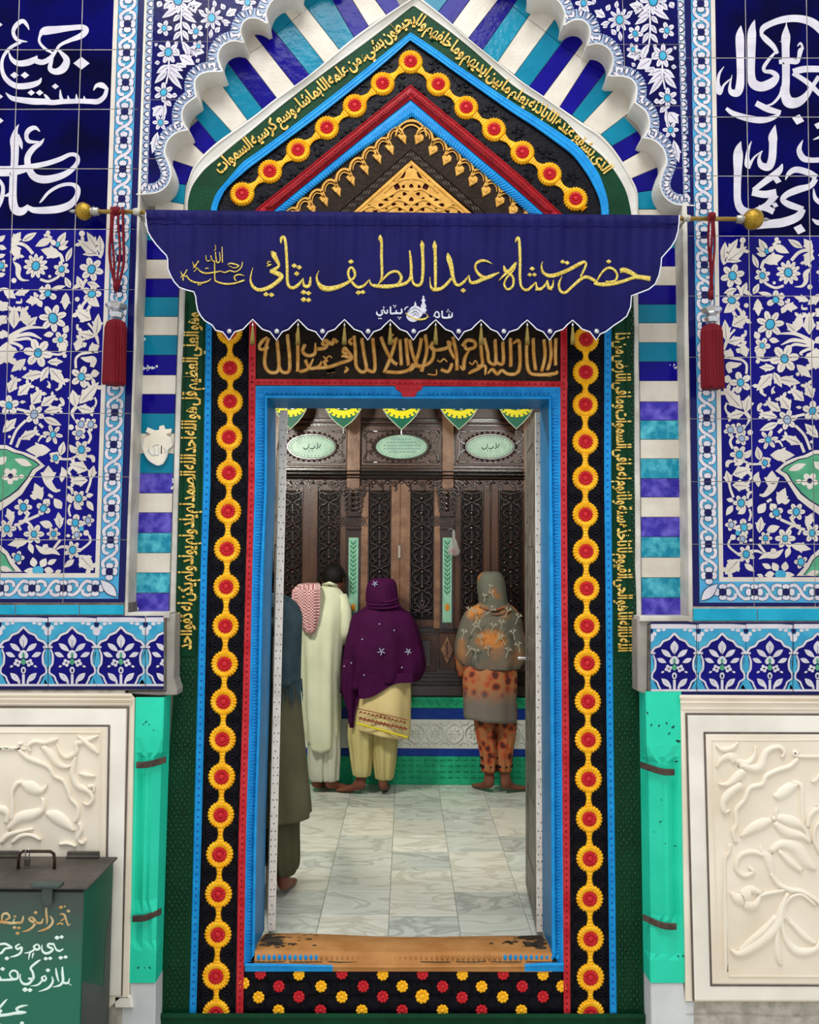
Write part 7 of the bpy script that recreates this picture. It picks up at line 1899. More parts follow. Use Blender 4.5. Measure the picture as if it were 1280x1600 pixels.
while x < 860:
    for r_, w_ in ((13.5, 1.8),):
        m.ridge([(x + r_ * math.cos(R(30 * k)), 1146 + r_ * math.sin(R(30 * k)) * (1 + .12 * (k % 3 == 0)), w_) for k in range(13)], Yp_, .009, n=2, ends=False)
    for k in range(8): m.ridge([(x + 3 * math.cos(R(45 * k)), 1146 + 3 * math.sin(R(45 * k)), 1), (x + 7 * math.cos(R(45 * k)), 1146 + 7 * math.sin(R(45 * k)), 2.4), (x + 10 * math.cos(R(45 * k)), 1146 + 10 * math.sin(R(45 * k)), 1)], Yp_, .009, n=2)
    m.dome(x, 1146, 2.4, Yp_, .005)
    for sy in (1127, 1165):
        m.ridge([(x + 15 + 7 * math.cos(R(a)), sy + (5 if sy < 1146 else -5) * math.sin(R(a)), 1.8) for a in range(0, 181, 30)], Yp_, .007, n=2)
        for sx in (-1, 1): m.ridge([(x + 15 + sx * 2, 1146 + (sy - 1146) * .3, 1), (x + 15 + sx * 5, 1146 + (sy - 1146) * .55, 2), (x + 15 + sx * 3, 1146 + (sy - 1146) * .75, 1)], Yp_, .003, n=2)
    x += 30
o = m.build('rosette_relief', [pw1], pl); o['kind'] = 'stuff'
m = MB(); x = 555
while x < 860:
    m.ridge([(x, 1102, 1.6), (x + 6, 1095, 2), (x + 12, 1102, 1.6)], Yp_, .008, n=3); m.ridge([(x + 4, 1092, 1.4), (x + 12, 1095, 1.8), (x + 18, 1091, 1.4)], Yp_, .003, n=3)
    for yy in (1186, 1195, 1204, 1213): m.ridge([(x, yy + 3, 1.4), (x + 4, yy, 2.4), (x + 9, yy + 3, 1.4)], Yp_ - .010, .008, n=2)
    x += 12
o = m.build('scroll_relief', [pg1], pl); o['kind'] = 'stuff'
set_base(pl, (0, YS, 0))

# ------------------------------------------------------------------ carved wooden screen
scr = empty('carved_wooden_screen', None, 'dark carved wooden screen with panelled doors, oval plaques and mint inlay strips', 'screen')
def wb(x0, y0, x1, y1, d, name, mt_, th=.03, bev=.003):
    m = MB(); m.pbox(x0, y0, x1, y1, YS - d, YS - d + th, 0, bev); return m.build(name, [mt_], scr)
b = MB(); b.box(-2.45, 2.45, YS + .0, YS + .04, zz(1089), 3.2); b.build('backing', [wood_d], scr)
# top frieze
for x0, x1 in ((310, 440), (440 - 8, 541 + 3), (563, 692), (709, 818), (818, 960)):
    wb(x0, 560, x1, 654, .012, 'upper_panel', wood)
for x0, x1 in ((544, 562), (692, 709), (818, 832), (418, 436)): wb(x0, 560, x1, 770, .030, 'post', wood_l, .05)
wb(300, 656, 980, 664, .022, 'rail', wood); wb(300, 728, 980, 734, .02, 'rail', wood_l)
for cx, hw in ((487, 55), (627.5, 62), (766, 55)):
    wb(cx - hw, 665, cx + hw, 728, .010, 'plaque_panel', wood)
    m = MB()
    P = blob(cx, 698, 36 if hw < 60 else 40, 17.5 if hw < 60 else 18.5, 0, 28)
    m.prism(P, YS - .022, YS - .008, 0, .002); pq = m.build('oval_plaque', [mat('mint_plaque', '#9fbfa8', .3, '#8fb09a', 20)], scr)
    rw = 36 if hw < 60 else 40; rh = 17.5 if hw < 60 else 18.5
    m = MB()
    Q = [(cx + (rw + 1.5) * math.cos(R(a)), 698 + (rh + 1.5) * math.sin(R(a)), 3.6) for a in range(0, 361, 12)]
    m.ridge(Q, YS - .012, .016, ends=False)
    for a in range(0, 360, 12): m.dome(cx + (rw + 5) * math.cos(R(a)), 698 + (rh + 4.6) * math.sin(R(a)), 2.6, YS - .012, .010, 0, 6)
    for sx in (-1, 1):
        for sy in (-1, 1):
            m.ridge([(cx + sx * (rw + 2), 698 + sy * 4, 3), (cx + sx * (rw + 9), 698 + sy * 8, 4), (cx + sx * (rw + 6), 698 + sy * 13, 2)], YS - .012, .010)
            X_ = cx + sx * (hw - 6); Yy = 698 + sy * 22
            m.ridge([(X_ - sx * 14, Yy, 2.4), (X_ - sx * 4, Yy + sy * 2, 3.6), (X_ + sx * 2, Yy - sy * 3, 4), (X_, Yy - sy * 10, 3), (X_ - sx * 4, Yy - sy * 16, 1.6)], YS - .012, .010)
            m.dome(X_ + sx * 1, Yy, 3.2, YS - .012, .012, 0, 8)
        m.ridge([(cx + sx * (hw - 7), 682, 1.8), (cx + sx * (hw - 7), 698, 1.8), (cx + sx * (hw - 7), 714, 1.8)], YS - .012, .006)
    for sy in (-1, 1): m.ridge([(cx - hw + 18, 698 + sy * 24, 1.8), (cx, 698 + sy * 25, 2), (cx + hw - 18, 698 + sy * 24, 1.8)], YS - .012, .006)
    o = m.build('plaque_carving', [wood_d], scr); o['kind'] = 'stuff'
    m = MB()
    for a in range(0, 360, 10): m.dome(cx + (rw - 4) * math.cos(R(a)), 698 + (rh - 3) * math.sin(R(a)), .8, YS - .0222, .0008, 0, 5)
    if hw < 60:
        for P in ([(cx - 13, 699, 1.2), (cx - 10, 702, 1.6), (cx - 5, 699, 1.2), (cx - 4, 693, 1)], [(cx - 3, 700, 1.2), (cx + 2, 701, 1.6), (cx + 6, 697, 1.2)], [(cx + 7, 701, 1.2), (cx + 10, 699, 1.6), (cx + 9, 692, 1)], [(cx + 12, 700, 1.2), (cx + 14, 694, 1.4)]):
            m.ridge(P, YS - .0222, .0008)
        m.dome(cx - 4, 704, .9, YS - .0222, .0008); m.dome(cx + 1, 704.5, .9, YS - .0222, .0008)
    else:
        for yy, hw2 in ((687, 16), (692, 24), (697, 28), (702, 28), (707, 20)):
            x = cx - hw2
            while x < cx + hw2: m.ridge([(x, yy, .7), (x + 2, yy - 1.4, .9), (x + 4, yy, .7)], YS - .0222, .0008, n=2); x += 5.4
    m.build('plaque_writing', [mat('plaque_ink', '#26352e' if hw < 60 else '#3f6f86', .5) if False else mat('plaque_ink_%d' % (hw < 60), '#26352e' if hw < 60 else '#3f6f86', .5)], pq)['kind'] = 'stuff'
# cornice, valance
for y0, y1, d, mt_ in ((734, 738, .05, wood_d), (738, 744, .07, wood_d), (744, 748, .055, wood)): wb(300, y0, 980, y1, d, 'cornice', mt_, .08)
m = MB()
for cx0, cx1 in ((436, 544), (563, 692), (709, 832)):
    n_ = 6; L_ = (cx1 - cx0) / n_
    for i in range(n_):
        x = cx0 + (i + .5) * L_
        m.ridge([(x - L_ * .45, 750, 2), (x - 4, 755, 3.4), (x, 760, 3), (x + 4, 755, 3.4), (x + L_ * .45, 750, 2)], YS - .014, .010)
        m.ridge([(x, 752, 3), (x + 3, 763, 4), (x, 768, 2)], YS - .014, .010); m.dome(x + L_ / 2, 754, 3.4, YS - .014, .012, 0, 7)
    for sg, x in ((1, cx0), (-1, cx1)):
        m.ridge([(x, 756, 5), (x + sg * 8, 764, 6), (x + sg * 6, 776, 4)], YS - .014, .014); m.ridge([(x, 750, 4), (x + sg * 14, 754, 5), (x + sg * 20, 762, 3)], YS - .014, .012)
o = m.build('valance_carving', [wood_d], scr); o['kind'] = 'stuff'
# stiles and doors
for x0, x1, mt_ in ((474, 483, wood), (485, 494, wood), (533, 541, wood), (563, 574, wood_l), (612, 624, wood_l), (626, 640, wood_l), (679, 689, wood_l), (711, 719, wood), (756, 766, wood), (768, 779, wood), (818, 832, wood), (430, 440, wood), (380, 400, wood), (850, 870, wood)):
    wb(x0, 755, x1, 985, .018, 'stile', mt_, .03)
for x0, x1 in ((563, 624), (626, 689), (709, 768), (768, 832), (432, 484), (484, 541)):
    wb(x0 + 1, 749, x1 - 1, 767, .012, 'top_rail', wood); wb(x0 + 1, 968, x1 - 1, 980, .012, 'lock_rail', wood)
wb(300, 980, 980, 984, .035, 'waist_rail', wood_d, .05); wb(300, 985, 980, 991, .025, 'waist_rail', wood, .04)
# lower panels
for x0, x1 in ((432, 540), (563, 624), (627, 683), (711, 768), (768, 832)):
    wb(x0, 992, x1, 1050, .010, 'lower_panel', wood); wb(x0 + 10, 1000, x1 - 10, 1042, .002 + .014, 'lower_panel_field', wood_d)
for y0, y1, d in ((1051, 1055, .02), (1057, 1061, .028), (1063, 1068, .02), (1069, 1089, .04)): wb(300, y0, 980, y1, d, 'base_moulding', wood_d, .06)
m = MB(); x_, y_ = 699, 1016
m.prism([(x_ - 10, y_), (x_, y_ - 22), (x_ + 10, y_), (x_, y_ + 22)], YS - .04, YS - .02, 0, .003)
wb(686, 990, 712, 1046, .022, 'lower_block', wood)
m.build('lozenge_boss', [wood_l], scr)
m = MB()
for k in range(9): m.dome(x_ + 4 * math.cos(k * 2.2) * (k % 3) / 2, y_ - 12 + k * 3, 1.6, YS - .04, .004, 0, 6)
o = m.build('lozenge_carving', [wood_d], scr); o['kind'] = 'stuff'
# pillars: carved capital, lattice block, mint inlay strip
for cx in (552, 699):
    wb(cx - 11, 764, cx + 11, 985, .020, 'pillar', wood_d, .04)
    m = MB()
    for sg in (-1, 1):
        for k, y in enumerate((768, 776, 784, 792)):
            m.ridge([(cx + sg * 2, y + 6, 3), (cx + sg * 9, y, 5), (cx + sg * (15 - k), y + 5, 3), (cx + sg * (12 - k), y + 9, 2)], YS - .022, .022)
        m.ridge([(cx, 766, 4), (cx + sg * 10, 764, 5), (cx + sg * 18, 768, 3)], YS - .022, .020)
    for y in (770, 778, 787, 795): m.dome(cx, y, 4.2, YS - .022, .024, 0, 8)
    o = m.build('capital_carving', [wood_d], scr); o['kind'] = 'stuff'
    wb(cx - 11, 803, cx + 11, 807, .045, 'pillar_collar', wood_d, .04); wb(cx - 11, 822, cx + 11, 827, .045, 'pillar_collar', wood_d, .04)
    m = MB()
    for i in range(-4, 8):
        m.ridge([(cx - 10 + i * 4 - 4, 807, 1.3), (cx - 10 + i * 4 + 4, 822, 1.3)], YS - .022, .008, sharp=True); m.ridge([(cx - 10 + i * 4 + 4, 807, 1.3), (cx - 10 + i * 4 - 4, 822, 1.3)], YS - .022, .008, sharp=True)
    m2 = MB(); m2.v = m.v; m2.f = m.f; m2.m = m.m
    o = m.build('lattice_block', [wood_d], scr); o['kind'] = 'stuff'
    m = MB(); m.pbox(cx - 7, 840, cx + 7, 973, YS - .026, YS - .01, 0, .002); st = m.build('mint_inlay_strip', [mat('mint_strip', '#79a890', .35, '#8bb8a0', 20)], scr)
    m = MB(); y = 846
    while y < 925:
        for sg in (-1, 1): m.ridge([(cx, y + 5, .9), (cx + sg * 3, y + 1.5, 2.0), (cx + sg * 4.4, y - 2, .8)], YS - .0265, .001, n=3)
        y += 7
    m.ridge([(cx, 845, .8), (cx, 930, .8)], YS - .0265, .001, sharp=True)
    m.build('leaf_inlay', [mat('green_inlay', '#1d6b4a', .4)], st)
    m = MB(); m.dome(cx, 949, 4.0, YS - .0265, .002, 0, 10, 6); m.build('vase_inlay', [mat('ochre_inlay', '#b97a25', .4)], st)
# openwork door panels: mirrored scrolls
random.seed(19)
def scroll_panel(x0, x1, y0, y1):
    cx = (x0 + x1) / 2; hw = (x1 - x0) / 2
    m = MB(); m.pbox(x0, y0, x1, y1, YS - .004, YS + .01, 0, .001); pn = m.build('carved_panel', [blackgap], scr)
    m = MB()
    m.ridge([(x0 + 1.5, y1, 2.4), (x0 + 1.5, y0 + 8, 2.4), (x0 + 5, y0 + 2, 2.4), (cx, y0 + 5, 2.6), (x1 - 5, y0 + 2, 2.4), (x1 - 1.5, y0 + 8, 2.4), (x1 - 1.5, y1, 2.4)], YS - .006, .010, n=3, ends=False)
    m.ridge([(cx, y0 + 8, 2), (cx, y1 - 4, 2)], YS - .005, .010, sharp=True)
    y = y0 + 12; k = 0
    while y < y1 - 8:
        for sg in (-1, 1):
            a = hw - 4
            if k % 3 == 0:
                P = [(0, 8), (a * .45, 3), (a * .9, 0), (a * .98, -6), (a * .6, -9), (a * .4, -5), (a * .6, -2)]
            elif k % 3 == 1:
                P = [(0, -8), (a * .4, -3), (a * .85, 0), (a * .95, 6), (a * .55, 8), (a * .4, 4)]
            else:
                P = [(a * .15, 8), (a * .5, 5), (a * .75, -1), (a * .45, -6), (a * .2, -2)]
            m.ridge([(cx + sg * p[0], y + p[1], 1.6 + 1.5 * math.sin(i * 1.1)) for i, p in enumerate(P)], YS - .004, .014 + .004 * (k % 2), n=3)
            m.dome(cx + sg * a * .62, y - 3, 2.1, YS - .006, .014, 0, 6)
            m.ridge([(cx + sg * a * .9, y + 6, 1), (cx + sg * a * .7, y + 9, 2.6), (cx + sg * a * .35, y + 8, 1)], YS - .004, .013, n=2)
        if k % 2 == 0: m.dome(cx, y, 3.4, YS - .006, .018, 0, 8)
        y += 11.5; k += 1
    for sg in (-1, 1):
        for q in range(4): m.ridge([(cx, y1 - 14, 2), (cx + sg * (3 + q * 3.4), y1 - 26 + q * 5, 3), (cx + sg * (5 + q * 3.2), y1 - 32 + q * 8, 1)], YS - .006, .016, n=3)
    o = m.build('scroll_carving', [wood_d], pn); o['kind'] = 'stuff'
for x0, x1 in ((440, 474), (494.5, 533), (574.5, 612), (640, 679), (719, 756), (779, 818)): scroll_panel(x0, x1, 767, 968)
m = MB(); m.pbox(624.2, 755, 626, 985, YS - .006, YS, 0, 0); m.build('door_gap', [blackgap], scr)
m = MB(); m.pbox(622, 852, 626, 872, YS - .026, YS - .018, 0, .002); m.build('door_bolt', [mat('bolt_steel', '#a99f93', .35, metal=.7)], scr)
set_base(scr, (0, YS, zz(1089)))

# ------------------------------------------------------------------ pennants
YN = 6.02
pgreen = mat('pennant_green', '#07543e', .45, '#0a6148', 10); pyel = mat('pennant_yellow', '#e0d21a', .45); pgold = mat('pennant_gold', '#b9a021', .45, '#d6c040', 60)
m = MB(); m.tube([(-2.5, YN, W(627, 614, YN).z + .02), W(300, 613, YN), W(627, 614, YN), W(980, 614, YN), (2.5, YN, W(627, 614, YN).z + .02)], .003, 6); o = m.build('pennant_string', [mat('string', '#9a937c', .8)]); tag(o, 'thin string carrying the green pennants across the room', 'string')
PLAB = ['first green pennant from the left, half hidden by the white door edge', 'second green pennant from the left with yellow scalloped crescent', 'middle green pennant hanging over the central oval plaque', 'second green pennant from the right with yellow scalloped crescent', 'first green pennant from the right, next to the grey door leaf']
for (cx, ty, hw), lab in zip(((454, 671, 27), (536.5, 669.5, 30), (627.5, 672, 31.5), (717.5, 672, 31), (807, 671, 28)), PLAB):
    r_ = empty('pennant', None, lab, 'pennant', 'green pennants strung across the room')
    def sh(k, up=0):
        top = [(cx - hw * k, 609 + (1 - k) * 20), (cx + hw * k, 609 + (1 - k) * 20)]
        rt = [(cx + hw * k, 630), (cx + hw * .93 * k, 640), (cx + hw * .72 * k, 650 - (1 - k) * 6), (cx + hw * .42 * k, 660 - (1 - k) * 14), (cx, ty - (1 - k) * 36)]
        lf = [(2 * cx - x, y) for x, y in rt[-2::-1]]
        return top + rt + lf
    m = MB(); P = sh(1.0); m.prism(P if area2(P) > 0 else P[::-1], YN - .003, YN + .003, 0, .0005); m.build('cloth', [pgreen], r_)
    m = MB(); m.ridge([p + (1.3,) for p in sh(.97)[1:]], YN - .003, .001, sharp=True); m.build('edging', [mat('pennant_edge', '#b9c4a8', .6)], r_)
    s = hw / 30.0
    m = MB()
    for a in range(8, 173, 20): m.dome(cx + 23 * s * math.cos(R(a)), 634 + 15 * s * math.sin(R(a)), 4.6 * s, YN - .003, .0015, 0, 8)
    m.ridge([(cx + 21 * s * math.cos(R(a)), 632 + 13 * s * math.sin(R(a)), 7 * s) for a in range(-15, 196, 15)], YN - .003, .0025)
    m.build('yellow_crescent', [pyel], r_)
    m = MB()
    for a in range(18, 173, 20): m.dome(cx + 23.5 * s * math.cos(R(a)), 635 + 15.5 * s * math.sin(R(a)), 1.7 * s, YN - .0046, .001, 0, 6)
    m.build('crescent_dots', [pgreen], r_)['kind'] = 'stuff'
    m = MB(); m.prism(blob(cx, 627, 17.5 * s, 13.5 * s, 0, 20), YN - .0065, YN - .004, 0, .0005); m.build('dark_disc', [mat('pennant_dark', '#062c2c', .45)], r_)
    m = MB()
    for P in ([(-12, 636, 1.4), (-7, 638.5, 2.2), (-2, 634, 1.2)], [(0, 637, 1.6), (4, 639, 2.4), (9, 634, 1.4)], [(-9, 629, 1.4), (-3, 632, 2), (3, 628, 1.4)], [(6, 630, 1.4), (10, 632, 2), (12, 627, 1.2)], [(-4, 626, 1.4), (-3, 618, 1.6)]): m.ridge([(cx + x * s, y, w_ * s) for x, y, w_ in P], YN - .0065, .001)
    m.build('white_script', [mat('white_print', '#e6eae4', .5)], r_)
    m = MB(); m.tube([W(cx, ty, YN), W(cx, ty + 8, YN)], .0022, 6); m.dome(cx, ty + 7, 1.6, YN, .006); m.build('bead_drop', [silver], r_)
    set_base(r_, W(cx, 612, YN))

# ------------------------------------------------------------------ bag of petals tied to the screen
bag = empty('plastic_bag', None, 'small clear plastic bag of pink rose petals tied to the right pillar', 'bag')
gm = mat('clear_plastic', '#cfd3d0', .15, '#b9beba', 30, 1.0, 60, alpha=.25, spec=.6)
YBg = YS - .095; c = W(709, 868, YBg); random.seed(2)
m = MB(); n = 14; prof = [(.004, .19), (.012, .16), (.008, .13), (.022, .10), (.040, .06), (.045, .03), (.034, .006), (.012, -.004)]
vs = [(c.x + math.cos(2 * math.pi * j / n) * r_ * (1 + random.uniform(-.25, .25)), c.y + math.sin(2 * math.pi * j / n) * r_ * .6 * (1 + random.uniform(-.2, .2)), c.z + h + random.uniform(-.004, .004)) for r_, h in prof for j in range(n)]
m.add(vs, [[k * n + j, k * n + (j + 1) % n, (k + 1) * n + (j + 1) % n, (k + 1) * n + j] for k in range(len(prof) - 1) for j in range(n)]); m.build('bag_film', [gm], bag)
m = MB()
for k in range(60):
    a, q, h = random.uniform(0, 6.28), random.uniform(0, .03), random.uniform(.0, .05)
    p = Vector((c.x + math.cos(a) * q, c.y + math.sin(a) * q * .5, c.z + .006 + h)); s_ = random.uniform(.004, .008)
    d = Vector((random.uniform(-1, 1), random.uniform(-1, 1), random.uniform(-1, 1))) * s_; e = Vector((random.uniform(-1, 1), random.uniform(-1, 1), random.uniform(-1, 1))) * s_
    m.poly([p + d, p + e, p - d, p - e])
m.build('rose_petals', [mat('rose_petal', '#b01f3c', .6, '#cf5a70', 60)], bag)['kind'] = 'stuff'
m = MB(); m.tube([c + Vector((0, 0, .185)), c + Vector((-.02, .03, .20)), c + Vector((-.04, .045, .19))], .003, 6); m.build('bag_tie', [gm], bag)
set_base(bag, c)

# ------------------------------------------------------------------ door leaves standing open
tin = mat('white_painted_sheet', '#ece2d6', .45, '#c9bcae', 14, .8, 70, lo=.5, hi=.8)
tin_d = mat('worn_grey_sheet', '#7d756b', .4, '#57504a', 10, .8, 60, lo=.35, hi=.65)
def door_leaf(n_, hx, sg, ang, L_, lab, tip=0):
    root = bpy.data.objects.new('door_%d' % n_, None); COL.objects.link(root); tag(root, lab, kind='structure')
    T = .034; z0, z1 = .03, 2.285
    M_ = Matrix.Translation((hx, YR + .012, 1.9)) @ Matrix.Rotation(R(tip), 4, 'Y') @ Matrix.Rotation(R(ang), 4, 'Z') @ Matrix.Translation((0, 0, -1.9))
    def part(name, x0, x1, y0, y1, z0_, z1_, mt_, bev=.003):
        m = MB(); m.box(x0, x1, y0, y1, z0_, z1_, 0, bev); m.v = [tuple(M_ @ Vector(p)) for p in m.v]; return m.build(name, [mt_], root)
    a, b_ = (0, T) if sg > 0 else (-T, 0)
    part('leaf_core', a + .006, b_ - .006, .004, L_ - .004, z0, z1, tin_d)
    part('edge_strip', a, b_, -.004, .010, z0, z1, tin, .002)
    for y0, y1 in ((.010, .085), (L_ - .085, L_)): part('stile', a, b_, y0, y1, z0, z1, tin_d)
    for zc, h in ((z0 + .09, .09), (.62, .07), (1.16, .10), (1.75, .06), (z1 - .06, .06)): part('rail', a + .001, b_ - .001, .085, L_ - .085, zc - h, zc + h, tin_d)
    for za, zb_ in ((.24, .53), (.72, 1.04), (1.28, 1.67), (1.83, 2.14)): part('panel', a + .004, b_ - .004, .12, L_ - .12, za, zb_, tin_d, .004)
    m = MB(); random.seed(n_); z = .06
    while z < 2.26:
        for xx in ((.25, .75) if int(z * 50) % 3 else (.5,)):
            p = Vector((a + T * xx + random.uniform(-.003, .003), -.0045, z)); m.lathe([(.0028, .0005), (.0022, -.0015), (.0005, -.002)], p, 'y', 6)
        z += .034 + random.uniform(-.006, .01)
    m.v = [tuple(M_ @ Vector(p)) for p in m.v]; m.build('rivets', [mat('rivet_dark', '#2c2622', .5)], root)['kind'] = 'stuff'
    return root, part
dl, _p = door_leaf(1, W(441.5, 1000, YR).x + .002, -1, 10.5, .55, 'left door leaf opened inward, only its riveted white edge showing', .42)
dr, part_r = door_leaf(2, W(838, 1000, YR).x, 1, -3.2, .54, 'right door leaf opened inward with grey panels and riveted white edge')
kz = W(822, 1030, 4.1).z
part_r('latch_plate', -.004, .002, .42, .50, kz - .06, kz + .06, tin_d)
part_r('handle', -.045, .0, .455, .470, kz - .008, kz + .006, silver)
# ================================================================== PEOPLE
skin_m = mat('brown_skin', '#6d4030', .5, '#7c4c3a', 12)
def body(root, J, name='body'):
    """J: {name: (pos, radius, parent)}; one skinned surface"""
    names = list(J)
    me = bpy.data.meshes.new(name)
    me.from_pydata([J[k][0] for k in names], [(names.index(J[k][2]), i) for i, k in enumerate(names) if J[k][2]], [])
    me.materials.append(skin_m)
    o = bpy.data.objects.new(name, me); COL.objects.link(o); o.parent = root
    md = o.modifiers.new('skin', 'SKIN'); md.use_smooth_shade = True
    for i, k in enumerate(names):
        r_ = J[k][1]; me.skin_vertices[0].data[i].radius = (r_, r_) if not isinstance(r_, tuple) else r_
    me.skin_vertices[0].data[0].use_root = True
    ss = o.modifiers.new('smooth', 'SUBSURF'); ss.levels = 1; ss.render_levels = 2
    return o
def human(root, base, h, lean=0.0, feet=((-.09, 0, 0), (.09, 0, 0)), hands=None, head=(0, .03), sh=.19, arms=None, shift=0, hw=.085):
    """base: point between the heels; the figure faces +Y. feet: (dx, dy, turn in degrees)"""
    bx_, by_, bz = base; V = lambda x, y, z: (bx_ + x, by_ + y, bz + z)
    J = {}
    J['pelvis'] = (V(0, 0, h * .53), .03 + hw, None)
    J['waist'] = (V(shift * .3, lean * .25, h * .62), .02 + hw, 'pelvis')
    J['chest'] = (V(shift * .7, lean * .6, h * .74), .04 + hw, 'waist')
    J['neckbase'] = (V(shift, lean * .9, h * .825), .065, 'chest')
    J['neck'] = (V(shift + head[0] * .4, lean + head[1] * .3, h * .86), .048, 'neckbase')
    J['skull'] = (V(shift + head[0], lean + head[1], h * .905), .078, 'neck')
    J['crown'] = (V(shift + head[0], lean + head[1] - .008, h * .955), .078, 'skull')
    J['jaw'] = (V(shift + head[0], lean + head[1] + .055, h * .885), .04, 'skull')
    J['nose'] = (V(shift + head[0], lean + head[1] + .098, h * .915), .012, 'skull')
    for s_, sg in (('l', -1), ('r', 1)):
        J['ear' + s_] = (V(shift + head[0] + sg * .082, lean + head[1] - .005, h * .912), .014, 'skull')
        A = arms[0 if sg < 0 else 1] if arms else ((sg * .05, .02, -.27), (sg * -.06, .20, .02))
        S = (shift + sg * sh, lean * .8, h * .80); J['sh' + s_] = (V(*S), .055, 'neckbase')
        E_ = tuple(a + b for a, b in zip(S, A[0])); J['elb' + s_] = (V(*E_), .040, 'sh' + s_)
        Wr = tuple(a + b for a, b in zip(E_, A[1])); J['wri' + s_] = (V(*Wr), .026, 'elb' + s_)
        d = Vector(A[1]).normalized(); side = d.cross(Vector((0, 0, 1)));
        if side.length < .1: side = Vector((1, 0, 0))
        side.normalize()
        pm = Vector(Wr) + d * .06; J['palm' + s_] = (V(*pm), (.034, .016), 'wri' + s_)
        for q, (o_, ln) in enumerate(((-.027, .055), (-.009, .07), (.009, .066), (.026, .05))):
            k1 = pm + d * .035 + side * o_; k2 = k1 + d * ln * .55; k3 = k2 + d * ln * .3 + Vector((0, 0, -ln * .35))
            J['f%s%da' % (s_, q)] = (V(*k1), .009, 'palm' + s_); J['f%s%db' % (s_, q)] = (V(*k2), .0085, 'f%s%da' % (s_, q)); J['f%s%dc' % (s_, q)] = (V(*k3), .0075, 'f%s%db' % (s_, q))
        t1 = Vector(Wr) + d * .03 - side * sg * .03; t2 = t1 + d * .035 - side * sg * .018
        J['th%sa' % s_] = (V(*t1), .011, 'wri' + s_); J['th%sb' % s_] = (V(*t2), .0085, 'th%sa' % s_)
        fx, fy, turn = feet[0 if sg < 0 else 1]
        J['hip' + s_] = (V(sg * hw * .9, 0, h * .48), .02 + hw * .7, 'pelvis')
        J['kne' + s_] = (V(sg * hw * .4 + fx * .5, fy * .4 + .015, h * .27), .044, 'hip' + s_)
        J['ank' + s_] = (V(fx, fy, .075), .033, 'kne' + s_)
        J['hee' + s_] = (V(fx - .012 * math.sin(R(turn)), fy - .02, .030), .030, 'ank' + s_)
        dx, dy = math.sin(R(turn)), math.cos(R(turn))
        J['arc' + s_] = (V(fx + dx * .07, fy + dy * .07, .036), (.030, .026), 'ank' + s_)
        J['bal' + s_] = (V(fx + dx * .14, fy + dy * .14, .022), (.036, .017), 'arc' + s_)
        J['toe' + s_] = (V(fx + dx * .19, fy + dy * .19, .014), (.024, .011), 'bal' + s_)
    return body(root, J)
def robe(root, name, rings, Yc, mt_, n=56, folds=9, seed=1, thick=.004, cap_top=False, tilt=None, yoff=None):
    """cloth lofted through rings (photo y, left x, right x, depth radius[, fold depth]) about the upright plane Yc"""
    rg = cat_rom([tuple(r_) + ((.0,) if len(r_) == 4 else ()) for r_ in rings], 4)
    rnd = random.Random(seed); ph = [rnd.uniform(0, 6.28) for _ in range(4)]
    vs = []
    for k, (y, xl, xr, ry, am) in enumerate(rg):
        yc = Yc + (yoff(y) if yoff else 0)
        a, b_ = W(xl, y, yc), W(xr, y, yc); cx_, rx = (a.x + b_.x) / 2, abs(b_.x - a.x) / 2
        for j in range(n):
            t = 2 * math.pi * j / n
            f = am * (math.sin(folds * t + ph[0] + k * .04) * .6 + math.sin((folds * 1.7) * t + ph[1] - k * .05) * .4)
            s_ = math.sin(t)
            px_ = cx_ + (rx + f) * math.cos(t); py_ = yc + (ry + f * 1.4) * s_
            dz = tilt(math.cos(t), s_, k / (len(rg) - 1)) if tilt else 0
            vs.append((px_, py_, a.z + dz))
    L_ = len(rg)
    m = MB(); m.add(vs, [[k * n + j, k * n + (j + 1) % n, (k + 1) * n + (j + 1) % n, (k + 1) * n + j] for k in range(L_ - 1) for j in range(n)])
    if cap_top: m.f.append(list(range(n))); m.m.append(0)
    o = m.build(name, [mt_], root, True)
    sd = o.modifiers.new('thickness', 'SOLIDIFY'); sd.thickness = thick; sd.offset = 0
    return o
def zfloor(px, Y): return W(px, 1228, Y).x

# --- man in the pale kurta
cream = mat('pale_cotton', '#c3c6a8', .8, '#cfd1b4', 6, .4, 90, spec=.15); cream_t = mat('pale_trouser_cotton', '#b9b9a6', .8, '#c6c6b4', 6, .4, 90)
YM = 5.97
man = empty('person', None, 'man seen from behind in a long pale kurta, red checked scarf over his left shoulder', 'person', 'visitors facing the wooden screen')
bxm = W(502, 1228, YM).x
human(man, (bxm, YM, 0), 1.60, .10, ((-.045, .0, 25), (.055, .0, 62)), head=(.055, .07), sh=.12, hw=.055, arms=(((-.02, .08, -.26), (.08, .13, .06)), ((.03, .02, -.28), (-.05, .14, .06))))
robe(man, 'kurta', [(914, 508, 524, .035), (918, 497, 528, .07), (924, 470, 534, .10, .002), (935, 461, 540, .12, .003), (960, 462, 540, .14, .004), (1000, 466, 535, .14, .007), (1050, 469, 532, .145, .010), (1100, 470, 532, .15, .012), (1135, 474, 531, .15, .013), (1150, 479, 529, .145, .012)], YM + .03, cream, folds=7, seed=3, yoff=lambda y: .05 * max(0, (1000 - y) / 100.0), tilt=lambda c_, s_, k: -.09 * (1 - c_ * c_) * max(0, k - .8) * 5 if k > .8 else 0)
m = MB(); P = [W(532, 932, YM + .05), W(539, 955, YM + .02), W(541, 985, YM + .01), W(538, 1002, YM + .06)]; m.tube(P, [.05, .048, .046, .047], 14); m.build('sleeve', [cream], man, True)
m = MB(); P = [W(470, 932, YM + .05), W(464, 960, YM + .06), W(465, 990, YM + .10)]; m.tube(P, [.05, .048, .045], 14); m.build('sleeve', [cream], man, True)
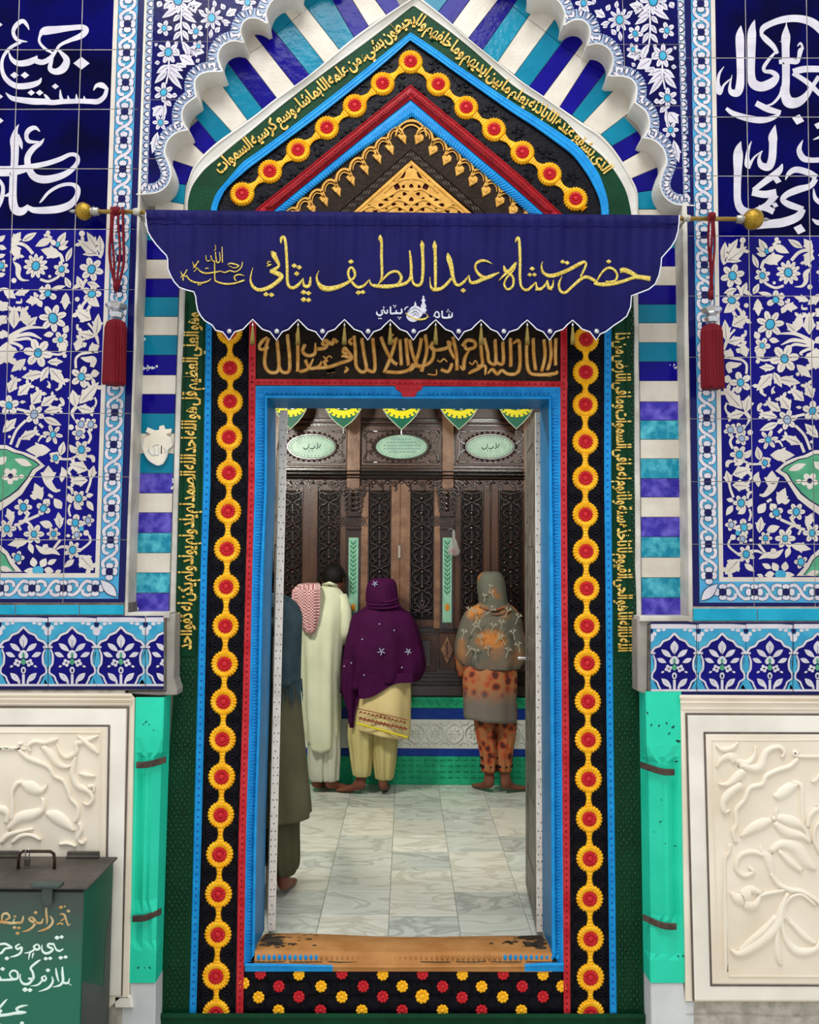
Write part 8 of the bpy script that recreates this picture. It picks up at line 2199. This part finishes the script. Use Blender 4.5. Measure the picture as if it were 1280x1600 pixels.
for xa, xb, ds in ((497, 497, 0), (514, 516, .01)):
    robe(man, 'trouser_leg', [(1120, xa - 15, xa + 17, .08, .003), (1170, xb - 15, xb + 16, .085, .006), (1205, xb - 14, xb + 14, .08, .007), (1218, xb - 12, xb + 13, .07, .007)], YM + .01 + ds, cream_t, folds=6, seed=int(xa))
hr = MB(); hc = Vector((bxm + .055, YM + .17, 1.60 * .945)); n = 20
for k in range(9):
    pass
prof = [(.088 * math.sin(R(a)) * (1.0), .098 * math.cos(R(a))) for a in range(5, 116, 10)]
hr.lathe(prof, hc, 'z', 22); hr.v = [(x + random.uniform(-.003, .003), hc.y + (y - hc.y) * 1.12 - .012, z + random.uniform(-.003, .003)) for x, y, z in hr.v]
hr.build('black_hair', [mat('black_hair', '#0b0908', .6, '#15110f', 60, .8, 200)], man, True)
m = MB(); m.tube([W(505, 914, YM + .05), W(515, 911, YM - .01), W(526, 915, YM + .04)], .012, 8); m.build('collar', [cream], man, True)
# scarf: folded over the shoulder and hanging in a point
def check_mat():
    mm = bpy.data.materials.new('red_white_check'); mm.use_nodes = True
    N, L = mm.node_tree.nodes, mm.node_tree.links; bs = N['Principled BSDF']; bs.inputs['Roughness'].default_value = .85
    tc = N.new('ShaderNodeTexCoord'); ck = N.new('ShaderNodeTexChecker'); ck.inputs['Scale'].default_value = 95
    ck.inputs['Color1'].default_value = lin('#7d2733'); ck.inputs['Color2'].default_value = lin('#d8b9b4'); L.new(tc.outputs['Object'], ck.inputs['Vector']); L.new(ck.outputs[0], bs.inputs['Base Color'])
    return mm
m = MB(); n = 18
cols_ = [(913, 476, 498), (915, 466, 500), (922, 457, 501), (936, 456, 501), (958, 463, 500), (972, 470, 498), (984, 476, 495), (990, 482, 490)]
vs = []
for k, (y, xl, xr) in enumerate(cols_):
    for j in range(n):
        t = j / (n - 1)
        yy = YM - .12 + (.10 if k == 0 else .03 if k == 1 else 0) + .010 * math.sin(t * 14 + k * .3) - .02 * math.sin(t * math.pi)
        vs.append(W(xl + (xr - xl) * t, y, yy))
m.add(vs, [[k * n + j, k * n + j + 1, (k + 1) * n + j + 1, (k + 1) * n + j] for k in range(len(cols_) - 1) for j in range(n - 1)])
sc_o = m.build('checked_scarf', [check_mat()], man, True); sc_o.modifiers.new('t', 'SOLIDIFY').thickness = .012
set_base(man, (bxm, YM, 0))

# --- woman in the purple shawl
purple = mat('purple_shawl_cloth', '#35062f', .8, '#400a3a', 6, .4, 60, spec=.12)
butter = mat('butter_cotton', '#cdb87e', .8, '#d8c58e', 8, .3, 80); butter_t = mat('butter_trouser_cotton', '#b9ab70', .8, '#c7ba80', 8, .4, 70)
YW = 5.93
wm = empty('person', None, 'woman seen from behind in a deep purple shawl over pale yellow tunic and trousers', 'person', 'visitors facing the wooden screen')
bxw = W(585, 1228, YW).x
human(wm, (bxw, YW, 0), 1.50, .06, ((-.092, .0, -72), (.060, -.02, 8)), head=(.03, .04), sh=.13, arms=(((-.04, .04, -.25), (.08, .12, .05)), ((.05, .04, -.24), (-.08, .12, .06))), shift=.03)
for xa, xb, y1, sd_ in ((573, 567, 1211, 1), (603, 602, 1216, 2)):
    robe(wm, 'trouser_leg', [(1095, xa - 20, xa + 20, .10, .003), (1140, xb - 22, xb + 19, .10, .007), (1175, xb - 19, xb + 17, .09, .008), (1200, xb - 16, xb + 14, .08, .008), (y1, xb - 14, xb + 12, .065, .006)], YW + .01, butter_t, folds=6, seed=sd_)
robe(wm, 'tunic', [(1045, 562, 638, .115, .003), (1066, 559, 641, .13, .004), (1100, 557, 641, .15, .006), (1128, 556, 640, .155, .008), (1140, 556, 638, .155, .009)], YW + .0, butter, folds=5, seed=4, tilt=lambda c_, s_, k: -.075 * (c_ * .5 + .5) * max(0, k - .25) / .75 + .02)
robe(wm, 'shawl', [(903, 592, 606, .03), (905, 582, 614, .07), (912, 575, 619, .10, .002), (925, 572, 621, .115, .002), (938, 572, 623, .115, .003), (945, 574, 624, .11, .003), (952, 566, 632, .11, .003), (962, 552, 645, .125, .004), (985, 545, 655, .15, .006), (1015, 539, 662, .17, .009), (1042, 536, 665, .18, .013), (1062, 534, 655, .18, .016)], YW + .03, purple, n=72, folds=8, seed=6, tilt=lambda c_, s_, k: (-.10 * max(0, -c_ - .1) ** 1.0 * (1 if k > .9 else 0)) * max(0, (k - .9)) * 10 if k > .9 else 0, cap_top=True)
m = MB(); n = 14; vs = []
SH = [(1030, 536, 556), (1060, 534, 564), (1088, 536, 563), (1096, 538, 560), (1112, 544, 556), (1126, 546, 554), (1137, 548, 553)]
for k, (y, xl, xr) in enumerate(SH):
    for j in range(n):
        t = j / (n - 1); vs.append(W(xl + (xr - xl) * t, y, YW - .10 + .012 * math.sin(t * 9 + k * .4) + .02 * t))
m.add(vs, [[k * n + j, k * n + j + 1, (k + 1) * n + j + 1, (k + 1) * n + j] for k in range(len(SH) - 1) for j in range(n - 1)])
o = m.build('shawl_end', [purple], wm, True); o.modifiers.new('t', 'SOLIDIFY').thickness = .008
m = MB(); n = 16; vs = []
for k, (y0_, y1_) in enumerate(((1052, 1052), (1090, 1062), (1092, 1064))):
    for j in range(n):
        t = j / (n - 1); vs.append(W(560 + 85 * t, y0_ + (y1_ - y0_) * t + (4 * math.sin(t * 7) if k else 0), YW - .155 + .010 * math.sin(t * 12)))
m.add(vs, [[k * n + j, k * n + j + 1, (k + 1) * n + j + 1, (k + 1) * n + j] for k in range(2) for j in range(n - 1)])
m.build('shawl_hem', [purple], wm, True)
m = MB()
for y, x0, x1, dp in ((944, 573, 622, .10), (949, 577, 626, .11), (939, 590, 622, .095)):
    m.tube([W(x0 + (x1 - x0) * t, y + 3 * math.sin(t * math.pi) - 3 * t, YW + .03 - .09 - .035 * math.sin(t * math.pi)) for t in [i / 10 for i in range(11)]], .010, 8)
m.build('scarf_folds', [purple], wm, True)['kind'] = 'stuff'
m = MB(); sil = mat('sequin_silver', '#9fb0d0', .3, '#d6dcea', 200, metal=.4)
def sprig(mm, x, y, s, Yz):
    for k in range(5): mm.ridge([(x, y, .6), (x + s * math.cos(R(72 * k + 18)), y + s * math.sin(R(72 * k + 18)), 1.6), (x + 1.6 * s * math.cos(R(72 * k + 30)), y + 1.6 * s * math.sin(R(72 * k + 30)), .5)], Yz, .003, n=2)
for x, y, s in ((596, 1018, 4), (638, 1018, 3.4), (586, 912, 3)): sprig(m, x, y, s, YW - .158 if y > 950 else YW - .085)
for x, y in ((593, 975), (616, 985), (566, 999), (569, 1055), (538, 1041), (628, 1043), (549, 1036)): m.dome(x, y, 1.3, YW - .155, .004, 0, 6)
m.build('silver_embroidery', [sil], wm)['kind'] = 'stuff'
m = MB(); red_e = mat('rust_embroidery', '#8a3a2c', .7)
for r_, w_, of in ((0, 1.3, 0), (1, 1.3, 14)):
    m.ridge([(559 + 78 * t, 1107 + of + 18 * t, w_) for t in [i / 12 for i in range(13)]], lambda x, y: YW - .1585 - .006 * math.sin((x - 556) / 82 * math.pi), .003, sharp=True)
x = 562
while x < 636:
    yy = 1112 + (x - 559) / 78 * 18
    m.ridge([(x, yy + 2, 1.2), (x + 2, yy - 1, 2.4), (x + 4.5, yy + 2, 1.2)], YW - .164, .003, n=2); m.ridge([(x, yy + 13, 1.2), (x + 2.2, yy + 8, 2.8), (x + 4.6, yy + 13, 1.2)], YW - .164, .003, n=2); x += 6.2
m.build('hem_embroidery', [red_e], wm)['kind'] = 'stuff'
m = MB(); m.ridge([(557 + 80 * t, 1130 + 22 * t, 3.2) for t in [i / 12 for i in range(13)]], lambda x, y: YW - .160 - .005 * math.sin((x - 556) / 82 * math.pi), .004, sharp=True); m.build('yellow_hem', [mat('lemon_trim', '#d6c62a', .6)], wm)
set_base(wm, (bxw, YW, 0))

# --- woman in grey and orange
def print_mat(name, base, a, b_, scale, lo, hi, second=None):
    mm = bpy.data.materials.new(name); mm.use_nodes = True
    N, L = mm.node_tree.nodes, mm.node_tree.links; bs = N['Principled BSDF']; bs.inputs['Roughness'].default_value = .8
    tc = N.new('ShaderNodeTexCoord'); vz = N.new('ShaderNodeTexVoronoi'); vz.inputs['Scale'].default_value = scale; L.new(tc.outputs['Object'], vz.inputs['Vector'])
    nz = N.new('ShaderNodeTexNoise'); nz.inputs['Scale'].default_value = scale * 1.5; L.new(tc.outputs['Object'], nz.inputs['Vector'])
    mx = N.new('ShaderNodeMath'); mx.operation = 'MULTIPLY_ADD'; L.new(nz.outputs['Fac'], mx.inputs[0]); mx.inputs[1].default_value = .5; L.new(vz.outputs['Distance'], mx.inputs[2])
    rp = N.new('ShaderNodeValToRGB'); e = rp.color_ramp.elements; e[0].position = lo; e[0].color = lin(a); e[1].position = hi; e[1].color = lin(base)
    k = rp.color_ramp.elements.new((lo + hi) / 2); k.color = lin(b_); L.new(mx.outputs[0], rp.inputs[0])
    out = rp.outputs[0]
    if second:
        sx = N.new('ShaderNodeSeparateXYZ'); L.new(tc.outputs['Object'], sx.inputs[0])
        n2 = N.new('ShaderNodeTexNoise'); n2.inputs['Scale'].default_value = 14; L.new(tc.outputs['Object'], n2.inputs['Vector'])
        ad = N.new('ShaderNodeMath'); ad.operation = 'MULTIPLY_ADD'; L.new(n2.outputs['Fac'], ad.inputs[0]); ad.inputs[1].default_value = second[3]; L.new(sx.outputs['Z'], ad.inputs[2])
        r2 = N.new('ShaderNodeMapRange'); r2.inputs[1].default_value = second[1]; r2.inputs[2].default_value = second[2]; L.new(ad.outputs[0], r2.inputs[0])
        mi = N.new('ShaderNodeMix'); mi.data_type = 'RGBA'; L.new(r2.outputs[0], mi.inputs[0]); mi.inputs[6].default_value = lin(second[0]); L.new(out, mi.inputs[7]); out = mi.outputs[2]
    L.new(out, bs.inputs['Base Color']); return mm
YO = 5.98
wo = empty('person', None, 'woman seen from behind in a grey and orange patterned headscarf and floral orange trousers', 'person', 'visitors facing the wooden screen')
bxo = W(777, 1228, YO).x
human(wo, (bxo, YO, 0), 1.54, .04, ((-.05, .0, -35), (.055, -.01, 62)), head=(-.03, .04), sh=.13, hw=.075, arms=(((-.06, .04, -.25), (.06, .13, .02)), ((.05, .04, -.24), (-.08, .12, .06))))
flo = print_mat('floral_orange_print', '#a0643a', '#4a1710', '#b04a1e', 15, .52, .84)
for xa, xb, y1, sd_ in ((757, 764, 1205, 1), (790, 788, 1204, 2)):
    robe(wo, 'trouser_leg', [(1100, xa - 18, xa + 18, .09, .003), (1140, xa - 16 + 2, xa + 17, .085, .004), (1180, xb - 13, xb + 13, .07, .004), (y1, xb - 11, xb + 11, .06, .005)], YO + .01, flo, folds=6, seed=sd_)
    for yb_ in (1183, 1196): 
        m = MB(); a, b_ = W(xb - 12, yb_, YO), W(xb + 12, yb_, YO); m.lathe([((b_.x - a.x) / 2 + .006, -.010), ((b_.x - a.x) / 2 + .010, 0), ((b_.x - a.x) / 2 + .006, .010)], ((a.x + b_.x) / 2, YO + .01, a.z), 'z', 20); m.build('cuff_band', [mat('dark_cuff', '#1d1110', .7)], wo, True)
tun = print_mat('floral_tunic_print', '#a06a40', '#4c1a12', '#a84a22', 15, .52, .84, ('#6d645b', W(760, 1100, YO).z + .06, W(760, 1080, YO).z + .10, .1))
robe(wo, 'tunic', [(1034, 728, 804, .11, .001), (1050, 723, 808, .135, .004), (1090, 724, 806, .145, .006), (1118, 725, 806, .15, .008)], YO, tun, folds=5, seed=9, tilt=lambda c_, s_, k: -.03 * (c_ * .5 + .5) * k - .01)
shw = print_mat('grey_orange_shawl', '#5f5a4c', '#b87430', '#94653c', 6.0, .53, .84, ('#5e5c55', W(760, 1030, YO).z, W(760, 985, YO).z, .12))
robe(wo, 'shawl', [(940, 752, 792, .09, .002), (946, 742, 799, .105, .003), (952, 732, 806, .115, .004), (962, 724, 812, .13, .005), (985, 716, 817, .155, .006), (1010, 711, 822, .17, .007), (1030, 715, 820, .17, .009), (1043, 728, 812, .165, .010)], YO + .03, shw, n=72, folds=7, seed=12)
hsm = print_mat('grey_green_headscarf', '#5c5d50', '#b06a2c', '#7c5a38', 7.0, .36, .62)
robe(wo, 'headscarf', [(893, 762, 774, .03), (895, 753, 781, .07), (903, 747, 787, .10, .001), (918, 746, 790, .11, .002), (935, 748, 792, .11, .003), (945, 748, 795, .108, .003), (952, 742, 800, .11, .003)], YO + .028, hsm, n=48, folds=5, seed=2, cap_top=True)
m = MB(); P = [W(722, 1000, YO + .04), W(719, 1025, YO + .04), W(721, 1048, YO + .07), W(727, 1062, YO + .10)]; m.tube(P, [.040, .038, .034, .03], 12); m.build('sleeve', [flo], wo, True)
m = MB()
for y, x0, x1 in ((948, 750, 795), (955, 756, 800)):
    m.tube([W(x0 + (x1 - x0) * t, y + 6 * math.sin(t * math.pi) - 2 * t, YO + .03 - .09 - .04 * math.sin(t * math.pi)) for t in [i / 10 for i in range(11)]], .009, 8)
m.build('scarf_folds', [mat('rust_scarf', '#8c4a2c', .8, '#6d6250', 20)], wo, True)['kind'] = 'stuff'
m = MB(); random.seed(14)
def twig(x, y, a, L_, Yz, d=0):
    x1, y1 = x + math.cos(R(a)) * L_, y + math.sin(R(a)) * L_
    m.ridge([(x, y, 1.5), ((x + x1) / 2 + random.uniform(-1, 1), (y + y1) / 2, 1.3), (x1, y1, .7)], Yz, .003, n=2)
    if d < 2:
        for s_ in (-40, 35): twig(x1 * .5 + x * .5 if d else x1, y1 * .5 + y * .5 if d else y1, a + s_, L_ * .62, Yz, d + 1)
for x, y, a in ((722, 1000, -75), (728, 1025, -60), (752, 1008, -95), (790, 1008, -120), (812, 1020, -100), (768, 990, -75), (745, 968, -100), (790, 965, -70), (742, 1030, -80), (764, 1026, -95), (790, 1028, -70), (736, 990, -60), (752, 985, -110), (782, 985, -80), (804, 1000, -100), (806, 975, -70), (760, 960, -40), (732, 965, -80), (775, 1005, -60)):
    twig(x, y, a, 11, YO - .150 if y > 975 else YO - .120)
for x, y, a in ((764, 925, -70), (772, 935, -110), (756, 940, -80)): twig(x, y, a, 8, YO - .085)
m.build('sprig_embroidery', [mat('sprig_thread', '#a9a390', .6)], wo)['kind'] = 'stuff'
set_base(wo, (bxo, YO, 0))

# --- man in olive, half hidden by the left door leaf
olive = mat('olive_cotton', '#55523c', .85, '#605d45', 6, .4, 90); olive_t = mat('olive_trouser_cotton', '#47452f', .85, '#524f38', 6, .4, 90)
YA = 4.13
ol = empty('person', None, 'man in a long olive kurta and blue-grey shawl, half hidden by the left door edge', 'person', 'visitors facing the wooden screen')
bxa = W(428, 1380, YA).x
human(ol, (bxa, YA, 0), 1.62, .05, ((-.13, .05, -10), (.045, -.01, 8)), head=(-.08, .05), sh=.055, hw=.06, arms=(((-.02, .06, -.26), (.04, .16, .04)), ((.01, .08, -.25), (-.08, .15, .06))))
for xa, xb in ((395, 392), (443, 444)):
    robe(ol, 'trouser_leg', [(1240, xa - 26, xa + 26, .10, .003), (1290, xb - 26, xb + 23, .10, .008), (1335, xb - 24, xb + 23, .095, .010), (1355, xb - 20, xb + 21, .08, .010), (1364, xb - 15, xb + 14, .055, .006)], YA, olive_t, folds=6, seed=int(xa))
robe(ol, 'kurta', [(930, 400, 436, .06), (940, 385, 455, .10, .002), (960, 378, 463, .13, .003), (1020, 376, 466, .14, .005), (1100, 374, 470, .15, .008), (1180, 368, 477, .16, .011), (1250, 364, 484, .165, .013), (1276, 362, 486, .165, .014)], YA + .01, olive, folds=6, seed=5, tilt=lambda c_, s_, k: .012 * c_ * k)
blue_sh = mat('blue_grey_wool', '#2c3e46', .9, '#3c5058', 9, .8, 60)
robe(ol, 'shawl', [(926, 398, 438, .09, .002), (934, 384, 452, .12, .004), (945, 375, 464, .15, .006), (960, 370, 470, .16, .010), (980, 368, 470, .195, .012), (1030, 368, 469, .20, .014), (1065, 370, 469, .20, .016)], YA + .01, blue_sh, folds=9, seed=8)
m = MB(); random.seed(6)
for k in range(46):
    t = R(180 + 180 * k / 45 * 1.15 - 15); a = W(419, 1062, YA)
    px_, py_ = a.x + .160 * math.cos(t), YA + .01 + .200 * math.sin(t); l_ = random.uniform(.08, .15)
    m.tube([(px_, py_, a.z), (px_ + random.uniform(-.006, .006), py_ - .006, a.z - l_ * .5), (px_ + random.uniform(-.012, .012), py_ - .004, a.z - l_)], [.004, .0035, .0015], 5)
m.build('shawl_fringe', [blue_sh], ol)['kind'] = 'stuff'
hr = MB(); hc = Vector((bxa - .08, YA + .09, 1.62 * .945)); hr.lathe([(.088 * math.sin(R(a)), .098 * math.cos(R(a))) for a in range(5, 116, 10)], hc, 'z', 22); hr.v = [(x, hc.y + (y - hc.y) * 1.12 - .012, z) for x, y, z in hr.v]; hr.build('black_hair', [MATS['black_hair']], ol, True)
set_base(ol, (bxa, YA, 0))
# ================================================================== GILDED INSCRIPTION ON THE GREEN BORDER
F4 = {'ا': 'FE8D FE8E', 'ب': 'FE8F FE90 FE91 FE92', 'ة': 'FE93 FE94', 'ت': 'FE95 FE96 FE97 FE98', 'ث': 'FE99 FE9A FE9B FE9C', 'ج': 'FE9D FE9E FE9F FEA0', 'ح': 'FEA1 FEA2 FEA3 FEA4', 'خ': 'FEA5 FEA6 FEA7 FEA8',
      'د': 'FEA9 FEAA', 'ذ': 'FEAB FEAC', 'ر': 'FEAD FEAE', 'ز': 'FEAF FEB0', 'س': 'FEB1 FEB2 FEB3 FEB4', 'ش': 'FEB5 FEB6 FEB7 FEB8', 'ص': 'FEB9 FEBA FEBB FEBC', 'ض': 'FEBD FEBE FEBF FEC0', 'ط': 'FEC1 FEC2 FEC3 FEC4', 'ظ': 'FEC5 FEC6 FEC7 FEC8',
      'ع': 'FEC9 FECA FECB FECC', 'غ': 'FECD FECE FECF FED0', 'ف': 'FED1 FED2 FED3 FED4', 'ق': 'FED5 FED6 FED7 FED8', 'ك': 'FED9 FEDA FEDB FEDC', 'ل': 'FEDD FEDE FEDF FEE0', 'م': 'FEE1 FEE2 FEE3 FEE4', 'ن': 'FEE5 FEE6 FEE7 FEE8',
      'ه': 'FEE9 FEEA FEEB FEEC', 'و': 'FEED FEEE', 'ي': 'FEF1 FEF2 FEF3 FEF4', 'ى': 'FEEF FEF0', 'ء': 'FE80'}
F4 = {k: [chr(int(x, 16)) for x in v.split()] for k, v in F4.items()}
def shape_word(w):
    out = []
    for i, c in enumerate(w):
        f = F4[c]
        pj = i > 0 and len(F4[w[i - 1]]) == 4
        nj = i < len(w) - 1 and len(f) == 4 and len(F4[w[i + 1]]) > 1
        k = (3 if nj else 1) if pj else (2 if nj else 0)
        out.append(f[min(k, len(f) - 1)])
    return ''.join(out[::-1])
def word_mesh(w):
    cu = bpy.data.curves.new('w', 'FONT'); cu.body = shape_word(w); cu.size = 1.0; cu.extrude = .03; cu.offset = .028; cu.resolution_u = 2
    o = bpy.data.objects.new('w', cu); COL.objects.link(o)
    bpy.context.view_layer.update()
    me = bpy.data.meshes.new_from_object(o.evaluated_get(bpy.context.evaluated_depsgraph_get()))
    V = [tuple(v.co) for v in me.vertices]; Fc = [list(p.vertices) for p in me.polygons]
    bpy.data.objects.remove(o); bpy.data.curves.remove(cu); bpy.data.meshes.remove(me)
    return V, Fc
gilt = mat('inscription_gilt', '#c79a3a', .4, '#e8c46a', 60, .4, 200)
def inscribe(text, path, size, flip=1):
    """words run along a photo-pixel path; size = letter size in px; letters stand on its left"""
    d = [0]
    for a, b in zip(path, path[1:]): d.append(d[-1] + math.hypot(b[0] - a[0], b[1] - a[1]))
    ws = [word_mesh(w) for w in text.split()]
    wd = [max(v[0] for v in V) - min(v[0] for v in V) for V, _ in ws]
    tot = sum(wd) + .10 * (len(ws) - 1); k = d[-1] / tot
    s0 = 0
    for (V, Fc), w_ in zip(ws, wd):
        x0 = min(v[0] for v in V); vs = []
        for x, y, z in V:
            s = (s0 + w_ - (x - x0)) * k
            i = 0
            while i < len(d) - 2 and d[i + 1] < s: i += 1
            t = (s - d[i]) / max(1e-6, d[i + 1] - d[i]); u = norm2((path[i + 1][0] - path[i][0], path[i + 1][1] - path[i][1]))
            px_ = path[i][0] + u[0] * (d[i + 1] - d[i]) * t; py_ = path[i][1] + u[1] * (d[i + 1] - d[i]) * t
            h = (y - .18) * size * flip
            vs.append(W(px_ - u[1] * h, py_ + u[0] * h, YP - .004 + (z * -.10)))
        m = MB(); m.add(vs, Fc); m.build('gilt_word', [gilt], door)
        s0 += w_ + .10
# right jamb upwards, over the gable from right to left, down the left jamb
gm_ = lambda A, B, n: [((a[0] + b[0]) / 2, (a[1] + b[1]) / 2) for a, b in zip(resample(A, n), resample(B, n))]
mid_g = gm_(cat_rom(GI, 4), cat_rom(BO, 4), 90)
inscribe('الله لا اله الا هو الحي القيوم لا تاخذه سنة ولا نوم له ما في السموات وما في الارض من ذا', [(972.5, 1018), (970, 760), (968, 520)], 31)
inscribe('الذي يشفع عنده الا باذنه يعلم ما بين ايديهم وما خلفهم ولا يحيطون بشيء من علمه الا بما شاء وسع كرسيه السموات', mid_g[::-1][8:-8], 27)
inscribe('وهو العلي العظيم قل هو الله احد الله الصمد لم يلد ولم يولد ولم يكن له كفوا احد', [(305, 488), (298.5, 760), (293, 1015)], 31)
